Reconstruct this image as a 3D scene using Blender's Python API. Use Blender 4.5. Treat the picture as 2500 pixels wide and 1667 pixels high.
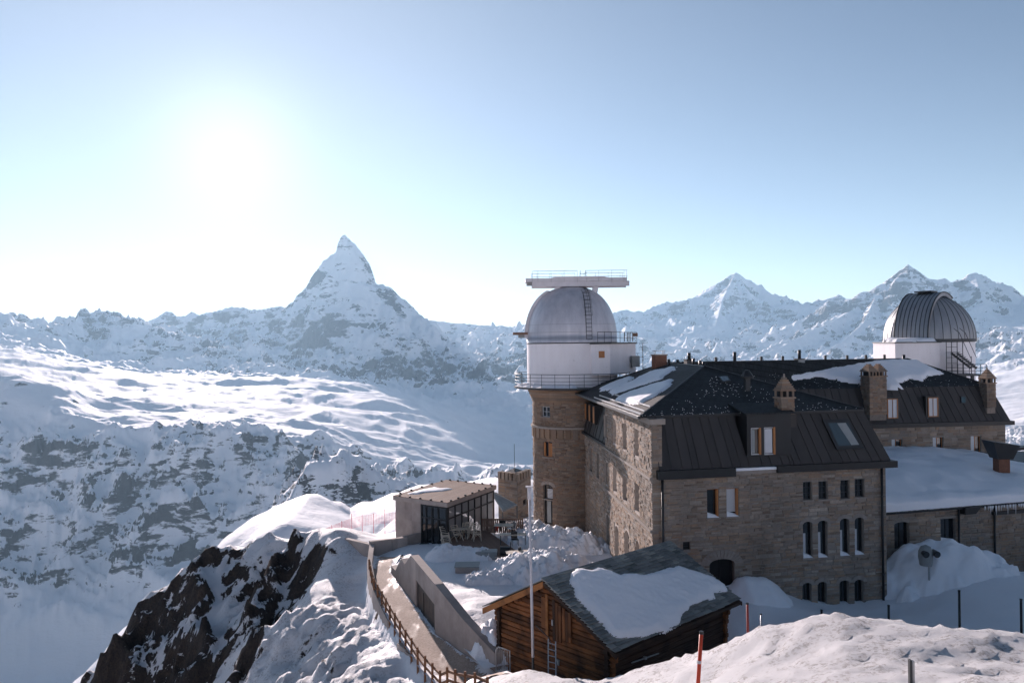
import bpy, bmesh, math, random
import numpy as np
from mathutils import Vector, Matrix
from math import radians, sin, cos, tan, atan2, pi, sqrt, exp

for _o in list(bpy.data.objects):
    bpy.data.objects.remove(_o)
scene = bpy.context.scene
COL = scene.collection
random.seed(7)
RNG = np.random.default_rng(11)

# ------------------------------------------------------------------ camera
F = 1960.0                      # focal length in pixels of the 2500 px wide photograph
PITCH = math.atan(6.5 / F)
ROLL = radians(-0.69)
CAM_M = Matrix.Rotation(radians(90) + PITCH, 3, 'X') @ Matrix.Rotation(ROLL, 3, 'Z')
cam_data = bpy.data.cameras.new('camera')
cam = bpy.data.objects.new('camera', cam_data)
COL.objects.link(cam)
cam.matrix_world = CAM_M.to_4x4()
cam_data.sensor_width = 36.0
cam_data.lens = 36.0 * F / 2500.0
cam_data.clip_start = 0.1
cam_data.clip_end = 80000.0
scene.camera = cam

# ------------------------------------------------------------------ sky, sun, exposure
SUN_AZ = radians(-19.2)         # measured from +Y (view direction), negative to the left
SUN_EL = radians(13.2)
SUN_DIR = Vector((sin(SUN_AZ) * cos(SUN_EL), cos(SUN_AZ) * cos(SUN_EL), sin(SUN_EL)))
world = bpy.data.worlds.new('World')
scene.world = world
world.use_nodes = True
_nt = world.node_tree
_nt.nodes.clear()


def wn(kind, **kw):
    n = _nt.nodes.new(kind)
    for k, v in kw.items():
        setattr(n, k, v)
    return n


def wmath(op, a, b=None):
    n = wn('ShaderNodeMath', operation=op)
    for i, v in enumerate((a, b)):
        if v is None:
            continue
        if isinstance(v, (int, float)):
            n.inputs[i].default_value = v
        else:
            _nt.links.new(v, n.inputs[i])
    return n.outputs[0]


SKY_G = (0.16, 0.12, 0.11, 0.16, 5.0)    # core, inner aureole, wide aureole, horizon belt, its steepness
sky = wn('ShaderNodeTexSky')
sky.sky_type = 'NISHITA'
sky.sun_disc = False
sky.sun_elevation = SUN_EL
sky.sun_rotation = SUN_AZ
sky.altitude = 3000.0
sky.air_density = 1.0
sky.dust_density = 0.0
sky.ozone_density = 1.5
_hs = wn('ShaderNodeHueSaturation')
_hs.inputs['Saturation'].default_value = 1.0
_nt.links.new(sky.outputs[0], _hs.inputs['Color'])
_bg = wn('ShaderNodeBackground')
_bg.inputs['Strength'].default_value = 0.058
_tint = wn('ShaderNodeMix', data_type='RGBA', blend_type='MULTIPLY')
_tint.inputs[0].default_value = 1.0
_tint.inputs[7].default_value = (1.0, 0.985, 0.965, 1)
_nt.links.new(_hs.outputs[0], _tint.inputs[6])
_nt.links.new(_tint.outputs[2], _bg.inputs['Color'])
# the thin ice haze of the high air: a pale belt at the horizon and the aureole round the low sun
_tc = wn('ShaderNodeTexCoord')
_dot = wn('ShaderNodeVectorMath', operation='DOT_PRODUCT')
_nt.links.new(_tc.outputs['Generated'], _dot.inputs[0])
_dot.inputs[1].default_value = SUN_DIR
_c = wmath('MAXIMUM', _dot.outputs['Value'], 0.0)
_sep = wn('ShaderNodeSeparateXYZ')
_nt.links.new(_tc.outputs['Generated'], _sep.inputs[0])
_belt = wmath('POWER', wmath('SUBTRACT', 1.0, wmath('MINIMUM', wmath('ABSOLUTE', _sep.outputs['Z']), 1.0)), SKY_G[4])
_g = wmath('ADD', wmath('MULTIPLY', wmath('POWER', _c, 350.0), SKY_G[0]),
           wmath('ADD', wmath('MULTIPLY', wmath('POWER', _c, 22.0), SKY_G[1]), wmath('MULTIPLY', wmath('POWER', _c, 4.5), SKY_G[2])))
_bg2 = wn('ShaderNodeBackground')
_bg2.inputs['Color'].default_value = (1.0, 0.985, 0.97, 1)
_nt.links.new(_g, _bg2.inputs['Strength'])
_bg3 = wn('ShaderNodeBackground')
_bg3.inputs['Color'].default_value = (0.97, 0.97, 1.0, 1)
_nt.links.new(wmath('MULTIPLY', _belt, SKY_G[3]), _bg3.inputs['Strength'])
_add = wn('ShaderNodeAddShader')
_nt.links.new(_bg.outputs[0], _add.inputs[0])
_nt.links.new(_bg2.outputs[0], _add.inputs[1])
_add2 = wn('ShaderNodeAddShader')
_nt.links.new(_add.outputs[0], _add2.inputs[0])
_nt.links.new(_bg3.outputs[0], _add2.inputs[1])
_add = _add2
_out = wn('ShaderNodeOutputWorld')
_nt.links.new(_add.outputs[0], _out.inputs[0])

sun_data = bpy.data.lights.new('sun', 'SUN')
sun_data.energy = 5.0
sun_data.angle = radians(0.6)
sun_data.color = (1.0, 0.84, 0.81)
sun = bpy.data.objects.new('sun', sun_data)
COL.objects.link(sun)
sun.rotation_euler = SUN_DIR.to_track_quat('Z', 'Y').to_euler()
sun.location = (-20, 60, 60)

vs = scene.view_settings
vs.view_transform = 'Standard'
vs.look = 'None'
vs.exposure = 0.8
vs.gamma = 1.0
vs.use_curve_mapping = False
scene.cycles.use_denoising = True
scene.cycles.max_bounces = 8
scene.cycles.diffuse_bounces = 6
scene.cycles.glossy_bounces = 3
scene.cycles.transmission_bounces = 4
scene.cycles.volume_bounces = 1
scene.cycles.transparent_max_bounces = 8


# ------------------------------------------------------------------ pixel helpers (photograph pixels, 2500 x 1667)
def ray(px, py):
    d = CAM_M @ Vector(((px - 1250.0) / F, -(py - 833.5) / F, -1.0))
    return d / d.y                      # per metre of depth


def P(px, py, depth):
    return ray(px, py) * depth


def D(dx, dy, depth):                   # the same in the 2352 px wide view
    return P(dx * 2500 / 2352, dy * 2500 / 2352, depth)


def on_z(px, py, z):
    r = ray(px, py)
    return r * (z / r.z)


def on_wall(px, py, A, B):              # hit of the pixel's ray with the upright plane through plan points A, B -> (s, z)
    r = ray(px, py)
    ax, ay = A[0], A[1]
    bx, by = B[0] - ax, B[1] - ay
    L = sqrt(bx * bx + by * by)
    nx, ny = -by / L, bx / L
    t = (ax * nx + ay * ny) / (r.x * nx + r.y * ny)
    p = r * t
    return ((p.x - ax) * bx + (p.y - ay) * by) / L, p.z


# ------------------------------------------------------------------ noise
def _hash(ix, iy, seed):
    h = (ix.astype(np.int64) * 374761393 + iy.astype(np.int64) * 668265263 + seed * 1274126177) & 0xFFFFFFFF
    h = ((h ^ (h >> 13)) * 1274126177) & 0xFFFFFFFF
    h = h ^ (h >> 16)
    return h


def gnoise(x, y, seed=0):
    x = np.asarray(x, float)
    y = np.asarray(y, float)
    ix = np.floor(x)
    iy = np.floor(y)
    fx = x - ix
    fy = y - iy
    ux = fx * fx * fx * (fx * (fx * 6 - 15) + 10)
    uy = fy * fy * fy * (fy * (fy * 6 - 15) + 10)

    def corner(ox, oy):
        a = _hash(ix + ox, iy + oy, seed) * (2 * pi / 4294967296.0)
        return np.cos(a) * (fx - ox) + np.sin(a) * (fy - oy)
    a = corner(0, 0)
    b = corner(1, 0)
    c = corner(0, 1)
    d = corner(1, 1)
    return (a + (b - a) * ux + (c - a) * uy + (a - b - c + d) * ux * uy) * 1.41


def fbm(x, y, octaves=5, seed=0, gain=0.5, lac=2.03):
    s = 0.0
    a = 1.0
    for o in range(octaves):
        s = s + a * gnoise(x, y, seed + o * 17)
        x = x * lac + 13.7
        y = y * lac + 7.1
        a *= gain
    return s


def ridged(x, y, octaves=5, seed=0, gain=0.5, lac=2.07):
    s = 0.0
    a = 1.0
    w = 1.0
    for o in range(octaves):
        n = 1.0 - np.abs(gnoise(x, y, seed + o * 29)) * 1.6
        n = np.clip(n, 0, 1) ** 2 * w
        w = np.clip(n * 1.6, 0, 1)
        s = s + a * n
        x = x * lac + 5.3
        y = y * lac + 9.9
        a *= gain
    return s


# ------------------------------------------------------------------ materials
MATS = {}


class NT:
    """small helper to write node trees"""

    def __init__(self, name):
        self.m = bpy.data.materials.new(name)
        self.m.use_nodes = True
        self.t = self.m.node_tree
        self.t.nodes.clear()
        self.out = self.t.nodes.new('ShaderNodeOutputMaterial')
        self.b = self.t.nodes.new('ShaderNodeBsdfPrincipled')
        self.t.links.new(self.b.outputs[0], self.out.inputs['Surface'])

    def n(self, kind, **kw):
        x = self.t.nodes.new(kind)
        for k, v in kw.items():
            setattr(x, k, v)
        return x

    def put(self, sock, v):
        if v is None:
            return
        if hasattr(v, 'is_linked') or hasattr(v, 'node'):
            self.t.links.new(v, sock)
        else:
            if isinstance(v, (tuple, list)) and len(v) == 3 and sock.type == 'RGBA':
                v = (*v, 1)
            sock.default_value = v

    def math(self, op, a, b=None, clamp=False):
        x = self.n('ShaderNodeMath', operation=op, use_clamp=clamp)
        self.put(x.inputs[0], a)
        self.put(x.inputs[1], b)
        return x.outputs[0]

    def mix(self, f, a, b, mode='MIX'):
        x = self.n('ShaderNodeMix', data_type='RGBA', blend_type=mode)
        self.put(x.inputs[0], f)
        self.put(x.inputs[6], a)
        self.put(x.inputs[7], b)
        return x.outputs[2]

    def ramp(self, f, lo, hi, a=0.0, b=1.0):
        x = self.n('ShaderNodeMapRange', clamp=True)
        self.put(x.inputs[0], f)
        for i, v in enumerate((lo, hi, a, b)):
            self.put(x.inputs[i + 1], v)
        return x.outputs[0]

    def smooth(self, f, lo, hi):
        x = self.n('ShaderNodeMapRange', clamp=True, interpolation_type='SMOOTHSTEP')
        self.put(x.inputs[0], f)
        x.inputs[1].default_value = lo
        x.inputs[2].default_value = hi
        return x.outputs[0]

    def coord(self, scale=(1, 1, 1), rot=(0, 0, 0), space='Object'):
        tc = self.n('ShaderNodeTexCoord')
        mp = self.n('ShaderNodeMapping')
        mp.inputs['Scale'].default_value = scale
        mp.inputs['Rotation'].default_value = rot
        self.t.links.new(tc.outputs[space], mp.inputs[0])
        return mp.outputs[0]

    def wcoord(self, scale=(1, 1, 1), rot=(0, 0, 0)):
        g = self.n('ShaderNodeNewGeometry')
        mp = self.n('ShaderNodeMapping')
        mp.inputs['Scale'].default_value = scale
        mp.inputs['Rotation'].default_value = rot
        self.t.links.new(g.outputs['Position'], mp.inputs[0])
        return mp.outputs[0]

    def noise(self, vec, scale, detail=4, rough=0.55, dist=0.0):
        x = self.n('ShaderNodeTexNoise')
        self.t.links.new(vec, x.inputs['Vector'])
        x.inputs['Scale'].default_value = scale
        x.inputs['Detail'].default_value = detail
        x.inputs['Roughness'].default_value = rough
        x.inputs['Distortion'].default_value = dist
        return x.outputs[0]

    def voronoi(self, vec, scale, feature='F1'):
        x = self.n('ShaderNodeTexVoronoi', feature=feature)
        self.t.links.new(vec, x.inputs['Vector'])
        x.inputs['Scale'].default_value = scale
        return x

    def attr(self, name):
        x = self.n('ShaderNodeAttribute', attribute_name=name)
        return x.outputs['Fac']

    def bump(self, h, strength=0.5, dist=0.1, normal=None):
        x = self.n('ShaderNodeBump')
        x.inputs['Strength'].default_value = strength
        x.inputs['Distance'].default_value = dist
        self.t.links.new(h, x.inputs['Height'])
        if normal is not None:
            self.t.links.new(normal, x.inputs['Normal'])
        return x.outputs[0]

    def set(self, color=None, rough=None, metal=None, normal=None, spec=None):
        if color is not None:
            self.put(self.b.inputs['Base Color'], color)
        if rough is not None:
            self.put(self.b.inputs['Roughness'], rough)
        if metal is not None:
            self.put(self.b.inputs['Metallic'], metal)
        if normal is not None:
            self.put(self.b.inputs['Normal'], normal)
        if spec is not None:
            self.put(self.b.inputs['Specular IOR Level'], spec)
        return self.m


def grid_object(name, X, Y, Z, mat, attrs=None, smooth=True):
    """heightfield mesh from 2D arrays"""
    r, c = X.shape
    me = bpy.data.meshes.new(name)
    co = np.stack([X, Y, Z], -1).reshape(-1, 3).astype(np.float32)
    i = np.arange(r * c, dtype=np.int32).reshape(r, c)
    q = np.stack([i[:-1, :-1], i[:-1, 1:], i[1:, 1:], i[1:, :-1]], -1).reshape(-1, 4)
    me.vertices.add(len(co))
    me.vertices.foreach_set('co', co.ravel())
    me.loops.add(q.size)
    me.loops.foreach_set('vertex_index', q.ravel())
    me.polygons.add(len(q))
    me.polygons.foreach_set('loop_start', np.arange(0, q.size, 4, dtype=np.int32))
    me.polygons.foreach_set('use_smooth', np.full(len(q), smooth))
    me.update(calc_edges=True)
    for k, v in (attrs or {}).items():
        a = me.attributes.new(k, 'FLOAT', 'POINT')
        a.data.foreach_set('value', np.asarray(v, np.float32).ravel())
    me.materials.append(mat)
    o = bpy.data.objects.new(name, me)
    COL.objects.link(o)
    return o


def tag(o, label=None, cat=None, group=None, kind=None):
    if label:
        o['label'] = label
    if cat:
        o['category'] = cat
    if group:
        o['group'] = group
    if kind:
        o['kind'] = kind
    return o
# ------------------------------------------------------------------ snow and rock materials
def mountain_material(name, fine, contrast=1.0, fleck=1.0):
    """snow with rock showing where the slope and the 'rock' attribute say so; fine = metres of the smallest feature"""
    m = NT(name)
    w = m.wcoord((1, 1, 1))
    tilt = m.wcoord((0.45, 0.45, 1.5), (0.25, 0.18, 0.5))
    n1 = m.noise(tilt, 1 / (fine * 7), 5, 0.62, 0.4)
    n2 = m.noise(tilt, 1 / (fine * 1.6), 3, 0.6)
    n3 = m.noise(w, 1 / (fine * 22), 3, 0.5)
    a = m.attr('rock')
    s = m.math('ADD', a, m.math('MULTIPLY', m.math('SUBTRACT', n1, 0.5), 2.0 * contrast))
    s = m.math('ADD', s, m.math('MULTIPLY', m.math('SUBTRACT', n2, 0.5), fleck * contrast))
    s = m.math('ADD', s, m.math('MULTIPLY', m.math('SUBTRACT', n3, 0.5), 1.3 * contrast))
    mask = m.smooth(s, 0.42, 0.62)
    rock = m.mix(n2, (0.034, 0.036, 0.040), (0.105, 0.102, 0.100))
    snow = m.mix(n1, (0.86, 0.88, 0.91), (0.93, 0.93, 0.94))
    col = m.mix(mask, snow, rock)
    h = m.math('ADD', m.math('MULTIPLY', mask, 0.5), m.math('MULTIPLY', n2, 0.6))
    nb = m.bump(h, 0.55, fine * 0.8)
    m.set(color=col, rough=0.75, normal=nb, spec=0.15)
    return m.m


# ------------------------------------------------------------------ far terrain: one height field, sampled on a fan of rays
PROFILES = {   # column in the 2352 px view: (row, depth in metres) along the ground
    -160: [(1568, 1900), (1400, 2120), (1200, 2520), (1000, 2920), (880, 3350), (840, 4100), (780, 6000), (735, 7500), (760, 9000), (740, 12000)],
    0: [(1568, 1950), (1400, 2150), (1200, 2550), (1000, 2950), (865, 3400), (838, 4300), (795, 5800), (745, 6900), (722, 7600), (770, 9000), (750, 12000)],
    120: [(1568, 1950), (1400, 2150), (1200, 2550), (1000, 2950), (890, 3400), (855, 4300), (822, 5600), (780, 7000), (747, 7800), (790, 9000), (760, 12000)],
    230: [(1568, 1950), (1400, 2150), (1250, 2420), (1050, 2800), (960, 3120), (885, 4000), (845, 5400), (835, 6600), (780, 7600), (727, 8300), (780, 9500), (760, 12000)],
    330: [(1568, 1950), (1400, 2150), (1250, 2400), (1050, 2780), (980, 3020), (905, 3900), (862, 5200), (850, 6500), (790, 7700), (742, 8500), (790, 9500), (770, 12000)],
    450: [(1568, 1950), (1400, 2150), (1250, 2400), (1050, 2760), (985, 2990), (930, 3700), (888, 4600), (866, 5400), (862, 6400), (810, 7600), (770, 8600), (780, 9500), (780, 12000)],
    600: [(1568, 1950), (1250, 2380), (1050, 2760), (992, 2990), (945, 3700), (892, 4700), (870, 5400), (864, 6400), (842, 7400), (810, 8400), (780, 9400), (780, 12000)],
    720: [(1568, 1950), (1250, 2350), (1050, 2790), (995, 3050), (950, 3700), (895, 4700), (875, 5300), (866, 6400), (850, 7500), (822, 8300), (805, 9000), (790, 10000), (790, 12000)],
    850: [(1568, 1950), (1200, 2350), (1060, 2950), (1005, 3400), (965, 3900), (910, 4600), (892, 5200), (885, 6400), (858, 7400), (838, 8000), (822, 8600), (805, 9500), (790, 12000)],
    1000: [(1568, 1950), (1200, 2350), (1080, 3000), (1035, 3500), (990, 4000), (945, 4700), (932, 5300), (905, 6500), (888, 7200), (866, 7800), (840, 8600), (795, 10000), (780, 12000)],
    1150: [(1568, 1900), (1200, 2300), (1090, 2900), (1060, 3500), (1000, 4500), (950, 5500), (900, 6500), (870, 7500), (830, 8500), (785, 10500), (755, 11500), (770, 13000)],
    1300: [(1568, 1900), (1200, 2300), (1090, 2900), (1030, 4000), (960, 5500), (900, 6500), (850, 8000), (800, 9500), (765, 11500), (760, 13000)],
    1500: [(1400, 1900), (1100, 2600), (1000, 4000), (900, 6000), (850, 8000), (810, 10000), (775, 11500), (745, 13000), (730, 15000)],
    1800: [(1400, 1900), (1050, 2800), (950, 4500), (880, 6500), (835, 8500), (790, 10500), (755, 12000), (735, 13500), (740, 15500)],
    2100: [(1300, 1800), (1050, 2600), (950, 4000), (880, 6000), (825, 8000), (775, 9500), (740, 10500), (720, 12000), (730, 15500)],
    2352: [(1180, 1500), (1050, 2200), (960, 3300), (890, 4500), (815, 6500), (760, 8500), (720, 10000), (715, 12000), (730, 15500)],
    2520: [(1180, 1500), (1020, 2200), (920, 3300), (850, 4500), (785, 6500), (740, 8500), (710, 10000), (705, 12000), (730, 15500)],
}
RIDGES = [  # (crest points in the 2352 px view with depth), slope near the crest, slope far from it, change-over length
    ([(330, 738, 10800), (362, 728, 10700), (385, 712, 10650), (394, 714, 10640), (406, 724, 10600), (428, 722, 10550), (440, 714, 10500), (456, 721, 10400),
      (500, 711, 10300), (530, 703, 10250), (560, 704, 10200), (575, 710, 10150), (600, 709, 10100), (640, 704, 10000), (656, 706, 9980), (680, 715, 9900)], 1.3, 0.62, 420),
    ([(985, 733, 11500), (1010, 738, 11500), (1060, 741, 11500), (1120, 748, 11600), (1170, 756, 11700), (1195, 750, 11800), (1215, 740, 12000), (1300, 728, 12600),
      (1420, 715, 13500), (1440, 711, 13500), (1480, 714, 13600), (1500, 703, 13700), (1530, 691, 13900), (1560, 690, 14000), (1600, 680, 14200), (1620, 670, 14250),
      (1640, 656, 14300), (1665, 636, 14350), (1690, 623, 14400), (1710, 635, 14350), (1722, 640, 14330), (1740, 655, 14300), (1760, 680, 14200), (1775, 696, 14000),
      (1790, 701, 13800), (1800, 692, 13500), (1825, 695, 13400), (1850, 692, 13300), (1890, 684, 13200), (1922, 675, 13200), (1940, 682, 13000), (1968, 703, 12600)], 1.1, 0.5, 700),
    ([(1968, 703, 11700), (1996, 689, 11500), (2022, 653, 11200), (2052, 630, 11100), (2085, 606, 11000), (2098, 617, 11000), (2109, 629, 11000), (2124, 640, 11000), (2151, 640, 11000),
      (2171, 636, 10950), (2184, 646, 10950), (2212, 641, 10900), (2225, 630, 10900), (2238, 625, 10900), (2262, 632, 10850), (2283, 646, 10800), (2313, 669, 10700), (2352, 685, 10600),
      (2450, 700, 10500), (2600, 680, 10500)], 1.1, 0.5, 600),
    ([(1996, 690, 11500), (1940, 722, 10700), (1887, 748, 10200), (1840, 772, 9800), (1800, 795, 9400), (1738, 825, 8900), (1690, 850, 8500)], 0.8, 0.45, 300),
    ([(2022, 655, 11200), (1985, 740, 10200), (1930, 790, 9400), (1880, 822, 8900), (1840, 850, 8500)], 0.8, 0.45, 300),
    ([(1690, 623, 14400), (1660, 690, 13300), (1645, 750, 12200), (1580, 790, 11200), (1520, 830, 10000)], 0.85, 0.45, 400),
    ([(1690, 623, 14400), (1735, 700, 13300), (1800, 738, 12500), (1835, 785, 11500)], 0.85, 0.45, 400),
    ([(2085, 606, 11000), (2105, 690, 10300), (2140, 750, 9700), (2170, 800, 9000)], 0.9, 0.45, 350),
    ([(2238, 625, 10900), (2262, 700, 10100), (2310, 770, 9400), (2345, 840, 8600)], 0.9, 0.45, 350),
    ([(2352, 685, 10600), (2340, 760, 9300), (2352, 830, 8300), (2400, 880, 7600)], 0.8, 0.4, 350),
    # the rocky horn in the middle distance
    ([(578, 1243, 1200), (630, 1192, 1350), (665, 1140, 1450), (700, 1078, 1550), (716, 1050, 1570), (738, 1015, 1600), (755, 992, 1640), (770, 985, 1650), (788, 994, 1650), (800, 1012, 1650),
      (830, 1048, 1650), (870, 1085, 1600), (920, 1100, 1550), (1000, 1118, 1500), (1100, 1150, 1450)], 1.5, 1.45, 60),
    # the snow hump on the ridge just behind the terrace
    ([(655, 1200, 160), (690, 1163, 180), (718, 1130, 200), (745, 1115, 210), (800, 1106, 215), (850, 1103, 215), (905, 1107, 210), (960, 1111, 200),
      (1010, 1113, 185), (1060, 1108, 165), (1110, 1098, 145), (1150, 1095, 128), (1250, 1100, 120), (1400, 1120, 125)], 0.30, 1.0, 22),
]
# extra rock (positive) or snow (negative): centre and radii in the 2352 px view, depth range, amount
ROCKY = [
    (980, 852, 190, 26, 6500, 9500, 0.45), (735, 680, 38, 80, 8500, 10500, 0.12), (853, 628, 12, 40, 8500, 10500, 0.15), (800, 640, 30, 60, 8500, 10500, -0.22), (740, 770, 60, 28, 8000, 10500, 0.30), (840, 690, 45, 70, 8500, 10500, -0.22), (880, 640, 30, 60, 8000, 10500, 0.25),
    (660, 850, 230, 16, 6500, 9500, 0.22), (330, 800, 150, 30, 7000, 9200, 0.22), (480, 790, 90, 22, 7000, 9200, 0.2), (230, 745, 60, 14, 7600, 9000, 0.2),
    (300, 1120, 170, 110, 2000, 3300, 0.22), (60, 890, 130, 50, 3000, 4200, 0.32), (120, 1030, 90, 40, 2500, 3600, 0.3), (620, 1050, 120, 40, 2600, 3300, 0.12),
    (260, 1275, 260, 22, 2200, 2900, 0.35), (500, 1258, 90, 12, 2200, 2900, 0.30), (80, 1325, 60, 14, 2000, 2800, 0.4), (850, 1050, 110, 60, 2400, 4200, 0.22), (980, 1020, 60, 40, 2400, 5000, 0.12),
    (1180, 990, 80, 90, 3000, 8000, 0.16),
    (200, 1480, 400, 80, 1500, 2300, -0.5), (500, 1400, 300, 50, 1500, 2300, -0.2), (500, 930, 420, 50, 3300, 5600, -0.05), (150, 800, 300, 40, 4400, 8000, -0.3), (800, 775, 60, 16, 8000, 9500, -0.3),
    (960, 740, 70, 50, 8000, 9800, -0.2), (1100, 770, 130, 30, 9000, 12500, -0.3), (780, 1050, 110, 80, 1200, 1800, -0.22), (660, 1150, 60, 60, 1200, 1700, 0.0),
    (1560, 770, 200, 50, 8000, 14000, -0.12), (2240, 760, 60, 60, 8000, 11000, -0.15), (2320, 950, 100, 120, 1500, 6000, -0.12), (1690, 660, 50, 40, 12000, 15000, -0.05),
    (1100, 1050, 100, 40, 2300, 4500, -0.25), (850, 1110, 220, 40, 90, 300, -0.8), (690, 1165, 40, 40, 120, 260, 0.35),
]


def smin_interp(ctrl_x, ctrl_y, x):
    """monotone-ish cubic interpolation (Catmull-Rom in value, clamped at ends)"""
    cx = np.asarray(ctrl_x, float)
    cy = np.asarray(ctrl_y, float)
    d = np.diff(cy) / np.diff(cx)
    mt = np.empty_like(cy)
    mt[0] = d[0]
    mt[-1] = d[-1]
    mt[1:-1] = np.where(d[:-1] * d[1:] > 0, 2 * d[:-1] * d[1:] / (d[:-1] + d[1:] + 1e-12), 0)
    i = np.clip(np.searchsorted(cx, x) - 1, 0, len(cx) - 2)
    h = cx[i + 1] - cx[i]
    t = np.clip((x - cx[i]) / h, 0, 1)
    return ((2 * t**3 - 3 * t**2 + 1) * cy[i] + (t**3 - 2 * t**2 + t) * h * mt[i] + (-2 * t**3 + 3 * t**2) * cy[i + 1] + (t**3 - t**2) * h * mt[i + 1])


def ridge_height(Xf, Yf, pts, s0, s1, L, out):
    p = np.array([tuple(D(a, b, c)) for a, b, c in pts])
    # bounding distance beyond which the ridge cannot matter
    for (ax, ay, az), (bx, by, bz) in zip(p[:-1], p[1:]):
        reach = 5500 if L > 200 else (1100 if L > 40 else 120)
        cxm, cym = (ax + bx) / 2, (ay + by) / 2
        sel = np.nonzero((np.abs(Xf - cxm) < reach) & (np.abs(Yf - cym) < reach))[0]
        if not len(sel):
            continue
        x = Xf[sel] - ax
        y = Yf[sel] - ay
        vx, vy = bx - ax, by - ay
        t = np.clip((x * vx + y * vy) / (vx * vx + vy * vy + 1e-9), 0, 1)
        d = np.hypot(x - vx * t, y - vy * t)
        if L > 40:
            drop = s1 * d + (s0 - s1) * L * (1 - np.exp(-d / L))
        else:
            drop = s0 * d + (s1 - s0) * (np.sqrt(d * d + L * L) - L)
        z = az + (bz - az) * t - drop
        out[0][sel] = np.maximum(out[0][sel], z)
        out[1][sel] = np.minimum(out[1][sel], d)


PEAK_DEPTH = 9700.0
PEAK_LEFT = [(536, 792), (542, 786), (549, 781), (566, 775), (582, 773), (588, 765), (596, 752), (607, 741), (620, 729), (636, 716), (655, 703), (672, 691), (694, 671), (706, 655), (725, 625), (770, 570), (850, 470), (950, 330)]
PEAK_RIGHT = [(536, 794), (542, 799), (547, 804), (563, 820), (586, 836), (610, 850), (625, 857), (638, 861), (650, 864), (655, 878), (661, 890), (683, 920), (705, 950), (730, 980), (752, 1005), (785, 1040), (818, 1080), (850, 1120), (950, 1240)]


def peak_height(Xf, Yf, jit):
    """the steep pyramid: its contour at each level is a four-cornered figure whose corners are its ridges"""
    out = np.full_like(Xf, -1e9)
    sel = np.nonzero((Yf > 6300) & (Yf < 12500) & (np.abs(Xf + 1900) < 3600))[0]
    if not len(sel):
        return out
    X = Xf[sel]
    Y = Yf[sel]
    J = jit[sel]
    rows = np.concatenate([np.linspace(536.5, 720, 90), np.linspace(723, 948, 60)])
    zt = D(793, 536, PEAK_DEPTH).z
    prev_g = None
    prev_z = zt
    best = np.full_like(X, -1e9)
    for ry in rows:
        xl = np.interp(ry, [p[0] for p in PEAK_LEFT], [p[1] for p in PEAK_LEFT])
        xr = np.interp(ry, [p[0] for p in PEAK_RIGHT], [p[1] for p in PEAK_RIGHT])
        pl, pr = D(xl, ry, PEAK_DEPTH), D(xr, ry, PEAK_DEPTH)
        z = (pl.z + pr.z) / 2
        h = zt - z
        cx = D(793, ry, PEAK_DEPTH).x * 0.75 + 0.25 * (pl.x + pr.x) / 2
        fy = 0.62 * h + 0.00020 * h * h + 6
        fx = (0.50 - 0.25 * min(h / 900, 1)) * (pr.x - cx)
        Lx, Rx, Fx, Fy, By = pl.x - cx, pr.x - cx, fx, -fy, 0.5 * h + 5
        dx = X - cx
        dy = Y - PEAK_DEPTH
        # four sectors with oblique axes
        g = np.full_like(X, 9e9)
        for (ax, ay), (bx, by) in (((Lx, 0), (Fx, Fy)), ((Fx, Fy), (Rx, 0)), ((Rx, 0), (0, By)), ((0, By), (Lx, 0))):
            det = ax * by - ay * bx
            u = (dx * by - dy * bx) / det
            v = (ax * dy - ay * dx) / det
            ok = (u >= -1e-9) & (v >= -1e-9)
            u2 = np.clip(u, 0, None)
            v2 = np.clip(v, 0, None)
            gg = (u2 ** 1.12 + v2 ** 1.12) ** (1 / 1.12)
            bulge = 1 - 0.22 * np.minimum(u2, v2) / (u2 + v2 + 1e-9) * 2 * J
            g = np.where(ok, gg * bulge, g)
        if prev_g is not None:
            cross = (g <= 1) & (best < -1e8)
            t = np.clip((prev_g - 1) / (prev_g - g + 1e-12), 0, 1)
            best = np.where(cross, prev_z + (z - prev_z) * t, best)
        else:
            best = np.where(g <= 1, z, best)
        prev_g, prev_z = g, z
    out[sel] = best
    return out


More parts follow.
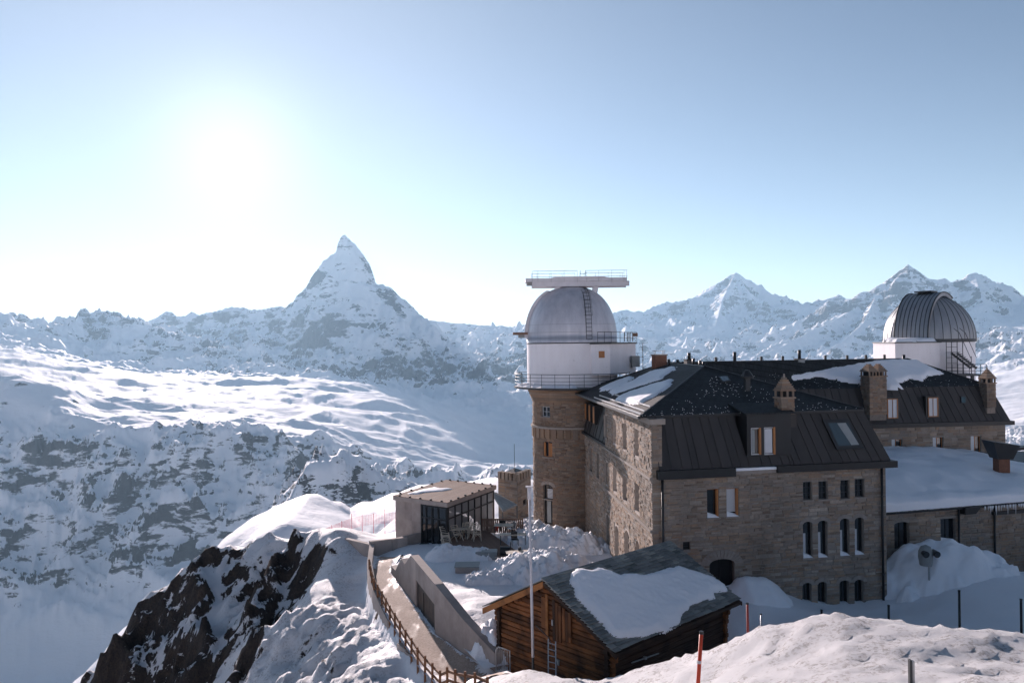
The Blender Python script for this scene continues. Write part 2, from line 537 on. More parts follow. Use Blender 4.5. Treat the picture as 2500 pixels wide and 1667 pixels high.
def build_far():
    us = np.linspace(-0.745, 0.745, 1060)
    ys = np.concatenate([np.linspace(96, 330, 64)[:-1], np.linspace(330, 1150, 24)[:-1], np.linspace(1150, 1800, 50)[:-1], np.linspace(1800, 3600, 150)[:-1],
                         np.linspace(3600, 6800, 90)[:-1], np.linspace(6800, 11600, 210)[:-1], np.linspace(11600, 15600, 60)])
    cols = sorted(PROFILES)
    cu = []
    cz = []
    for c in cols:
        pr = PROFILES[c]
        dep = [p[1] for p in pr]
        zz = [D(c, p[0], p[1]).z for p in pr]
        near = [(96, -58), (300, -190), (900, -520)] if c < 1900 else [(96, -50), (300, -140), (900, -300)]
        dep = [n[0] for n in near] + dep + [20000]
        zz = [n[1] for n in near] + zz + [zz[-1]]
        cz.append(smin_interp(dep, zz, ys))
        cu.append(D(c, 900, 1).x)
    cz = np.array(cz)            # (cols, rows)
    cu = np.array(cu)
    U, Yg = np.meshgrid(us, ys)
    # interpolate across columns smoothly
    Z = np.empty_like(U)
    for r in range(len(ys)):
        Z[r] = smin_interp(cu, cz[:, r], us)
    X = U * Yg
    Xf, Yf, Zf = X.ravel(), Yg.ravel(), Z.ravel()
    # domain warp so the crests' flanks are not geometric cones
    wob = np.clip(Yf / 60, 4, 110)
    wl = np.clip(Yf / 7, 30, 900)
    wxn = fbm(Xf / wl, Yf / wl, 3, 5) * wob
    wyn = fbm(Xf / wl + 31.7, Yf / wl + 11.3, 3, 9) * wob
    best = np.full_like(Zf, -1e9)
    dist = np.full_like(Zf, 1e9)
    for pts, s0, s1, L in RIDGES:
        o = [best, dist]
        # undistorted close to the crest so that the skyline stays where it is
        d0 = np.full_like(Zf, 1e9)
        b0 = np.full_like(Zf, -1e9)
        ridge_height(Xf, Yf, pts, s0, s1, L, [b0, d0])
        f = np.clip(d0 / (4 * np.maximum(wob, 1)), 0, 1)
        b1 = np.full_like(Zf, -1e9)
        d1 = np.full_like(Zf, 1e9)
        ridge_height(Xf + wxn * f, Yf + wyn * f, pts, s0, s1, L, [b1, d1])
        np.maximum(best, b1, out=best)
        np.minimum(dist, d1, out=dist)
    jit = fbm(Xf / 260, Yf / 420, 4, 91) + 0.25
    pk = peak_height(Xf + wxn * 0.0, Yf + wyn * 0.5, jit)
    on_peak = pk > best
    best = np.maximum(best, pk)
    base = Zf.copy()
    # smooth maximum of base ground and mountains
    k = np.clip(Yf / 90, 3, 60)
    hd = np.clip((best - base) / k, -30, 30)
    Zf = base + k * np.logaddexp(0, hd)
    near_ridge = np.clip(1 - dist / np.clip(Yf / 12, 12, 900), 0, 1) * (best > base - k)
    # relief
    keep = np.clip(dist / np.clip(Yf / 45, 3, 220), 0.10, 1)
    far_f = np.clip((Yf - 5200) / 2500, 0, 1)
    r1 = ridged(Xf / 900 + 3.1, Yf / 900, 6, 41) - 0.75
    r2 = ridged((Xf * 0.8 + Yf * 0.6) / 330, (Yf * 0.8 - Xf * 0.6) / 520, 5, 77) - 0.75
    r3 = ridged(Xf / 190 + 1.7, Yf / 300, 5, 57) - 0.75
    pkf = on_peak * np.clip((pk + 300) / 800, 0, 1)
    edge = np.clip(1.0 - 0.70 * pkf, 0.1, 1)
    Zf = Zf + far_f * keep * edge * (r1 * 105 + r2 * 55) + far_f * np.clip(keep, 0.12, 1) * (0.35 + 0.65 * edge) * r3 * 26
    r4 = ridged((Xf * 0.85 - Yf * 0.5) / 75, (Yf * 0.85 + Xf * 0.5) / 130, 4, 93) - 0.75
    Zf = Zf + far_f * np.clip(keep, 0.15, 1) * (0.5 + 0.5 * edge) * r4 * 17
    mid_f = np.clip((Yf - 1500) / 500, 0, 1) * (1 - far_f)
    wall = np.clip((3150 - Yf) / 350, 0, 1) * np.clip((Yf - 2050) / 250, 0, 1)
    m1 = fbm(Xf / 620, Yf / 420, 5, 3)
    right = np.clip((Xf / Yf - 0.02) / 0.12, 0, 1)
    m2 = (1 - 0.75 * right) * ridged((Xf * 0.9 + Yf * 0.43) / 240, (Yf * 0.9 - Xf * 0.43) / 330, 6, 19) - 0.75 * (1 - 0.75 * right)
    m4 = ridged((Xf * 0.6 + Yf * 0.8) / 52, (Yf * 0.6 - Xf * 0.8) / 95, 4, 29) - 0.75
    m3 = fbm((Xf + 0.35 * Yf) / 1500, (Yf - 0.35 * Xf) / 480, 4, 63, 0.42)
    Zf = Zf + mid_f * (m1 * (19 + 7 * wall) + wall * m2 * 62 + (1 - wall) * (m3 * 22 + m2 * 9) + wall * m4 * 15)
    horn = np.clip((Yf - 1100) / 100, 0, 1) * np.clip((1850 - Yf) / 100, 0, 1)
    q = ridged(Xf / 90, Yf / 90, 5, 23) - 0.75
    Zf = Zf + horn * np.clip(dist / 40, 0.15, 1) * q * 34
    closef = np.clip((420 - Yf) / 100, 0, 1)
    Zf = Zf + closef * np.clip(dist / 20, 0.1, 1) * fbm(Xf / 26, Yf / 26, 4, 8) * 2.2
    Z = Zf.reshape(U.shape)
    # rock where it is steep
    dzdy = np.gradient(Z, axis=0) / np.gradient(Yg, axis=0)
    dzdu = np.gradient(Z, axis=1) / np.gradient(X, axis=1)
    slope = np.hypot(dzdy, dzdu)
    far2 = far_f.reshape(U.shape)
    rock = np.clip((slope - (0.67 + 0.09 * far2)) * (0.80 + 0.25 * far2), -0.45, 0.42) + 0.06 * far2 + 0.04 * far2 * (U > 0.05)
    rock = rock + 0.10 * near_ridge.reshape(U.shape) * far2
    # region bias by place
    sc = 2352 / 2500
    rx = np.empty_like(Z)
    Rm = np.array(CAM_M.transposed())
    cx = Rm[0, 0] * X + Rm[0, 1] * Yg + Rm[0, 2] * Z
    cy = Rm[1, 0] * X + Rm[1, 1] * Yg + Rm[1, 2] * Z
    cz_ = -(Rm[2, 0] * X + Rm[2, 1] * Yg + Rm[2, 2] * Z)
    pxd = (cx / cz_ * F + 1250) * sc
    pyd = (833.5 - cy / cz_ * F) * sc
    for (ex, ey, ax, ay, d0, d1, amt) in ROCKY:
        q = ((pxd - ex) / ax) ** 2 + ((pyd - ey) / ay) ** 2
        wgt = np.exp(-q * 0.9) * (Yg > d0) * (Yg < d1)
        rock = rock + amt * wgt
    o1 = None
    mats = [('snow_ridge', 0, 470, mountain_material('snow_rock_near', 1.2)),
            ('valley', 440, 1850, mountain_material('snow_rock_horn', 4.0, 1.3, 1.3)),
            ('mountainside', 1800, 5600, mountain_material('snow_rock_mid', 7.0, 1.0, 0.65)),
            ('mountain_range', 5500, 16000, mountain_material('snow_rock_far', 18.0, 1.0, 0.6))]
    cuts = [0]
    for nm, a, b, mt in mats[1:]:
        cuts.append(int(np.searchsorted(ys, (a + 30))))
    cuts.append(len(ys) - 1)
    for (nm, a, b, mt), c0, c1 in zip(mats, cuts[:-1], cuts[1:]):
        o = grid_object(nm, X[c0:c1 + 1], Yg[c0:c1 + 1], Z[c0:c1 + 1], mt, {'rock': rock[c0:c1 + 1]})
        tag(o, {'snow_ridge': 'snowy ridge falling away behind the terrace', 'valley': 'valley floor with a dark rocky horn rising from the snow',
                'mountainside': 'snow covered mountainside with shaded rock bands across the valley',
                'mountain_range': 'hazy snow covered mountain range with a steep pyramid peak'}[nm], None, None, 'structure')
    return Z.min(), Z.max(), Z.max()


def build_back():
    """the high snow range on the other side of the summit, behind and beside the viewer"""
    az = np.radians(np.linspace(38, 322, 300))
    r = np.concatenate([np.linspace(60, 1500, 24)[:-1], np.linspace(1500, 9000, 70)])
    A, R = np.meshgrid(az, r)
    X, Y = R * np.sin(A), R * np.cos(A)
    crest = 900 + 420 * fbm(A * 3.1, A * 0 + 2.2, 4, 6)
    up = np.clip((R - 1600) / 5600, 0, 1) ** 1.25
    dip = -420 * np.exp(-((R - 1300) / 800) ** 2)
    Z = -30 - 0.12 * np.clip(R, 0, 1300) + dip + up * (crest + 500)
    Z = Z + np.clip((R - 500) / 1500, 0, 1) * ((ridged(X / 1300, Y / 1300, 6, 8) - 0.75) * 170 + (ridged(X / 420, Y / 420, 4, 18) - 0.75) * 45)
    Z = np.where(Z > 1000, 1000 + (Z - 1000) * 0.35, Z)
    side = np.clip((np.abs(np.sin(A / 2)) - 0.33) / 0.12, 0, 1)
    Z = Z * side + (1 - side) * np.minimum(Z, -60 - 0.3 * R)
    dz = np.hypot(np.gradient(Z, axis=0) / np.gradient(R, axis=0), np.gradient(Z, axis=1) / (np.gradient(A, axis=1) * R))
    o = grid_object('snow_range', X, Y, Z, mountain_material('snow_rock_back', 16.0, 0.9), {'rock': np.clip((dz - 0.75) * 0.6, -0.4, 0.15)})
    tag(o, 'high snow covered range behind the viewpoint', None, None, 'structure')
    return Z.min(), Z.max()


_a, _b = build_far(), build_back()
FAR_MIN, FAR_MAX = min(_a[0], _b[0]), max(_a[1], _b[1])
# ------------------------------------------------------------------ mesh helpers
class MB:
    """collects simple shapes and links them as ONE mesh object"""

    def __init__(self):
        self.v = []
        self.f = []

    def add(self, vs, fs):
        k = len(self.v)
        self.v += [tuple(p) for p in vs]
        self.f += [tuple(i + k for i in f) for f in fs]

    def quad(self, a, b, c, d):
        self.add((a, b, c, d), ((0, 1, 2, 3),))

    def poly(self, pts):
        self.add(pts, (tuple(range(len(pts))),))

    def hexa(self, p):
        """8 corners: bottom ring 0-3, top ring 4-7"""
        self.add(p, ((3, 2, 1, 0), (4, 5, 6, 7), (0, 1, 5, 4), (1, 2, 6, 5), (2, 3, 7, 6), (3, 0, 4, 7)))

    def box(self, x0, x1, y0, y1, z0, z1):
        self.hexa([(x0, y0, z0), (x1, y0, z0), (x1, y1, z0), (x0, y1, z0), (x0, y0, z1), (x1, y0, z1), (x1, y1, z1), (x0, y1, z1)])

    def obox(self, c, ax, ay, az):
        """box at centre c with half-axis vectors"""
        c, ax, ay, az = Vector(c), Vector(ax), Vector(ay), Vector(az)
        self.hexa([c - ax - ay - az, c + ax - ay - az, c + ax + ay - az, c - ax + ay - az, c - ax - ay + az, c + ax - ay + az, c + ax + ay + az, c - ax + ay + az])

    def bar(self, a, b, w, h=None, up=(0, 0, 1)):
        """square bar from a to b, w wide, h high"""
        a, b = Vector(a), Vector(b)
        h = w if h is None else h
        d = (b - a)
        L = d.length
        if L < 1e-6:
            return
        d = d / L
        u = Vector(up)
        if abs(d.dot(u)) > 0.98:
            u = Vector((0, 1, 0)) if abs(d.y) < 0.9 else Vector((1, 0, 0))
        s = d.cross(u).normalized()
        u = s.cross(d).normalized()
        self.obox((a + b) / 2, d * L / 2, s * w / 2, u * h / 2)

    def tube(self, pts, r, n=8, cap=True):
        pts = [Vector(p) for p in pts]
        rs = r if isinstance(r, (list, tuple)) else [r] * len(pts)
        rings = []
        prev = None
        for i, p in enumerate(pts):
            d = (pts[min(i + 1, len(pts) - 1)] - pts[max(i - 1, 0)]).normalized()
            u = Vector((0, 0, 1)) if abs(d.z) < 0.95 else Vector((1, 0, 0))
            s = d.cross(u).normalized()
            if prev is not None and s.dot(prev) < 0:
                s = -s
            prev = s
            t = d.cross(s).normalized()
            rings.append([p + (s * cos(2 * pi * k / n) + t * sin(2 * pi * k / n)) * rs[i] for k in range(n)])
        vs = [q for rg in rings for q in rg]
        fs = []
        for i in range(len(rings) - 1):
            for k in range(n):
                a = i * n + k
                b = i * n + (k + 1) % n
                fs.append((a, b, b + n, a + n))
        if cap:
            fs.append(tuple(range(n))[::-1])
            fs.append(tuple((len(rings) - 1) * n + k for k in range(n)))
        self.add(vs, fs)

    def lathe(self, prof, c=(0, 0, 0), n=48, a0=0.0, a1=2 * pi, cap=False):
        """prof: (radius, z) list from bottom to top"""
        full = abs(a1 - a0 - 2 * pi) < 1e-6
        m = n if full else n + 1
        vs = []
        for r, z in prof:
            for k in range(m):
                a = a0 + (a1 - a0) * k / n
                vs.append((c[0] + r * cos(a), c[1] + r * sin(a), c[2] + z))
        fs = []
        for i in range(len(prof) - 1):
            for k in range(n):
                k2 = (k + 1) % m
                fs.append((i * m + k, i * m + k2, (i + 1) * m + k2, (i + 1) * m + k))
        if cap and full:
            fs.append(tuple(range(m))[::-1])
            fs.append(tuple((len(prof) - 1) * m + k for k in range(m)))
        self.add(vs, fs)

    def build(self, name, mat, parent=None, smooth=False, bevel=0.0, local=False):
        me = bpy.data.meshes.new(name)
        me.from_pydata(self.v, [], self.f)
        me.update()
        if smooth:
            me.polygons.foreach_set('use_smooth', np.ones(len(me.polygons), bool))
        me.materials.append(mat if not isinstance(mat, str) else M[mat])
        o = bpy.data.objects.new(name, me)
        COL.objects.link(o)
        if bevel:
            b = o.modifiers.new('bevel', 'BEVEL')
            b.width = bevel
            b.segments = 2
            b.limit_method = 'ANGLE'
        if parent is not None:
            o.parent = parent
            if not local:
                o.matrix_parent_inverse = world_of(parent).inverted()
        return o


def world_of(o):
    if o.parent is None:
        return o.matrix_basis.copy()
    return world_of(o.parent) @ o.matrix_parent_inverse @ o.matrix_basis


def thing(name, label, cat, loc=(0, 0, 0), rz=0.0, group=None):
    o = bpy.data.objects.new(name, None)
    COL.objects.link(o)
    o.location = loc
    o.rotation_euler = (0, 0, rz)
    o.empty_display_size = 0.3
    o.matrix_basis = Matrix.Translation(Vector(loc)) @ Matrix.Rotation(rz, 4, 'Z')
    return tag(o, label, cat, group, 'thing')


def copy_tree(o, parent=None):
    c = o.copy()
    COL.objects.link(c)
    c.parent = parent
    for ch in o.children:
        copy_tree(ch, c)
    return c


class Wall:
    """an upright wall plane through plan points A, B; s runs from A to B, out points to the viewer's side"""

    def __init__(self, A, B):
        self.A = Vector((A[0], A[1], 0))
        d = Vector((B[0] - A[0], B[1] - A[1], 0))
        self.L = d.length
        self.e = d / self.L
        self.n = Vector((self.e.y, -self.e.x, 0))      # to the right of A->B
        self.B = B

    def pt(self, s, z, out=0.0):
        p = self.A + self.e * s + self.n * out
        return Vector((p.x, p.y, z))

    def px(self, x, y):
        r = ray(x, y)
        t = self.A.dot(self.n) / r.dot(self.n)
        p = r * t
        return (p - self.A).dot(self.e), p.z

    def rect(self, x0, y0, x1, y1):
        """pixel rectangle -> s0, s1, z0, z1 on the wall"""
        xm, ym = (x0 + x1) / 2, (y0 + y1) / 2
        s0 = self.px(x0, ym)[0]
        s1 = self.px(x1, ym)[0]
        z1 = self.px(xm, y0)[1]
        z0 = self.px(xm, y1)[1]
        return min(s0, s1), max(s0, s1), z0, z1

    def basis(self, s):
        return self.e, self.n


class Round:
    """the same interface on a cylinder: s is arc length from angle a0, clockwise seen from above turned so that it runs left to right"""

    def __init__(self, c, r, a0=-pi):
        self.c = Vector((c[0], c[1], 0))
        self.r = r
        self.a0 = a0
        self.L = 2 * pi * r

    def ang(self, s):
        return self.a0 + s / self.r

    def pt(self, s, z, out=0.0):
        a = self.ang(s)
        r = self.r + out
        return Vector((self.c.x + r * cos(a), self.c.y + r * sin(a), z))

    def px(self, x, y):
        d = ray(x, y)
        a = d.x * d.x + d.y * d.y
        b = -2 * (d.x * self.c.x + d.y * self.c.y)
        c = self.c.x ** 2 + self.c.y ** 2 - self.r ** 2
        t = (-b - sqrt(max(b * b - 4 * a * c, 0))) / (2 * a)
        p = d * t
        an = atan2(p.y - self.c.y, p.x - self.c.x)
        return ((an - self.a0) % (2 * pi)) * self.r, p.z

    rect = Wall.rect

    def basis(self, s):
        a = self.ang(s)
        return Vector((-sin(a), cos(a), 0)), Vector((cos(a), sin(a), 0))


_STONE_MESHES = []


def stone_meshes():
    if _STONE_MESHES:
        return _STONE_MESHES
    rnd = random.Random(5)
    for k in range(10):
        vs = []
        for z in (-0.5, 0.5):
            for y in (-0.5, 0.5):
                for x in (-0.5, 0.5):
                    j = 0.07 if y > 0 else 0.0
                    vs.append((x + rnd.uniform(-j, j) * 0.5 - (0.03 * np.sign(x) if y > 0 else 0), y + (rnd.uniform(-0.12, 0.05) if y > 0 else 0), z + rnd.uniform(-j, j) - (0.05 * np.sign(z) if y > 0 else 0)))
        me = bpy.data.meshes.new('stone')
        f = [(0, 1, 3, 2), (4, 6, 7, 5), (0, 4, 5, 1), (2, 3, 7, 6), (0, 2, 6, 4), (1, 5, 7, 3)]
        me.from_pydata(vs, [], f)
        me.update()
        _STONE_MESHES.append(me)
    return _STONE_MESHES


def seg_overlap(s0, s1, z0, z1, op):
    return s0 < op[1] and s1 > op[0] and z0 < op[3] and z1 > op[2]


def lay_stones(W, s0, s1, zlo, zhi, ops, hmin, hmax, wmin, wmax, seed, gap=0.018, top=None, proud=(0.012, 0.05)):
    """coursed rubble: list of (s, z, width, height, proud). top(s) may cut the wall's upper edge"""
    rnd = random.Random(seed)
    out = []
    z = zlo
    while z < zhi - 0.03:
        h = min(rnd.uniform(hmin, hmax), zhi - z)
        # a course is broken at every opening it meets
        cuts = sorted((max(o[0], s0), min(o[1], s1)) for o in ops if z < o[3] - 0.01 and z + h > o[2] + 0.01 and o[1] > s0 and o[0] < s1)
        runs = []
        cur = s0
        for a, b in cuts:
            if a > cur + 0.02:
                runs.append((cur, a))
            cur = max(cur, b)
        if cur < s1 - 0.02:
            runs.append((cur, s1))
        for a, b in runs:
            x = a
            while x < b - 0.01:
                w = rnd.uniform(wmin, wmax) * (1.6 if rnd.random() < 0.08 else 1)
                if b - (x + w) < wmin * 0.6:
                    w = b - x
                if w > wmax * 1.7:
                    w = w / 2
                zz, hh = z, h
                if top is None or zz + hh < top(x + w / 2):
                    if hh > 0.17 and rnd.random() < 0.35:     # two thin stones instead of one
                        k = rnd.uniform(0.4, 0.6)
                        out.append((x + w / 2, zz + hh * k / 2, w - gap, hh * k - gap, rnd.uniform(*proud)))
                        out.append((x + w / 2, zz + hh * (k + (1 - k) / 2), w - gap, hh * (1 - k) - gap, rnd.uniform(*proud)))
                    else:
                        out.append((x + w / 2, zz + hh / 2, w - gap, hh - gap, rnd.uniform(*proud)))
                x += w
        z += h
    return out


def stone_matrix(W, st):
    s, z, w, h, pr = st
    e, n = W.basis(s)
    dpt = 0.10 + pr
    c = W.pt(s, z, pr - dpt / 2)
    m = Matrix(((e.x * w, n.x * dpt, 0, c.x), (e.y * w, n.y * dpt, 0, c.y), (0, 0, h, c.z), (0, 0, 0, 1)))
    return m


def place_stones(groups, n_single, joined_parent, mat, seed=1, visible=None):
    """groups: list of (Wall, stones, parent object). The n_single that show largest become objects, the rest ONE mesh of kind stuff"""
    ms = stone_meshes()
    for me in ms:
        if not me.materials:
            me.materials.append(mat)
    rnd = random.Random(seed)
    allst = []
    for W, sts, par in groups:
        for st in sts:
            p = W.pt(st[0], st[1], 0)
            e, n = W.basis(st[0])
            view = -p.normalized()
            face = max(n.dot(view), 0.0)
            if visible is not None and not visible(p):
                face = 0.0
            allst.append((st[2] * st[3] * face / p.length_squared, W, st, par))
    allst.sort(key=lambda t: -t[0])
    V = []
    Fc = []
    inv = {}
    for k, (a, W, st, par) in enumerate(allst):
        m = stone_matrix(W, st)
        me = ms[rnd.randrange(len(ms))]
        if k < n_single:
            o = bpy.data.objects.new('stone', me)
            if me.materials[0] is not mat:
                o.material_slots[0].link = 'OBJECT'
                o.material_slots[0].material = mat
            COL.objects.link(o)
            o.parent = par
            if par not in inv:
                inv[par] = world_of(par).inverted()
            o.matrix_parent_inverse = inv[par]
            o.matrix_basis = m
        else:
            b = len(V)
            V += [m @ v.co for v in me.vertices]
            Fc += [tuple(i + b for i in p.vertices) for p in me.polygons]
    if V:
        mb = MB()
        mb.v = [tuple(v) for v in V]
        mb.f = Fc
        o = mb.build('stonework', mat, joined_parent)
        o['kind'] = 'stuff'
        return o


def wall_mesh(mb, W, s0, s1, z0, z1, ops, depth=0.28, step=None):
    """wall surface with real openings and reveals; ops: (s0, s1, z0, z1, arch_rise)"""
    ss = sorted({s0, s1, *[o[0] for o in ops], *[o[1] for o in ops]})
    if step:
        k = s0
        while k < s1:
            ss.append(k)
            k += step
        ss = sorted(set(ss))
    zs = sorted({z0, z1, *[o[2] for o in ops], *[o[3] for o in ops]})
    ss = [s for s in ss if s0 - 1e-6 <= s <= s1 + 1e-6]
    zs = [z for z in zs if z0 - 1e-6 <= z <= z1 + 1e-6]
    for a, b in zip(ss[:-1], ss[1:]):
        for c, d in zip(zs[:-1], zs[1:]):
            sm, zm = (a + b) / 2, (c + d) / 2
            if any(o[0] < sm < o[1] and o[2] < zm < o[3] for o in ops):
                continue
            mb.quad(W.pt(a, c), W.pt(b, c), W.pt(b, d), W.pt(a, d))
    for o in ops:
        a, b, c, d = o[:4]
        rise = o[4] if len(o) > 4 else 0
        if rise <= 0:
            ring = [(a, c), (b, c), (b, d), (a, d)]
        else:
            arc = [((a + b) / 2 + (b - a) / 2 * cos(t), d - rise + rise * sin(t)) for t in np.linspace(0, pi, 9)]
            ring = [(a, c), (b, c)] + arc
            half = len(arc) // 2
            mb.poly([W.pt(*q) for q in ([(b, d)] + arc[:half + 1][::-1])])
            mb.poly([W.pt(*q) for q in ([(a, d)] + arc[half:][::-1])])
        for (p, q) in zip(ring, ring[1:] + ring[:1]):
            mb.quad(W.pt(*p), W.pt(*p, -depth), W.pt(*q, -depth), W.pt(*q))


def on_plane(px, py, p0, n):
    r = ray(px, py)
    return r * (Vector(p0).dot(n) / r.dot(n))


def plane_of(a, b, c):
    a, b, c = Vector(a), Vector(b), Vector(c)
    n = (b - a).cross(c - a).normalized()
    if n.z < 0:
        n = -n
    return a, n


def snow_patch(name, outline, p0, n, thick, cell, mat, label, seed=3, wobble=0.25, lumps=0.0, lift=0.01, soft=0.45):
    """a slab of snow lying on the plane p0, n inside the given 3D outline"""
    p0, n = Vector(p0), Vector(n)
    u = Vector((1, 0, 0)) - n * n.x
    u.normalize()
    v = n.cross(u)
    pts = np.array([((p - p0).dot(u), (p - p0).dot(v)) for p in outline])
    lo = pts.min(0) - 0.3
    hi = pts.max(0) + 0.3
    gx = np.arange(lo[0], hi[0] + cell, cell)
    gy = np.arange(lo[1], hi[1] + cell, cell)
    X, Y = np.meshgrid(gx, gy)
    Xw = X + wobble * fbm(X * 0.9, Y * 0.9, 4, seed)
    Yw = Y + wobble * fbm(X * 0.9 + 9, Y * 0.9, 4, seed + 3)
    inside = np.zeros(X.shape, bool)
    dist = np.full(X.shape, 1e9)
    m = len(pts)
    for i in range(m):
        ax, ay = pts[i]
        bx, by = pts[(i + 1) % m]
        c = ((ay > Yw) != (by > Yw)) & (Xw < (bx - ax) * (Yw - ay) / (by - ay + 1e-12) + ax)
        inside ^= c
        t = np.clip(((Xw - ax) * (bx - ax) + (Yw - ay) * (by - ay)) / ((bx - ax) ** 2 + (by - ay) ** 2 + 1e-12), 0, 1)
        dist = np.minimum(dist, np.hypot(Xw - ax - (bx - ax) * t, Yw - ay - (by - ay) * t))
    sd = np.where(inside, dist, -dist)
    h = np.where(sd > 0, thick * np.sqrt(np.clip(sd / soft, 0, 1)), 0)
    h = h * (1 + 0.25 * fbm(X * 0.7, Y * 0.7, 3, seed + 8)) + np.where(sd > 0, 1, 0) * lumps * np.abs(fbm(X * 2.2, Y * 2.2, 4, seed + 12)) * np.clip(sd / soft, 0, 1)
    h = np.maximum(h, 0) + np.where(sd > 0, lift, -0.03)
    keepv = sd > -cell * 1.2
    idx = -np.ones(X.shape, int)
    idx[keepv] = np.arange(keepv.sum())
    co = [p0 + u * x + v * y + n * z for x, y, z in zip(X[keepv], Y[keepv], h[keepv])]
    fs = []
    R, Cc = X.shape
    a, b, c, d = idx[:-1, :-1], idx[:-1, 1:], idx[1:, 1:], idx[1:, :-1]
    ok = (a >= 0) & (b >= 0) & (c >= 0) & (d >= 0)
    fs = np.stack([a[ok], b[ok], c[ok], d[ok]], -1).tolist()
    mb = MB()
    mb.v = [tuple(q) for q in co]
    mb.f = [tuple(q) for q in fs]
    o = mb.build(name, mat, None, smooth=True)
    return tag(o, label, 'snow', None, 'stuff')


# ------------------------------------------------------------------ materials of the buildings
M = {}


def rnd_id(m):
    oi = m.n('ShaderNodeObjectInfo')
    g = m.n('ShaderNodeNewGeometry')
    return m.math('FRACT', m.math('ADD', m.math('MULTIPLY', oi.outputs['Random'], 7.31), g.outputs['Random Per Island']))


def color_ramp(m, f, stops):
    x = m.n('ShaderNodeValToRGB')
    x.color_ramp.interpolation = 'LINEAR'
    while len(x.color_ramp.elements) < len(stops):
        x.color_ramp.elements.new(0.5)
    for el, (p, c) in zip(x.color_ramp.elements, stops):
        el.position = p
        el.color = (*c, 1)
    m.put(x.inputs[0], f)
    return x.outputs[0]


def mat_stone(name, stops, grain=1.0):
    m = NT(name)
    r = rnd_id(m)
    w = m.wcoord()
    n1 = m.noise(w, 9.0, 5, 0.65)
    n2 = m.noise(w, 0.5, 3, 0.5)
    c = color_ramp(m, m.math('FRACT', m.math('ADD', r, m.math('MULTIPLY', n2, 0.25))), stops)
    c = m.mix(m.ramp(n1, 0.35, 0.8, 0.0, 0.45), c, (0.10, 0.09, 0.082))
    n3 = m.noise(m.wcoord((1, 1, 0.35)), 0.33, 4, 0.6)
    c = m.mix(m.ramp(n3, 0.42, 0.70, 0.0, 0.55), c, (0.10, 0.088, 0.078))
    n4 = m.noise(m.wcoord((1, 1, 1)), 0.21, 2, 0.5)
    c = m.mix(m.ramp(n4, 0.52, 0.72, 0.0, 0.25), c, (0.42, 0.25, 0.14))
    m.set(color=c, rough=0.88, normal=m.bump(n1, 0.5, 0.03 * grain), spec=0.2)
    return m.m


STONE_STOPS = [(0.0, (0.225, 0.165, 0.125)), (0.18, (0.385, 0.35, 0.31)), (0.36, (0.31, 0.285, 0.265)), (0.52, (0.42, 0.295, 0.21)), (0.66, (0.50, 0.455, 0.405)),
               (0.78, (0.25, 0.20, 0.16)), (0.9, (0.47, 0.365, 0.275)), (1.0, (0.345, 0.295, 0.255))]
STONE_STOPS = [(p, (r * 1.02, g * 0.97, b * 0.91)) for p, (r, g, b) in STONE_STOPS]
M['stone'] = mat_stone('stone', STONE_STOPS)
M['stone_brown'] = mat_stone('brown_stone', [(p, (r * 0.78, g * 0.71, b * 0.66)) for p, (r, g, b) in STONE_STOPS])
M['stone_shaded'] = mat_stone('shaded_stone', [(p, (r * 0.6, g * 0.6, b * 0.6)) for p, (r, g, b) in STONE_STOPS])  # darkened copy of the stone; the turret's shade is put in its colour


def mat_plain(name, col, rough=0.6, metal=0.0, var=0.12, scale=3.0, bump=0.0, spec=0.4, stretch=(1, 1, 1)):
    m = NT(name)
    w = m.wcoord(stretch)
    n1 = m.noise(w, scale, 5, 0.6)
    r = rnd_id(m)
    k = m.math('ADD', m.ramp(n1, 0.25, 0.75, -var, var), m.math('MULTIPLY', m.math('SUBTRACT', r, 0.5), var))
    f = m.math('ADD', 1.0, k)
    c = m.mix(1.0, col, m.n('ShaderNodeCombineColor').outputs[0], 'MULTIPLY')
    # multiply by a grey factor
    cc = [nd for nd in m.t.nodes if nd.bl_idname == 'ShaderNodeCombineColor'][0]
    for i in range(3):
        m.put(cc.inputs[i], f)
    nb = m.bump(n1, bump, 0.02) if bump else None
    m.set(color=c, rough=m.ramp(n1, 0.2, 0.8, max(rough - 0.12, 0.05), min(rough + 0.12, 1)), metal=metal, normal=nb, spec=spec)
    return m.m


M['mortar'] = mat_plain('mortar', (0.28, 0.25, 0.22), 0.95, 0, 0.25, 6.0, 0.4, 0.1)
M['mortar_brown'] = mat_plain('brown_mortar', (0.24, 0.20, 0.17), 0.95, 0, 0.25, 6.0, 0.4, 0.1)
M['mortar_shaded'] = mat_plain('shaded_mortar', (0.17, 0.16, 0.15), 0.95, 0, 0.25, 6.0, 0.4, 0.1)  # mortar darkened to match the shade painted on the turret
M['pointing_sunlit'] = mat_plain('sunlit_pointing', (0.50, 0.44, 0.39), 0.95, 0, 0.25, 6.0, 0.4, 0.1)  # pale pointing, brightened in its colour for sun on the side wall
M['seam_metal'] = mat_plain('seam_metal', (0.040, 0.036, 0.035), 0.48, 0.35, 0.30, 1.2, 0.05, 0.4, (1, 1, 0.15))
M['black_metal'] = mat_plain('black_metal', (0.022, 0.024, 0.026), 0.45, 0.2, 0.2, 2.0)
M['dark_metal'] = mat_plain('dark_metal', (0.06, 0.065, 0.068), 0.5, 0.5, 0.15, 2.0)
M['steel'] = mat_plain('galvanised', (0.42, 0.43, 0.44), 0.42, 0.75, 0.12, 6.0)
M['white_metal'] = mat_plain('white_painted_metal', (0.62, 0.60, 0.62), 0.45, 0.0, 0.08, 2.0)
M['orange_wood'] = mat_plain('varnished_wood', (0.40, 0.165, 0.055), 0.5, 0, 0.2, 4.0, 0.1, 0.4, (1, 1, 0.2))
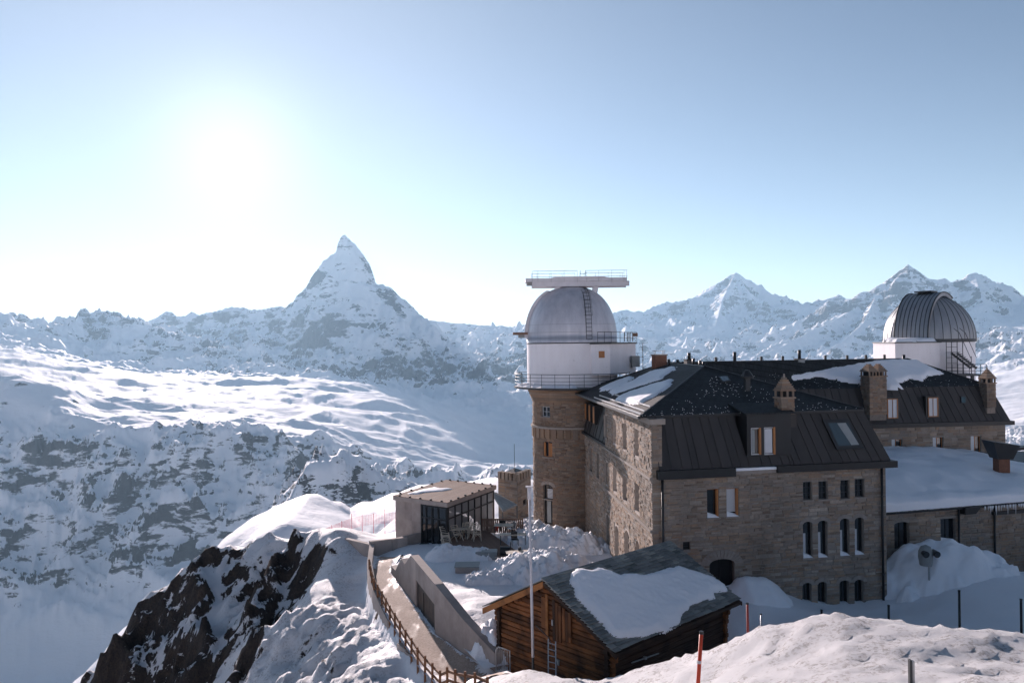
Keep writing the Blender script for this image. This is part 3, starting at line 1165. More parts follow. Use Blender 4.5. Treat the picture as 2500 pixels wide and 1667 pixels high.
M['blind'] = mat_plain('white_blind', (0.62, 0.63, 0.64), 0.8, 0, 0.05)
M['curtain_or_dark_depth'] = mat_plain('dark_interior', (0.02, 0.02, 0.022), 0.9, 0, 0.3)  # near-black in place of the unlit depth behind panes and openings
M['concrete'] = mat_plain('concrete', (0.37, 0.315, 0.285), 0.85, 0, 0.24, 1.1, 0.12, 0.25)
M['deck_wood'] = mat_plain('deck_boards', (0.25, 0.165, 0.125), 0.8, 0, 0.22, 3.0, 0.15, 0.2)
M['pale_wood'] = mat_plain('pale_furniture_wood', (0.62, 0.54, 0.43), 0.65, 0, 0.12, 4.0)
M['fence_wood'] = mat_plain('fence_wood', (0.20, 0.10, 0.055), 0.8, 0, 0.25, 5.0, 0.2, 0.2, (1, 1, 0.3))
M['roof_wood'] = mat_plain('weathered_roof_boards', (0.20, 0.135, 0.10), 0.85, 0, 0.2, 1.4, 0.1, 0.2)
M['red_paint'] = mat_plain('red_paint', (0.62, 0.065, 0.025), 0.5, 0, 0.08)
M['dull_red'] = mat_plain('dull_red_paint', (0.30, 0.05, 0.04), 0.6, 0, 0.1)
M['brick'] = mat_plain('brick', (0.22, 0.11, 0.075), 0.9, 0, 0.25, 8.0, 0.3, 0.15)
M['grey_box'] = mat_plain('grey_cabinet', (0.27, 0.29, 0.29), 0.55, 0.2, 0.1)


def mat_glass(name, tint, rough=0.05):
    m = NT(name)
    m.set(color=tint, rough=rough, metal=0.0, spec=0.9)
    m.b.inputs['IOR'].default_value = 1.5
    return m.m


M['glass'] = mat_glass('window_glass', (0.012, 0.016, 0.019))


def mat_snow(name, bump=0.35, scale=6.0, dist=0.06, dirt=0.0, col=(0.91, 0.915, 0.93)):
    m = NT(name)
    w = m.wcoord()
    n1 = m.noise(w, scale, 5, 0.62)
    n2 = m.noise(w, scale * 5, 3, 0.6)
    h = m.math('ADD', n1, m.math('MULTIPLY', n2, 0.3))
    c = m.mix(m.ramp(n1, 0.3, 0.7), (col[0] * 0.96, col[1] * 0.965, col[2] * 0.98), col)
    if dirt:
        d1 = m.noise(w, 2.2, 6, 0.7)
        d2 = m.noise(w, 24.0, 4, 0.7)
        sp = m.math('MULTIPLY', m.smooth(d1, 0.50, 0.75), m.smooth(d2, 0.52, 0.72))
        c = m.mix(m.math('MULTIPLY', sp, dirt), c, (0.22, 0.19, 0.17))
    m.set(color=c, rough=0.6, normal=m.bump(h, bump, dist), spec=0.25)
    return m.m


M['snow'] = mat_snow('snow')
M['snow_soft'] = mat_snow('snow_soft', 0.18, 3.0, 0.05)
M['snow_lumpy'] = mat_snow('snow_lumpy', 0.6, 4.5, 0.10, 0.25)


def mat_slate(name, col, course, width, axis_rot=0.0, snow=0.0):
    """slates too small to pick apart: courses and joints as fine relief"""
    m = NT(name)
    g = m.n('ShaderNodeNewGeometry')
    mp = m.n('ShaderNodeMapping')
    mp.inputs['Rotation'].default_value = (0, 0, axis_rot)
    m.t.links.new(g.outputs['Position'], mp.inputs[0])
    b = m.n('ShaderNodeTexBrick')
    m.t.links.new(mp.outputs[0], b.inputs['Vector'])
    b.inputs['Scale'].default_value = 1.0
    b.inputs['Brick Width'].default_value = width
    b.inputs['Row Height'].default_value = course
    b.inputs['Mortar Size'].default_value = course * 0.10
    b.inputs['Color1'].default_value = (0.75, 0.75, 0.75, 1)
    b.inputs['Color2'].default_value = (1.25, 1.25, 1.25, 1)
    b.inputs['Mortar'].default_value = (0.3, 0.3, 0.3, 1)
    n1 = m.noise(mp.outputs[0], 1.5, 5, 0.6)
    c = m.mix(1.0, col, b.outputs['Color'], 'MULTIPLY')
    c = m.mix(m.ramp(n1, 0.35, 0.75, 0, 0.5), c, (col[0] * 1.9, col[1] * 1.9, col[2] * 1.85))
    h = m.math('MULTIPLY', b.outputs['Fac'], -1.0)
    m.set(color=c, rough=0.7, normal=m.bump(h, 0.6, 0.03), spec=0.18)
    return m.m


M['slate_far'] = mat_slate('roof_slates', (0.023, 0.027, 0.030), 0.26, 0.38, radians(-11))
M['slate_side'] = mat_slate('roof_slates_side', (0.030, 0.032, 0.034), 0.26, 0.38, radians(84))


def mat_slate_piece(name):
    m = NT(name)
    r = rnd_id(m)
    w = m.wcoord()
    n1 = m.noise(w, 5.0, 5, 0.65)
    c = color_ramp(m, r, [(0.0, (0.115, 0.122, 0.120)), (0.35, (0.30, 0.308, 0.29)), (0.55, (0.16, 0.168, 0.165)), (0.8, (0.25, 0.258, 0.245)), (1.0, (0.38, 0.375, 0.34))])
    c = m.mix(m.ramp(n1, 0.45, 0.8, 0, 0.4), c, (0.28, 0.275, 0.25))
    m.set(color=c, rough=0.7, normal=m.bump(n1, 0.3, 0.02), spec=0.3)
    return m.m


M['slate_piece'] = mat_slate_piece('slate')


def mat_log(name, base, hi, axis=0):
    m = NT(name)
    r = rnd_id(m)
    tc = m.n('ShaderNodeTexCoord')
    mp = m.n('ShaderNodeMapping')
    mp.inputs['Scale'].default_value = [(1.2, 14, 14), (14, 1.2, 14), (14, 14, 1.2)][axis]
    m.t.links.new(tc.outputs['Object'], mp.inputs[0])
    n1 = m.noise(mp.outputs[0], 1.5, 6, 0.65, 0.3)
    n2 = m.noise(m.wcoord(), 1.1, 3, 0.5)
    c = m.mix(n1, base, hi)
    c = m.mix(m.math('MULTIPLY', m.smooth(n2, 0.45, 0.7), 0.75), c, (base[0] * 0.35, base[1] * 0.35, base[2] * 0.4))
    c = m.mix(m.math('MULTIPLY', m.math('POWER', r, 1.3), 0.7), c, (0.03, 0.018, 0.012))
    m.set(color=c, rough=0.72, normal=m.bump(n1, 0.5, 0.02), spec=0.25)
    return m.m


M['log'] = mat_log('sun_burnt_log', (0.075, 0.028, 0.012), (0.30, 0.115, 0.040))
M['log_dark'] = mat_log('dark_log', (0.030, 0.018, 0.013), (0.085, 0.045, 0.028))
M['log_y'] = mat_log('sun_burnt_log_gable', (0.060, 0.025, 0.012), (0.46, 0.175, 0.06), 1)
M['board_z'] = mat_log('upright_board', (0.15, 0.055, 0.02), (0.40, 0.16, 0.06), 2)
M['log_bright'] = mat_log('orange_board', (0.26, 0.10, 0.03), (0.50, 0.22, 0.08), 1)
# ------------------------------------------------------------------ ground close to the hotel
def rbf(ctrl, X, Y, smooth=0.02):
    c = np.array(ctrl, float)
    n = len(c)

    def k(r2):
        return np.where(r2 > 1e-9, 0.5 * r2 * np.log(np.maximum(r2, 1e-12)), 0)
    dx = c[:, None, 0] - c[None, :, 0]
    dy = c[:, None, 1] - c[None, :, 1]
    A = k(dx * dx + dy * dy) + np.eye(n) * smooth * 50
    Pm = np.c_[np.ones(n), c[:, 0], c[:, 1]]
    S = np.block([[A, Pm], [Pm.T, np.zeros((3, 3))]])
    w = np.linalg.solve(S, np.r_[c[:, 2], 0, 0, 0])
    Z = w[n] + w[n + 1] * X + w[n + 2] * Y
    for i in range(n):
        r2 = (X - c[i, 0]) ** 2 + (Y - c[i, 1]) ** 2
        Z = Z + w[i] * k(r2)
    return Z


def Dp(dx, dy, depth):
    p = D(dx, dy, depth)
    return (p.x, p.y, p.z)


def Sp(px, py, depth):
    p = P(px, py, depth)
    return (p.x, p.y, p.z)


# edge of the ramp (wooden fence) and the sloping concrete wall, in plan
FENCE = [(-10.9, 60.5), (-10.3, 56.0), (-9.35, 52.0), (-7.35, 46.5), (-5.5, 41.8), (-3.75, 37.6), (-2.6, 34.6), (-1.0, 31.0)]
RWALL = [(-8.45, 54.9), (-6.4, 49.5), (-4.42, 44.4), (-2.7, 41.6), (-1.02, 39.3)]



inner_pts = [
    (-9.5, 62, -15.4), (-10, 58, -15.45), (-8.8, 54, -15.6), (-6.5, 48, -15.9), (-4.6, 43, -16.15), (-2.8, 40, -16.3), (-2.2, 37.4, -16.1),
    (-4, 64, -15.4), (0, 62, -15.4), (3, 63, -15.5), (6, 60, -15.5), (-2, 72, -16.6), (-8, 72, -16.2), (3, 69, -16.4), (1, 74, -17.0), (6, 52, -15.3), (2, 57, -15.3),
    (8, 46, -14.9), (10, 45.5, -14.6), (12.9, 46.7, -14.4), (14.2, 46.9, -14.3), (15.6, 47.1, -14.9), (17, 47.4, -15.5), (19.5, 47.9, -15.8), (22.2, 48.6, -15.7), (24, 49.5, -15.4),
    (26, 52, -14.4), (30, 53.5, -15.2), (35, 54.5, -16.0), (40, 55.5, -16.2), (46, 57, -16.4),
    (14, 42, -15.4), (18, 43, -16.0), (23, 44.5, -15.6), (27, 46, -14.6), (31, 47, -14.1), (36, 48, -14.0), (42, 49, -14.0),
    (-1.0, 37.5, -15.9), (1, 36.0, -15.7), (3.5, 33.6, -15.0), (-0.5, 41, -15.6), (6, 38, -15.9), (9, 41, -15.9), (12, 40.5, -15.7), (14, 38, -15.2), (18, 38, -15.0), (24, 39, -14.8), (30, 41, -14.3),
    Sp(1168, 1662, 36.8), Sp(1248, 1644, 36.2), Sp(1317, 1636, 34.6), Sp(1418, 1652, 32.2), Sp(1522, 1644, 30.2), Sp(1596, 1626, 28.8), Sp(1706, 1600, 27.2), Sp(1826, 1560, 25.8),
    Sp(1938, 1534, 25.2), Sp(2006, 1511, 24.8), Sp(2095, 1520, 24.6), Sp(2183, 1524, 24.4), Sp(2241, 1536, 24.4), Sp(2397, 1538, 24.2), Sp(2500, 1560, 24.2), Sp(2650, 1580, 24.5),
    Sp(1400, 1690, 29.5), Sp(1550, 1680, 27), Sp(1700, 1690, 23.5), Sp(1900, 1640, 21.5), Sp(2100, 1600, 21), Sp(2300, 1620, 20), Sp(2500, 1620, 20), Sp(2000, 1690, 18.5), Sp(2300, 1690, 16.5), Sp(2600, 1680, 16),
    (0, 0, -1.75), (-3, 2, -1.9), (4, 2, -1.9), (0, 5, -2.9), (5, 10, -5.2), (0, 14, -7.4), (10, 14, -6.6), (0, 22, -10.6), (-2, 30, -14.2), (14, 14, -6.4), (-8, 8, -5.0), (0, -12, -1.6), (12, -10, -1.6), (-12, -10, -3),
    (30, 20, -8.8), (40, 30, -10.5), (50, 45, -13.5), (25, 5, -4.0), (45, 5, -6.0), (55, 60, -17.5), (60, 75, -24), (52, 85, -26), (10, 85, -18), (20, 90, -20), (0, 84, -18.5), (35, 92, -24), (-8, 80, -18),
    (-10, 20, -14.5), (-6, 27, -15.6), (-5, 15, -9.5), (-8, 15, -10.5), (-3, 19, -11), (-6, 20, -12.5), (-10, 12, -9.5), (-4, 10, -6.2), (-4, 25, -14.2),
]

upper_pts = [
    (-8.0, 55.2, -15.05), (-6.0, 49.8, -15.1), (-4.0, 44.7, -15.2), (-2.2, 41.9, -15.35), (-0.7, 39.6, -15.55), (-3.5, 54.5, -15.1), (-0.5, 50, -15.1), (2, 48, -15.15), (1.5, 45, -15.2), (0, 42, -15.4),
    (-2.5, 47.5, -15.12), (4, 46, -15.2), (4, 52, -15.2), (-2, 55.5, -15.2), (2, 56, -15.3), (1.0, 40.5, -15.6), (7, 45, -15.2), (7, 56, -15.4),
]
outer_pts = [
    (-11.3, 61.5, -16.2), (-11.6, 58.5, -17.0), (-10.9, 56, -17.4), (-10.0, 52, -17.4), (-7.9, 46.2, -17.2), (-6.1, 41.6, -17.2), (-4.3, 37.4, -16.6), (-3.0, 34.5, -15.8), (-2.2, 31, -14.9),
    Dp(700, 1568, 46), Dp(800, 1480, 46.5), Dp(900, 1510, 42.8), Dp(650, 1450, 52), Dp(760, 1330, 58), Dp(600, 1500, 52.5), Dp(740, 1430, 51), Dp(860, 1568, 40.8), Dp(560, 1568, 52.5),
    Dp(745, 1246, 62), Dp(680, 1246, 66), Dp(600, 1248, 69), Dp(520, 1262, 71), Dp(430, 1292, 72), Dp(390, 1330, 71), Dp(340, 1375, 70), Dp(300, 1430, 68.5), Dp(260, 1490, 67), Dp(222, 1545, 66), Dp(180, 1600, 65.5),
    Dp(640, 1300, 66), Dp(560, 1340, 65.5), Dp(480, 1350, 67), Dp(520, 1430, 61.5), Dp(440, 1430, 64), Dp(400, 1500, 62.5), Dp(350, 1568, 61.5), Dp(470, 1568, 57), Dp(580, 1480, 56.5), Dp(620, 1400, 60), Dp(700, 1330, 61.5), Dp(270, 1568, 63.5),
    (-20, 82, -28), (-27, 80, -31), (-30, 88, -48), (-44, 80, -62), (-50, 66, -64), (-46, 50, -54), (-32, 44, -34), (-20, 38, -25), (-12, 30, -18.5), (-16, 20, -18), (-30, 25, -28), (-55, 20, -50), (-60, 50, -62), (-60, 90, -75), (-12, 80, -21), (-14, 72, -18),
    (-8, 12, -9), (-20, 5, -16), (-6, 24, -14.8), (-10, 20, -15), (-6, 15, -10.5), (-4, 18, -11.5), (-14, 14, -14), (-9, 27, -17),
]


for _q in ((390, 1330, 71), (340, 1375, 70), (300, 1430, 68.5), (260, 1490, 67), (222, 1545, 66), (180, 1600, 65.5)):
    _p = D(*_q)
    outer_pts += [(_p.x - 1.6, _p.y + 1.6, _p.z - 3.2), (_p.x - 4.5, _p.y + 4.5, _p.z - 10.0)]


def side_of(poly, X, Y):
    """signed distance to a polyline that runs roughly from far to near; > 0 to its right (larger x)"""
    best = np.full(X.shape, 1e9)
    sg = np.ones(X.shape)
    for (ax, ay), (bx, by) in zip(poly[:-1], poly[1:]):
        vx, vy = bx - ax, by - ay
        t = np.clip(((X - ax) * vx + (Y - ay) * vy) / (vx * vx + vy * vy), 0, 1)
        d = np.hypot(X - ax - vx * t, Y - ay - vy * t)
        cr = vx * (Y - ay) - vy * (X - ax)
        upd = d < best
        best = np.where(upd, d, best)
        sg = np.where(upd, np.sign(cr), sg)
    return best * sg


def in_poly(pts, X, Y):
    ins = np.zeros(X.shape, bool)
    m = len(pts)
    for i in range(m):
        ax, ay = pts[i]
        bx, by = pts[(i + 1) % m]
        ins ^= ((ay > Y) != (by > Y)) & (X < (bx - ax) * (Y - ay) / (by - ay + 1e-12) + ax)
    return ins


UPPER_POLY = [(x + 0.36, y + 0.14) for x, y in RWALL] + [(0.3, 39.9), (3.2, 42.6), (7.2, 46.2), (7.0, 57.2), (-1.0, 56.6), (-6.0, 56.0)]
_fence_ext = [(-12.5, 95)] + FENCE + [(0.0, 24.0), (-2.0, 10.0), (-6.0, -30.0)]


def ground_height(X, Y, noise=True):
    zi = rbf(inner_pts, X, Y)
    zo = rbf(outer_pts, X, Y)
    zu = rbf(upper_pts, X, Y)
    sf = side_of(_fence_ext, X, Y)
    # the step at the retaining wall is sharp where the wall stands, soft elsewhere
    softness = np.where(Y > 58, 3.0, np.where(Y < 36, 4.0, 0.22))
    t = np.clip(sf / softness * 0.5 + 0.5, 0, 1)
    t = t * t * (3 - 2 * t)
    z = zo * (1 - t) + zi * t
    up = in_poly(UPPER_POLY, X, Y)
    z = np.where(up, zu, z)
    if noise:
        flat = np.clip((sf + 0.2) / 0.6, 0, 1) * (Y > 39) * (Y < 62) * (X < -1.5) * (~up)      # the ramp and terrace stay smooth
        lump = fbm(X / 1.7, Y / 1.7, 5, 4) * 0.13 + fbm(X / 6.5, Y / 6.5, 3, 14) * 0.18
        z = z + lump * (1 - 0.9 * flat) * np.where(up, 0.75, 1)
        wind = fbm(X / 2.6 + 0.5 * Y, Y / 0.55, 3, 40) * 0.035
        z = z + np.where(up, wind, 0)
        fore = np.clip((38 - Y) / 6, 0, 1) * np.clip((sf - 0.5) / 3, 0, 1)
        z = z + fore * (np.abs(fbm(X / 0.7, Y / 0.7, 5, 50, 0.6)) * 0.14 + fbm(X / 3.1, Y / 3.1, 3, 52) * 0.06 - 0.04)
        outside = np.clip(-sf / 2.0, 0, 1)
        # broken debris of old snow below the fence
        deb = np.clip(-sf / 1.2, 0, 1) * np.clip((14 + sf) / 5, 0, 1) * np.clip((57 - Y) / 4, 0, 1) * (Y > 30)
        z = z + deb * (np.abs(fbm(X / 1.3, Y / 1.3, 5, 71)) * 0.55 - 0.12)
        # rock steps of the outcrop
        rk = rock_zone(X, Y) * (1 - 0.8 * np.clip((X + 18) / 4, 0, 1) * np.clip((Y - 54) / 4, 0, 1))
        rk = rk * np.clip((73.5 - Y + 0.12 * (X + 30)) / 7.0, 0.12, 1)
        z = z + rk * ((ridged(X / 6.5, Y / 6.5, 5, 33) - 0.75) * 2.3 + (ridged(X / 2.1, Y / 2.1, 4, 35) - 0.75) * 0.85)
    return z, sf, up


ROCKS = [  # (row/col in the 2352 px view, depth, radii in metres, amount) of the bare rock on the outcrop
    (480, 1310, 71, 5.5, 3.0, 1.0), (400, 1370, 69, 4.0, 4.0, 0.9), (330, 1450, 67, 4.5, 4.5, 1.0), (270, 1540, 65, 5, 5, 1.0), (420, 1420, 66, 3.5, 2.5, 0.9), (520, 1330, 67, 2.5, 1.5, 0.7),
    (390, 1540, 61, 5.0, 3.0, 1.0), (480, 1545, 58.5, 3.0, 2.0, 0.8), (610, 1310, 65, 2.2, 3.5, 1.0), (650, 1290, 65, 2.0, 3, 0.95), (600, 1420, 60, 2.4, 3.0, 0.95), (570, 1540, 54, 2.2, 2.6, 1.0), (640, 1380, 60, 2.6, 2.4, 0.9),
    (700, 1320, 62, 2.6, 2.2, 0.9), (740, 1300, 61.5, 1.8, 1.6, 0.85), (770, 1275, 61, 1.2, 1.0, 0.8), (650, 1470, 55, 1.3, 2.0, 0.7), (540, 1385, 63.5, 0.9, 2.0, 0.6), (300, 1500, 66.5, 6, 4, 0.9),
    (740, 1540, 46.5, 1.3, 1.0, 0.6), (690, 1500, 50, 1.2, 1.4, 0.6), (780, 1560, 44.5, 1.0, 0.7, 0.5), (830, 1420, 50, 0.7, 0.8, 0.4),
]


def rock_zone(X, Y):
    s = np.zeros(X.shape)
    for dx, dy, dep, rx, ry, a in ROCKS:
        p = D(dx, dy, dep)
        q = ((X - p.x) / rx) ** 2 + ((Y - p.y) / ry) ** 2
        s = np.maximum(s, a * np.exp(-q * 0.8))
    return s


def close_material():
    m = NT('snow_and_rock_close')
    w = m.wcoord()
    tilt = m.wcoord((0.8, 0.8, 0.6), (0.3, 0.2, 0.4))
    n0 = m.noise(tilt, 0.38, 4, 0.6, 0.6)
    n1 = m.noise(tilt, 1.3, 6, 0.66, 0.5)
    n2 = m.noise(w, 7.0, 5, 0.65)
    n3 = m.noise(w, 30.0, 3, 0.6)
    n1b = m.noise(m.wcoord((1.6, 1.6, 0.8), (0.5, 0.3, 0.9)), 1.1, 6, 0.7, 0.6)
    a = m.attr('rock')
    s = m.math('ADD', a, m.math('MULTIPLY', m.math('SUBTRACT', n1, 0.5), 1.5))
    s = m.math('ADD', s, m.math('MULTIPLY', m.math('SUBTRACT', n0, 0.5), 1.1))
    mask = m.smooth(s, 0.47, 0.56)
    rock = color_ramp(m, m.math('ADD', m.math('MULTIPLY', n2, 0.45), m.math('MULTIPLY', n1b, 0.55)), [(0.30, (0.014, 0.014, 0.016)), (0.46, (0.040, 0.032, 0.030)), (0.58, (0.075, 0.054, 0.043)), (0.75, (0.15, 0.115, 0.09))])
    d = m.attr('dirt')
    dirt = m.math('MULTIPLY', d, m.math('MULTIPLY', m.smooth(n1, 0.40, 0.60), m.smooth(n2, 0.46, 0.60)))
    snow = m.mix(n2, (0.85, 0.855, 0.875), (0.90, 0.90, 0.915))
    snow = m.mix(m.math('MULTIPLY', dirt, 0.75), snow, (0.20, 0.165, 0.14))
    col = m.mix(mask, snow, rock)
    h = m.math('ADD', m.math('MULTIPLY', n2, m.math('ADD', 0.5, m.math('MULTIPLY', mask, 1.3))), m.math('ADD', m.math('MULTIPLY', mask, m.math('ADD', 0.6, m.math('MULTIPLY', n1b, 4.5))), m.math('MULTIPLY', n3, 0.22)))
    f = m.attr('rough')
    n4 = m.noise(w, 16.0, 6, 0.8, 0.4)
    h = m.math('ADD', h, m.math('MULTIPLY', m.math('MULTIPLY', m.math('ABSOLUTE', m.math('SUBTRACT', n4, 0.5)), f), -6.0))
    m.set(color=col, rough=m.ramp(mask, 0, 1, 0.6, 0.85), normal=m.bump(h, 0.7, 0.16), spec=0.25)
    return m.m


M['ground'] = close_material()


def build_ground():
    gx = np.concatenate([np.arange(-62, -40, 0.8), np.arange(-40, 26, 0.26), np.arange(26, 62, 0.6)])
    gy = np.concatenate([np.arange(-30, 12, 1.0), np.arange(12, 30, 0.22), np.arange(30, 76, 0.27), np.arange(76, 104, 0.9)])
    X, Y = np.meshgrid(gx, gy)
    Z, sf, up = ground_height(X, Y)
    # rim dips under the wider terrain
    rim = np.maximum.reduce([np.clip((np.abs(X) - 54) / 8, 0, 1), np.clip((Y - 92) / 10, 0, 1)])
    Z = Z - 45 * rim ** 2
    rk = rock_zone(X, Y)
    zx = np.gradient(Z, axis=1) / np.gradient(X, axis=1)
    zy = np.gradient(Z, axis=0) / np.gradient(Y, axis=0)
    sl = np.hypot(zx, zy)
    rock = np.where(rk > 0.02, rk * 0.60 + np.clip((sl - 0.85) * 0.30, -0.30, 0.28), -0.6)
    rock = np.where(Y < 35, -1.0, rock)
    dirt = np.clip((38 - Y) / 6, 0, 1) * 0.8 + np.clip(-sf / 2, 0, 1) * np.clip((14 + sf) / 5, 0, 1) * (Y > 33) * 0.6
    o = grid_object('snow_ground', X, Y, Z, M['ground'], {'rock': rock, 'dirt': dirt, 'rough': np.clip((38 - Y) / 5, 0, 1) + 0.35 * np.clip(-sf / 2, 0, 1)})
    tag(o, 'snow covered ground with dark rock outcrop', None, None, 'structure')


build_ground()


def gz(x, y):
    z, _, _ = ground_height(np.array([[x]], float), np.array([[y]], float))
    return float(z[0, 0])
# ------------------------------------------------------------------ the stone hotel
def z5(x, y): return (1250 + x / 3.1356, 900 + y / 3.1356)
def z6(x, y): return (1550 + x / 3.618, 820 + y / 3.618)
def z7(x, y): return (1550 + x / 3.618, 1130 + y / 3.618)
def z8(x, y): return (2000 + x / 3.136, 640 + y / 3.136)
def z4(x, y): return (1200 + x / 4.126, 620 + y / 4.126)
def zA(x, y): return (2050 + x / 3.484, 1050 + y / 3.484)


HC = (7.93, 46.0)          # front left corner
HR = (22.62, 48.85)        # front right corner
HL = (6.9, 60.0)          # end of the sunlit side
HS0, HS1 = (7.25, 60.0), (6.2, 71.2)
ZE = -7.75                 # eaves under the mansard
ZB = -4.28                 # break between mansard and upper roof

hotel = thing('stone_hotel', 'large rubble stone hotel with dark metal mansard roof and tall chimneys', 'hotel', (15, 55, -15.5))
WF = Wall(HC, HR)
WL = Wall(HL, HC)          # s runs from far to near, out points left
WS = Wall(HS1, HS0)


def window(parent, W, op, frame_mat='orange_wood', bars=(1, 0), recess=0.22, fill='glass', sill=True, fw=0.06, open_leaf=False, blind=0.0, lit_sash=None, snow=False):
    """a window in an opening: frame, glazing bars, pane, sill, blind"""
    a, b, c, d = op[:4]
    rise = op[4] if len(op) > 4 else 0
    mb = MB()

    def piece(s0, s1, z0, z1, o0, o1):
        mb.hexa([W.pt(s0, z0, o0), W.pt(s1, z0, o0), W.pt(s1, z0, o1), W.pt(s0, z0, o1), W.pt(s0, z1, o0), W.pt(s1, z1, o0), W.pt(s1, z1, o1), W.pt(s0, z1, o1)])
    r0, r1 = -recess - 0.03, -recess + 0.04
    piece(a, a + fw, c, d, r0, r1)
    piece(b - fw, b, c, d, r0, r1)
    piece(a + fw, b - fw, c, c + fw, r0, r1)
    piece(a + fw, b - fw, d - fw, d, r0, r1)
    for k in range(bars[0]):
        x = a + (b - a) * (k + 1) / (bars[0] + 1)
        piece(x - 0.02, x + 0.02, c + fw, d - fw, r0 + 0.01, r1 - 0.01)
    for k in range(bars[1]):
        z = c + (d - c) * (k + 1) / (bars[1] + 1)
        piece(a + fw, b - fw, z - 0.018, z + 0.018, r0 + 0.012, r1 - 0.012)
    w = mb.build('window', frame_mat, parent)
    p = MB()
    p.quad(W.pt(a + fw * 0.5, c + fw * 0.5, -recess - 0.012), W.pt(b - fw * 0.5, c + fw * 0.5, -recess - 0.012), W.pt(b - fw * 0.5, d - fw * 0.5, -recess - 0.012), W.pt(a + fw * 0.5, d - fw * 0.5, -recess - 0.012))
    p.build('pane', M[fill], w)
    if blind:
        q = MB()
        z = d - fw - (d - c - 2 * fw) * blind
        q.hexa([W.pt(s, zz, o) for zz in (z, d - fw) for s, o in ((a + fw, -recess + 0.0), (b - fw, -recess + 0.0), (b - fw, -recess + 0.012), (a + fw, -recess + 0.012))])
        q.build('blind', 'blind', w)
    if sill:
        q = MB()
        q.hexa([W.pt(s, zz, o) for zz in (c - 0.09, c - 0.01) for s, o in ((a - 0.08, -recess), (b + 0.08, -recess), (b + 0.08, 0.09), (a - 0.08, 0.09))])
        q.build('sill', 'stone_slab', w)
    if snow:
        q = MB()
        q.hexa([W.pt(a, c, -recess + 0.05), W.pt(b, c, -recess + 0.05), W.pt(b, c, 0.05), W.pt(a, c, 0.05),
                W.pt(a + 0.02, c + 0.30, -recess + 0.06), W.pt(b - 0.05, c + 0.10, -recess + 0.06), W.pt(b - 0.03, c + 0.03, 0.02), W.pt(a + 0.02, c + 0.05, 0.02)])
        q.build('snow', 'snow_soft', w, smooth=False)
    return w


M['stone_slab'] = mat_plain('dressed_stone', (0.32, 0.28, 0.245), 0.9, 0, 0.15, 4.0, 0.2, 0.15)


def arch_stones(parent, W, op, n, depth, mat='stone_slab', out=0.05):
    a, b, c, d, rise = op
    cs = (a + b) / 2
    rx = (b - a) / 2
    for k in range(n):
        t0 = pi * k / n
        t1 = pi * (k + 1) / n - 0.03
        mb = MB()
        pts = [(cs + rx * cos(t0), d - rise + rise * sin(t0)), (cs + rx * cos(t1), d - rise + rise * sin(t1)),
               (cs + (rx + depth) * cos(t1), d - rise + (rise + depth) * sin(t1)), (cs + (rx + depth) * cos(t0), d - rise + (rise + depth) * sin(t0))]
        mb.hexa([W.pt(s, z, -0.05) for s, z in pts] + [W.pt(s, z, out) for s, z in pts])
        mb.build('arch_stone', mat, parent)


# ---- front wall
def opsF(lst, rise=0.0):
    return [(*WF.rect(*z7(x0, y0), *z7(x1, y1)), rise) for x0, y0, x1, y1 in lst]


F_two = opsF([(638, 228, 740, 480), (810, 222, 915, 470)])
F_small = opsF([(1485, 165, 1565, 325), (1622, 160, 1703, 320), (1815, 150, 1895, 315), (1942, 140, 2027, 300)])
F_mid = opsF([(1485, 515, 1568, 835), (1618, 505, 1700, 830), (1812, 487, 1893, 815), (1942, 478, 2022, 805)], 0.16)
F_low = opsF([(1480, 1055, 1560, 1290), (1615, 1045, 1693, 1290), (1808, 1032, 1890, 1290), (1940, 1025, 2020, 1285)], 0.16)
F_door = [(*WF.rect(*z7(660, 845), *z7(880, 1180))[:2], -16.6, WF.rect(*z7(660, 845), *z7(880, 1180))[3], 0.30)]
F_vent = opsF([(425, 695, 487, 765)])
F_ops = F_two + F_small + F_mid + F_low + F_door + F_vent
mb = MB()
wall_mesh(mb, WF, 0, WF.L, -17.2, ZE + 0.1, F_ops, 0.34)
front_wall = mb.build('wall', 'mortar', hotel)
front_wall['label'] = 'shaded rubble stone front wall with narrow windows'
stF = lay_stones(WF, 0.02, WF.L - 0.02, -16.6, ZE, F_ops, 0.07, 0.25, 0.22, 0.85, 3)
# ---- sunlit side wall
def opsL(lst, rise=0.0):
    return [(*WL.rect(*z5(x0, y0), *z5(x1, y1)), rise) for x0, y0, x1, y1 in lst]


L_top = opsL([(703, 358, 728, 528), (773, 388, 800, 570), (848, 420, 880, 620), (938, 462, 972, 668)])
L_mid = opsL([(708, 714, 733, 880), (775, 758, 803, 940), (850, 822, 883, 1013), (940, 882, 977, 1092)])
L_low = opsL([(718, 1118, 750, 1440), (788, 1206, 820, 1500), (862, 1240, 900, 1560), (945, 1316, 978, 1650)], 0.55)
L_low = [(a, b, max(c, -15.9), d, r) for a, b, c, d, r in L_low]
L_ops = L_top + L_mid + L_low
mb = MB()
wall_mesh(mb, WL, 0, WL.L, -17.0, ZB - 0.12, L_ops, 0.34)
side_wall = mb.build('wall', 'pointing_sunlit', hotel)
side_wall['label'] = 'sunlit rough stone side wall with three rows of windows'
stL = lay_stones(WL, 0.02, WL.L - 0.0, -16.6, ZB - 0.45, L_ops, 0.13, 0.30, 0.22, 0.60, 4, proud=(0.015, 0.075), gap=0.03)
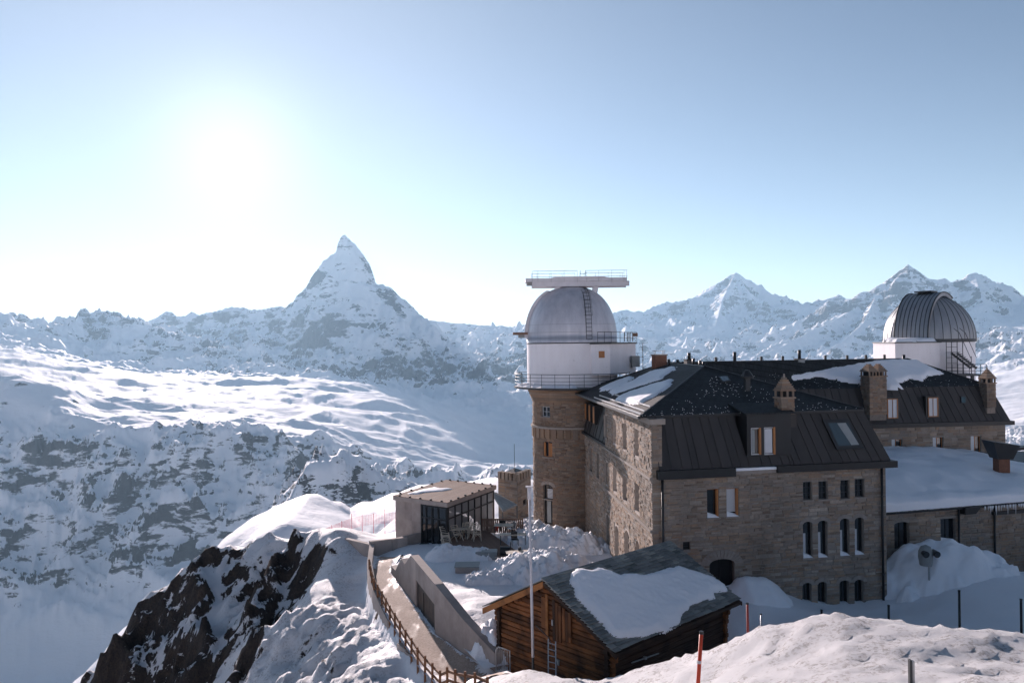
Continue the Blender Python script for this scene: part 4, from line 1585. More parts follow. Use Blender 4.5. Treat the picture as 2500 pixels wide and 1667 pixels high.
# corner pier seen on the front side, rising past the mansard
mb = MB()
wall_mesh(mb, WF, -0.0, 0.62, ZE + 0.1, ZB - 0.12, [], 0.3)
mb.quad(WF.pt(0.62, ZE), WF.pt(0.62, ZE, -2.0), WF.pt(0.62, ZB - 0.12, -2.0), WF.pt(0.62, ZB - 0.12))
pier = mb.build('corner_pier', 'mortar', hotel)
stP = lay_stones(WF, 0.01, 0.62, ZE + 0.02, ZB - 0.45, [], 0.12, 0.24, 0.25, 0.62, 8)
mb = MB()
for W, s0, s1 in ((WF, -0.14, 0.78), (WL, -0.0, WL.L + 0.12)):
    mb.hexa([W.pt(s, z, o) for z in (ZB - 0.42, ZB - 0.10) for s, o in ((s0, -0.3), (s1, -0.3), (s1, 0.16), (s0, 0.16))])
mb.build('cornice', 'stone_slab', hotel)
for k, zz in enumerate((-10.9, -7.9)):
    mb = MB()
    mb.hexa([WL.pt(s, z, o) for z in (zz, zz + 0.16) for s, o in ((0, -0.1), (WL.L, -0.1), (WL.L, 0.15), (0, 0.15))])
    mb.build('string_course', 'stone_slab', hotel)
# ---- shaded recessed side wall next to the tower
S_ops = [(*WS.rect(*z5(x0, y0), *z5(x1, y1)), 0.0) for x0, y0, x1, y1 in [(548, 580, 566, 735), (595, 608, 615, 780), (650, 650, 668, 830), (548, 900, 570, 1150)]]
S_ops = [o for o in S_ops if o[0] > 0.1 and o[1] < WS.L - 0.1]
mb = MB()
wall_mesh(mb, WS, 0, WS.L, -17.0, ZE, S_ops, 0.3)
mb.quad((HS0[0], HS0[1], -17), (HL[0], HL[1], -17), (HL[0], HL[1], ZB), (HS0[0], HS0[1], ZB))
recessed = mb.build('wall', 'mortar', hotel)
stS = lay_stones(WS, 0.02, WS.L - 0.02, -16.4, ZE - 0.05, S_ops, 0.12, 0.26, 0.3, 0.7, 6)
# ---- rear wing wall and hidden walls
RW0, RW1 = (19.6, 69.3), (44.1, 71.95)
WR = Wall(RW0, RW1)
R_ops = [(*WR.rect(*z8(x0, y0), *z8(x1, y1)), 0.0) for x0, y0, x1, y1 in [(555, 1355, 635, 1480), (870, 1340, 950, 1465), (1160, 1330, 1240, 1465)]]
mb = MB()
wall_mesh(mb, WR, 0, WR.L, -17.5, ZE, R_ops, 0.3)
rear_wall = mb.build('wall', 'mortar', hotel)
RC = (44.1, 71.95)
stR = lay_stones(WR, 5.0, WR.L - 0.02, -11.5, ZE - 0.05, R_ops, 0.14, 0.28, 0.35, 0.9, 9)
mb = MB()
for a, b in (((22.62, 48.85), (20.7, 69.4)), ((44.1, 71.95), (42.6, 83.5)), ((42.6, 83.5), (8.5, 79.5)), ((8.5, 79.5), (6.2, 71.2))):
    mb.quad((a[0], a[1], -18), (b[0], b[1], -18), (b[0], b[1], ZE), (a[0], a[1], ZE))
mb.build('wall', 'mortar', hotel)
place_stones([(WF, stF, front_wall), (WL, stL, side_wall), (WF, stP, pier), (WS, stS, recessed), (WR, stR, rear_wall)], 300, hotel, M['stone'], 2,
             visible=lambda p: not (p.z < -15.2 or (p.x < 12.5 and p.z < -13.2)))
for op in F_two:
    i = F_two.index(op)
    w = window(hotel, WF, op, 'orange_wood', (0, 0), 0.24, 'glass', True, 0.07, blind=(0.0 if i == 0 else 0.90), snow=True)
    q = MB()
    s1 = op[1] - 0.02
    q.hexa([WF.pt(s, z, o) for z in (op[2] + 0.05, op[3] - 0.03) for s, o in ((s1 - 0.10, -0.2), (s1, -0.2), (s1, 0.0), (s1 - 0.10, 0.0))])
    q.build('shutter', 'orange_wood', w)
for op in F_small:
    window(hotel, WF, op, 'dark_metal', (1, 2), 0.22, 'glass', True, 0.05)
for op in F_mid:
    w = window(hotel, WF, op, 'black_metal', (0, 0), 0.26, 'glass', True, 0.05, snow=True)
    q = MB()
    q.quad(WF.pt(op[0] + 0.06, op[2] + 0.1, -0.25), WF.pt((op[0] + op[1]) / 2, op[2] + 0.1, -0.25), WF.pt((op[0] + op[1]) / 2, op[3] - 0.75, -0.25), WF.pt(op[0] + 0.06, op[3] - 0.75, -0.25))
    q.build('blind', 'blind', w)
    arch_stones(hotel, WF, op, 5, 0.24)
for op in F_low:
    window(hotel, WF, op, 'black_metal', (1, 0), 0.26, 'glass', False, 0.05)
    arch_stones(hotel, WF, op, 5, 0.24)
op = F_door[0]
window(hotel, WF, op, 'black_metal', (1, 1), 0.30, 'curtain_or_dark_depth', False, 0.08).name = 'door'
arch_stones(hotel, WF, op, 15, 0.52)
window(hotel, WF, F_vent[0], 'black_metal', (0, 2), 0.15, 'curtain_or_dark_depth', False, 0.04).name = 'vent'
for op in L_top + L_mid:
    window(hotel, WL, op, 'black_metal', (1, 1), 0.30, 'curtain_or_dark_depth', False, 0.05)
for op in L_low:
    window(hotel, WL, op, 'black_metal', (1, 2), 0.30, 'curtain_or_dark_depth', False, 0.06)
for op in S_ops:
    window(hotel, WS, op, 'orange_wood', (1, 1), 0.22, 'glass', True, 0.06)
for op in R_ops:
    w = window(hotel, WR, op, 'orange_wood', (1, 0), 0.22, 'glass', False, 0.07)
    q = MB()
    s1 = (op[0] + op[1]) / 2
    q.hexa([WR.pt(s, z, o) for z in (op[2] + 0.05, op[3] - 0.03) for s, o in ((op[0] + 0.05, -0.2), (s1 - 0.12, -0.2), (s1 - 0.12, -0.1), (op[0] + 0.05, -0.1))])
    q.build('blind', 'blind', w)


# ---- mansard panels
def mansard(A0, A1, B0, B1, n, skip=None, seam=0.045, mat='seam_metal', fixed=()):
    """standing seam panels between bottom line A0-A1 and top line B0-B1; skip(t0,t1) -> list of (v0,v1) kept"""
    A0, A1, B0, B1 = map(Vector, (A0, A1, B0, B1))
    nrm = (A1 - A0).cross(B0 - A0).normalized()
    if nrm.z < 0:
        nrm = -nrm
    rnd = random.Random(n)
    cuts = [0.0]
    for k in range(n - 1):
        cuts.append((k + 1 + rnd.uniform(-0.22, 0.22)) / n)
    cuts.append(1.0)
    if fixed:
        cuts = sorted([c for c in cuts if all(abs(c - q) > 0.3 / n for q in fixed) or c in (0.0, 1.0)] + list(fixed))
    for t0, t1 in zip(cuts[:-1], cuts[1:]):
        for v0, v1 in (skip(t0, t1) if skip else [(0, 1)]):
            def pt(t, v, h):
                return (A0 + (A1 - A0) * t) * (1 - v) + (B0 + (B1 - B0) * t) * v + nrm * h
            j = rnd.uniform(-0.006, 0.006)
            mb = MB()
            g = 0.004 / (A1 - A0).length
            mb.hexa([pt(t0, v0, -0.05), pt(t1 - g, v0, -0.05), pt(t1 - g, v1, -0.05), pt(t0, v1, -0.05), pt(t0, v0, 0.0 + j), pt(t1 - g, v0, 0.012 + j), pt(t1 - g, v1, 0.0 - j), pt(t0, v1, 0.01)])
            w = 0.035 / (A1 - A0).length
            mb.hexa([pt(t0, v0, 0), pt(t0 + w, v0, 0), pt(t0 + w, v1, 0), pt(t0, v1, 0), pt(t0, v0, seam), pt(t0 + w, v0, seam), pt(t0 + w, v1, seam), pt(t0, v1, seam)])
            mb.build('roof_panel', mat, hotel)


e1 = WF.e
m_bl = WF.pt(0.40, ZE + 0.42, 0.10)
m_br = WF.pt(WF.L + 0.25, ZE + 0.42, 0.10)
m_tl = WF.pt(0.22, ZB, -0.75)
m_tr = WF.pt(WF.L - 1.05, ZB, -0.75)
mans_pl = plane_of(m_bl, m_br, m_tl)


def mans_tv(x, y):
    """pixel (z6) -> t, v on the front mansard"""
    p = on_plane(*z6(x, y), *mans_pl)
    v = (p.z - m_bl.z) / (m_tl.z - m_bl.z)
    a = m_bl + (m_tl - m_bl) * v
    b = m_br + (m_tr - m_br) * v
    t = (p - a).dot(b - a) / (b - a).length_squared
    return t, v


dt0, dv0 = mans_tv(985, 1062)
dt1, dv1 = mans_tv(1275, 800)
wt0, wv0 = mans_tv(1775, 1005)
wt1, wv1 = mans_tv(1880, 735)


def front_skip(t0, t1):
    if dt0 < (t0 + t1) / 2 < dt1:
        return [(0, dv0)]
    return [(0, 1)]


mansard(m_bl, m_br, m_tl, m_tr, 23, front_skip, fixed=(dt0, dt1))
# right hip of the mansard and the shaded left part beside the tower, rear wing
m_rr = Vector((21.0, 69.0, ZE + 0.42))
m_trr = Vector((19.7, 69.0, ZB))
mansard(m_br, (m_rr.x + 0.2, m_rr.y, m_rr.z), m_tr, m_trr, 16)
mansard(WS.pt(0.0, ZE + 0.05, 0.12), WS.pt(WS.L, ZE + 0.05, 0.12), WS.pt(0.0, ZB, -0.8), WS.pt(WS.L, ZB, -0.8), 9)
r_bl, r_br = WR.pt(0.5, ZE + 0.35, 0.15), WR.pt(WR.L + 0.35, ZE + 0.35, 0.15)
r_tl, r_tr = WR.pt(0.5, ZB, -0.75), WR.pt(WR.L - 0.95, ZB, -0.75)
mansard(r_bl, r_br, r_tl, r_tr, 34)
mansard(r_br, (42.9, 83.6, ZE + 0.35), r_tr, (41.7, 82.6, ZB), 12)
mansard((42.9, 83.6, ZE + 0.35), (8.3, 79.6, ZE + 0.35), (41.7, 82.6, ZB), (9.2, 78.8, ZB), 20)
# side window of the left mansard: two small dormer lights
for s in (1.6, 3.4, 5.2):
    mb = MB()
    z0, z1 = ZE + 1.1, ZE + 2.6
    mb.hexa([WS.pt(a, z, o) for z in (z0, z1) for a, o in ((s - 0.4, -1.2), (s + 0.4, -1.2), (s + 0.4, 0.05), (s - 0.4, 0.05))])
    d = mb.build('dormer', 'black_metal', hotel)
    q = MB()
    q.hexa([WS.pt(a, z, o) for z in (z0 + 0.1, z1 - 0.1) for a, o in ((s - 0.3, 0.0), (s + 0.3, 0.0), (s + 0.3, 0.07), (s - 0.3, 0.07))])
    q.build('shutter', 'orange_wood', d)


# ---- fascia and gutters
def strip(name, W, s0, s1, z0, z1, o0, o1, mat, parent=None):
    mb = MB()
    mb.hexa([W.pt(s, z, o) for z in (z0, z1) for s, o in ((s0, o0), (s1, o0), (s1, o1), (s0, o1))])
    return mb.build(name, mat, parent or hotel)


sm0 = WF.px(*z7(868, 100))[0]
sm1 = WF.px(*z7(1238, 100))[0]
strip('eaves_board', WF, 0.25, sm0, ZE - 0.08, ZE + 0.42, -0.2, 0.38, 'black_metal')
strip('eaves_board', WF, sm1, WF.L + 0.55, ZE + 0.02, ZE + 0.42, -0.2, 0.40, 'black_metal')
strip('eaves_beam', WF, sm0 + 0.01, sm1 - 0.01, ZE + 0.0, ZE + 0.20, -0.15, 0.16, 'stone_slab')
strip('gutter_snow', WF, sm0 + 0.02, sm1 - 0.02, ZE + 0.21, ZE + 0.36, -0.1, 0.22, 'snow')
strip('eaves_board', WR, 0.4, WR.L + 0.6, ZE + 0.02, ZE + 0.38, -0.2, 0.42, 'black_metal')
strip('eaves_board', WS, 0.0, WS.L, ZE - 0.1, ZE + 0.1, -0.1, 0.32, 'black_metal')
strip('roof_edge', WF, 0.0, WF.L - 0.95, ZB - 0.12, ZB + 0.03, -0.9, -0.62, 'black_metal')
for s, top in ((WF.px(*z7(235, 300))[0], ZE), (WF.px(*z7(2168, 300))[0], ZE)):
    mb = MB()
    mb.tube([WF.pt(s, -16.5, 0.17), WF.pt(s, top + 0.2, 0.17)], 0.075, 8)
    pz = mb.build('downpipe', 'black_metal', hotel, smooth=True)
    for z in (-9.5, -12.0, -14.2):
        q = MB()
        q.tube([WF.pt(s, z, 0.17), WF.pt(s, z + 0.08, 0.17)], 0.095, 8)
        q.build('bracket', 'dark_metal', pz)
mb = MB()
mb.tube([WS.pt(0.25, -16.0, 0.2), WS.pt(0.25, ZE, 0.2), WS.pt(0.15, ZE + 1.2, 0.0), WS.pt(0.1, ZB, -0.4)], 0.08, 8)
mb.build('downpipe', 'black_metal', hotel, smooth=True)

# ---- upper roof
BL = Vector((7.42, 46.55, ZB))
BR = Vector((21.55, 49.35, ZB))
AP = Vector((13.13, 55.0, -1.71))
RL = Vector((13.26, 69.5, -1.80))
RR = P(2216, 876.5, 76.5)
FL = Vector((5.55, 71.0, ZB - 0.05))
VV = Vector((19.7, 69.2, ZB))
WB0 = WR.pt(0.5, ZB, -0.75)
WB1 = WR.pt(WR.L - 0.95, ZB, -0.75)
BK1 = Vector((41.7, 82.6, ZB))
BK0 = Vector((9.2, 78.8, ZB))


def slope(name, pts, mat, thick=0.10):
    mb = MB()
    pts = [Vector(p) for p in pts]
    n = (pts[1] - pts[0]).cross(pts[2] - pts[0]).normalized()
    if n.z < 0:
        n = -n
    up = [p + n * 0.02 for p in pts]
    dn = [p - n * thick for p in pts]
    mb.poly(up)
    k = len(pts)
    for i in range(k):
        mb.quad(up[i], up[(i + 1) % k], dn[(i + 1) % k], dn[i])
    return mb.build(name, mat, hotel)


front_slope = slope('roof_slope', [BL, BR, AP], 'slate_far')
left_slope = slope('roof_slope', [FL, BL, AP, RL], 'slate_side')
slope('roof_slope', [BR, VV, RL, AP], 'slate_side')
main_slope = slope('roof_slope', [WB0, WB1, RR, RL], 'slate_far')
slope('roof_slope', [WB1, BK1, RR], 'slate_side')
slope('roof_slope', [BK1, BK0, FL, RL, RR], 'slate_far')
for a, b, r in ((BL, AP, 0.07), (AP, RL, 0.07), (BR, AP, 0.07), (RL, RR, 0.08), (RR, WB1, 0.07), (RL, FL, 0.07)):
    mb = MB()
    mb.tube([a + Vector((0, 0, 0.03)), b + Vector((0, 0, 0.03))], r, 6)
    mb.build('ridge_cap', 'black_metal', hotel)
# snow guards: rows of small hooks, too small to pick apart
mb = MB()
rnd = random.Random(31)
pl_f = plane_of(BL, BR, AP)
for k in range(260):
    a, b = rnd.random(), rnd.random() ** 2.2 * 0.75
    a = b * 0.52 + a * (1 - b)
    p = BL + (BR - BL) * a + (AP - (BL + (BR - BL) * 0.4)) * b
    p = BL + (BR - BL) * (a) * 1.0
    q = p * (1 - b) + AP * b
    mb.obox(q + pl_f[1] * 0.045, e1 * 0.018, Vector((0, 0.012, 0)), pl_f[1] * 0.014)
o = mb.build('snow_guards', 'snow_soft', hotel)
o['kind'] = 'stuff'
mb = MB()
pl_m = plane_of(WB0, WB1, RR)
for k in range(170):
    a, b = rnd.random(), rnd.random() ** 1.6 * 0.55
    q = (WB0 + (WB1 - WB0) * a) * (1 - b) + (RL + (RR - RL) * a) * b
    mb.obox(q + pl_m[1] * 0.045, e1 * 0.018, Vector((0, 0.012, 0)), pl_m[1] * 0.013)
o = mb.build('snow_guards', 'snow_soft', hotel)
o['kind'] = 'stuff'
# metal rails catching the snow at the sunlit eave
pl_l = plane_of(FL, BL, AP)
for off in (0.05, 0.38, 0.9):
    a = BL + (AP - BL) * (off / (AP - BL).length * 1.6) + pl_l[1] * 0.14
    b = FL + (RL - FL) * (off / (RL - FL).length * 1.6) + pl_l[1] * 0.14
    b = a + (b - a) * (0.62 if off < 0.6 else 0.5)
    mb = MB()
    mb.bar(a, b, 0.05, 0.09)
    mb.build('snow_rail', 'steel', hotel)
mb = MB()
mb.bar(BL + Vector((-0.12, -0.1, -0.06)), FL + Vector((-0.12, 0, -0.06)), 0.18, 0.16)
mb.build('gutter', 'dark_metal', hotel)

mb = MB()
q = [WF.pt(1.0, 0, -1.3), WF.pt(WF.L - 1.6, 0, -1.3), Vector((19.0, 68.5, 0)), Vector((8.6, 68.5, 0))]
mb.hexa([(p.x, p.y, -16.5) for p in q] + [(p.x, p.y, ZB - 0.03) for p in q])
mb.build('core', 'curtain_or_dark_depth', hotel)
# ---- dormer with two casements
dA, dB = mans_tv(985, 1062), mans_tv(1275, 1062)


def mpt(t, v, out=0.0):
    a = m_bl + (m_tl - m_bl) * v
    b = m_br + (m_tr - m_br) * v
    p = a + (b - a) * t
    return p + WF.n * out


p0 = mpt(dt0, dv0)
p1 = mpt(dt1, dv0)
ztop = ZB + 0.02
WD = Wall((p0 + WF.n * 0.12).to_2d(), (p1 + WF.n * 0.12).to_2d())
dz0 = p0.z
mb = MB()
d_ops = [WD.rect(*z6(1026, 812), *z6(1112, 1050)), WD.rect(*z6(1142, 806), *z6(1238, 1050))]
d_ops = [(max(a, 0.06), min(b, WD.L - 0.06), max(c, dz0 + 0.05), min(d, ztop - 0.05)) for a, b, c, d in d_ops]
wall_mesh(mb, WD, 0, WD.L, dz0, ztop, d_ops, 0.12)
for s in (0, WD.L):
    mb.quad(WD.pt(s, dz0), WD.pt(s, dz0, -1.4), WD.pt(s, ztop, -1.4), WD.pt(s, ztop))
dorm = mb.build('dormer', 'black_metal', hotel)
mb = MB()
mb.hexa([WD.pt(-0.25, ztop - 0.03, 0.20), WD.pt(WD.L + 0.15, ztop - 0.03, 0.20), WD.pt(WD.L + 0.15, ztop + 0.42, -1.9), WD.pt(-0.25, ztop + 0.42, -1.9),
         WD.pt(-0.25, ztop + 0.07, 0.20), WD.pt(WD.L + 0.15, ztop + 0.07, 0.20), WD.pt(WD.L + 0.15, ztop + 0.50, -1.9), WD.pt(-0.25, ztop + 0.50, -1.9)])
mb.build('dormer_roof', 'slate_far', dorm)
for i, op in enumerate(d_ops):
    w = window(dorm, WD, op, 'blind', (0, 0), 0.08, 'glass', False, 0.055)
    q = MB()
    s1 = op[1]
    q.hexa([WD.pt(s, z, o) for z in (op[2] + 0.02, op[3]) for s, o in ((s1 - 0.10, -0.09), (s1 + 0.01, -0.09), (s1 + 0.01, 0.03), (s1 - 0.10, 0.03))])
    q.build('shutter', 'orange_wood', dorm)
    q = MB()
    k = 0.45 if i == 0 else 0.95
    q.quad(WD.pt(op[0] + 0.08, op[2] + 0.1, -0.06), WD.pt(op[0] + 0.08 + (op[1] - op[0] - 0.2) * k, op[2] + 0.1, -0.06), WD.pt(op[0] + 0.08 + (op[1] - op[0] - 0.2) * k, op[3] - 0.1, -0.06), WD.pt(op[0] + 0.08, op[3] - 0.1, -0.06))
    q.build('curtain_or_dark_depth', 'blind' if i else 'grey_box', dorm)
# roof window in the front mansard
mb = MB()
nm = mans_pl[1]
q4 = [mpt(wt0, wv0), mpt(wt1, wv0), mpt(wt1, wv1), mpt(wt0, wv1)]
mb.hexa([p + nm * 0.0 for p in q4] + [p + nm * 0.13 for p in q4])
rw = mb.build('roof_window', 'black_metal', hotel)
c = sum(q4, Vector()) / 4
q = MB()
q.poly([c + (p - c) * 0.76 + nm * 0.14 for p in q4])
q.build('pane', mat_glass('sky_glass', (0.03, 0.045, 0.05), 0.12), rw)
q = MB()
k4 = [c + (p - c) * 0.74 + nm * 0.147 for p in q4]
q.poly([k4[0] + (k4[1] - k4[0]) * 0.62, k4[1], k4[2] + (k4[3] - k4[2]) * 0.10, k4[3] + (k4[2] - k4[3]) * 0.45])
q.build('curtain_or_dark_depth', 'grey_box', rw)
# rear wing dormer windows
for x0, y0, x1, y1 in ((520, 1045, 600, 1195), (832, 1035, 908, 1182)):
    WRm = Wall(WR.pt(0, 0, 0.02).to_2d(), WR.pt(WR.L, 0, 0.02).to_2d())
    a, b, c_, d_ = WRm.rect(*z8(x0, y0), *z8(x1, y1))
    mb = MB()
    mb.hexa([WRm.pt(s, z, o) for z in (c_ - 0.08, d_ + 0.12) for s, o in ((a - 0.18, -1.2), (b + 0.18, -1.2), (b + 0.18, 0.0), (a - 0.18, 0.0))])
    dd = mb.build('dormer', 'black_metal', hotel)
    w = window(dd, WRm, (a, b, c_, d_), 'orange_wood', (1, 0), -0.03, 'blind', False, 0.07)  # white panes stand in for the pale reflection in the glass
# little roof light on the rear wing and on the front slope
for pl, quad_ in ((plane_of(r_bl, r_br, r_tl), [z8(1080, 1030), z8(1113, 1030), z8(1115, 1080), z8(1082, 1080)]), (pl_f, [z6(735, 372), z6(815, 366), z6(845, 412), z6(770, 420)])):
    mb = MB()
    q4 = [on_plane(*q, *pl) for q in quad_]
    mb.hexa([p + pl[1] * 0.0 for p in q4[::-1]] + [p + pl[1] * 0.14 for p in q4[::-1]])
    rw = mb.build('roof_light', 'dark_metal', hotel)
    c = sum(q4, Vector()) / 4
    q = MB()
    q.poly([c + (p - c) * 0.8 + pl[1] * 0.145 for p in q4])
    q.build('pane', mat_glass('roof_light_glass', (0.05, 0.09, 0.10), 0.1), rw)


# ---- chimneys
def chimney(name, base, w, d, h, courses, parent, cap='slabs', rz=0.19, mat='stone_brown', seed=1, top_parts=2):
    """rubble shaft with an open arcade and a stepped top of slabs; each stone course piece is its own part"""
    rnd = random.Random(seed)
    c, s = cos(rz), sin(rz)

    def loc(x, y, z):
        return Vector((base[0] + x * c - y * s, base[1] + x * s + y * c, base[2] + z))

    def blk(m, x0, x1, y0, y1, z0, z1):
        m.hexa([loc(x, y, z) for z in (z0, z1) for x, y in ((x0, y0), (x1, y0), (x1, y1), (x0, y1))])
    core = MB()
    blk(core, -w / 2 + 0.05, w / 2 - 0.05, -d / 2 + 0.05, d / 2 - 0.05, -0.5, h)
    ch = core.build(name, 'mortar_brown', parent)
    z = 0.0
    while z < h - 0.02:
        hh = min(rnd.uniform(0.10, 0.2), h - z)
        for face in range(3):
            L = w if face == 0 else d
            x = -L / 2
            while x < L / 2 - 0.02:
                ww = min(rnd.uniform(0.22, 0.5), L / 2 - x)
                if L / 2 - x - ww < 0.12:
                    ww = L / 2 - x
                m = MB()
                pr = rnd.uniform(0.0, 0.035)
                if face == 0:
                    blk(m, x + 0.008, x + ww - 0.008, -d / 2 - pr, -d / 2 + 0.12, z + 0.008, z + hh - 0.008)
                elif face == 1:
                    blk(m, -w / 2 - pr, -w / 2 + 0.12, x + 0.125, x + ww - 0.01, z + 0.008, z + hh - 0.008) if x + 0.13 < x + ww - 0.01 else None
                else:
                    blk(m, w / 2 - 0.12, w / 2 + pr, x + 0.125, x + ww - 0.01, z + 0.008, z + hh - 0.008) if x + 0.13 < x + ww - 0.01 else None
                if m.v:
                    m.build('stone', mat, ch)
                x += ww
        z += hh
    m = MB()
    blk(m, -w / 2 - 0.07, w / 2 + 0.07, -d / 2 - 0.07, d / 2 + 0.07, h, h + 0.09)
    m.build('slab', 'stone_brown', ch)
    # arcade of short pillars
    n = max(3, int(round(w / 0.3)))
    ph = 0.36
    for yy in (-d / 2 + 0.06, d / 2 - 0.06):
        for k in range(n):
            x = -w / 2 + 0.06 + (w - 0.12) * k / (n - 1)
            m = MB()
            blk(m, x - 0.055, x + 0.055, yy - 0.055, yy + 0.055, h + 0.09, h + 0.09 + ph)
            m.build('pillar', mat, ch)
    m = MB()
    blk(m, -w / 2 + 0.16, w / 2 - 0.16, -d / 2 + 0.16, d / 2 - 0.16, h + 0.09, h + 0.09 + ph)
    m.build('flue', 'curtain_or_dark_depth', ch)
    z = h + 0.09 + ph
    heads = [0.0] if top_parts == 1 else [-w * 0.27, w * 0.27]
    m = MB()
    blk(m, -w / 2 - 0.06, w / 2 + 0.06, -d / 2 - 0.06, d / 2 + 0.06, z, z + 0.08)
    m.build('slab', 'stone_brown', ch)
    for hx in heads:
        zz = z + 0.08
        ww = (w if top_parts == 1 else w * 0.46) / 2
        steps = 6 if top_parts == 1 else 5
        for k in range(steps):
            f = 1 - k / steps * 0.85
            m = MB()
            jx = rnd.uniform(-0.02, 0.02)
            blk(m, hx - ww * f + jx, hx + ww * f + jx, -d / 2 * f, d / 2 * f, zz, zz + 0.115)
            m.build('slab', mat, ch)
            zz += 0.12
        if top_parts == 1:
            m = MB()
            m.tube([loc(hx, 0, zz), loc(hx, 0, zz + 0.22)], [0.07, 0.05], 6)
            m.build('finial', 'stone_slab', ch)
    return ch


# chimney rising through the front mansard
b = on_plane(*z6(1322, 690), WF.pt(0, 0, -0.55), WF.n)
chimney('chimney', (b.x, b.y, b.z), 0.86, 0.80, 0.95, 5, hotel, seed=3, top_parts=1)
mb = MB()
bb = Vector((b.x, b.y, b.z))
mb.obox(bb + Vector((0, -0.05, -0.35)), WF.e * 0.48, WF.n * 0.50, Vector((0, 0, 0.38)))
mb.build('chimney_base', 'seam_metal', hotel)
b = on_plane(*z6(2112, 690), WR.pt(0, 0, -0.2), WR.n)
chimney('chimney', (b.x, b.y, b.z), 1.7, 1.25, 3.3, 12, hotel, seed=5, top_parts=2)
b = on_plane(*z8(1290, 1112), WR.pt(0, 0, -0.35), WR.n)
chimney('chimney', (b.x, b.y, b.z), 0.95, 0.9, 2.15, 9, hotel, seed=7, top_parts=1)
# plain brick stack with a metal rain cap near the tower
b = P(*z6(216, 285), 67.6)
mb = MB()
mb.obox(b + Vector((0, 0, 0.35)), Vector((0.50, 0.08, 0)), Vector((-0.08, 0.45, 0)), Vector((0, 0, 0.72)))
st = mb.build('chimney', 'brick', hotel, bevel=0.01)
mb = MB()
mb.obox(b + Vector((0, 0, 1.12)), Vector((0.56, 0.09, 0)), Vector((-0.09, 0.5, 0)), Vector((0, 0, 0.05)))
mb.build('slab', 'stone_slab', st)
mb = MB()
for sx in (-0.36, 0.36):
    for sy in (-0.3, 0.3):
        mb.bar(b + Vector((sx, sy, 1.16)), b + Vector((sx, sy, 1.45)), 0.04)
mb.obox(b + Vector((0, 0, 1.47)), Vector((0.46, 0.06, 0)), Vector((-0.06, 0.42, 0)), Vector((0, 0, 0.025)))
mb.build('rain_cap', 'steel', st)


def vent(px0, px1, ytop, ybase, depth, ydepth, pipe, mat, parent=hotel, kind='vent'):
    """metal ventilation box with a pipe on top; pixel columns/rows in z6"""
    a, b = P(*z6(px0, ybase), depth), P(*z6(px1, ybase), depth)
    w = (b - a).length
    h = (P(*z6(px0, ytop), depth) - a).z
    c = (a + b) / 2
    m = MB()
    m.obox(c + Vector((0, 0, h / 2 - 0.15)), WF.e * w / 2, WF.n * w / 2, Vector((0, 0, h / 2 + 0.15)))
    o = m.build(kind, mat, parent)
    m = MB()
    m.obox(c + Vector((0, 0, h + 0.03)), WF.e * (w / 2 + 0.05), WF.n * (w / 2 + 0.05), Vector((0, 0, 0.03)))
    m.build('lid', 'black_metal', o)
    if pipe:
        m = MB()
        m.tube([c + Vector((0, 0, h + 0.06)), c + Vector((0, 0, h + pipe))], 0.14, 10)
        m.build('pipe', 'black_metal', o, smooth=True)
    return o


vent(445, 515, 212, 250, 68.5, 0, 0.62, 'dark_metal')
vent(842, 925, 235, 345, 71.8, 0, 0.95, 'dark_metal')
vent(1422, 1488, 205, 305, 73.5, 0, 0.85, 'grey_box')
v = vent(2360, 2395, 250, 330, 76.0, 0, 0.9, 'black_metal')
v = vent(968, 1012, 375, 455, 51.3, 0, 0.0, 'dark_metal')
c = P(*z6(990, 372), 51.3)
mb = MB()
mb.lathe([(0.42, 0.0), (0.42, 0.12), (0.16, 0.50), (0.02, 0.52)], tuple(c), 8)
mb.build('cowl', 'black_metal', v)
for x, y in ((300, 240), (378, 243), (518, 232), (608, 262), (575, 250)):
    c = P(*z6(x, y), 66.0)
    mb = MB()
    mb.tube([c + Vector((0, 0, -0.4)), c + Vector((0, 0, 0.32))], 0.12, 8)
    mb.build('vent_pipe', 'black_metal', hotel, smooth=True)
for k, x in enumerate((710, 1100, 1285, 1660, 1855, 2025, 2195)):
    q = RL + (RR - RL) * ((x - 270) / (2410 - 270)) ** 1.04
    mb = MB()
    mb.obox(q + Vector((0, 0, 0.22)), Vector((0.10, 0, 0)), Vector((0, 0.07, 0)), Vector((0, 0, 0.24)))
    mb.build('ridge_post', 'black_metal', hotel)

# ---- snow lying on the roofs
def roof_snow(pts, pl, label, thick=0.22, seed=3, cell=0.16, mat='snow_soft'):
    out = [on_plane(x, y, *pl) for x, y in pts]
    return snow_patch('roof_snow', out, pl[0], pl[1], thick, cell, mat, label, seed, 0.22, 0.02, 0.03, 0.35)


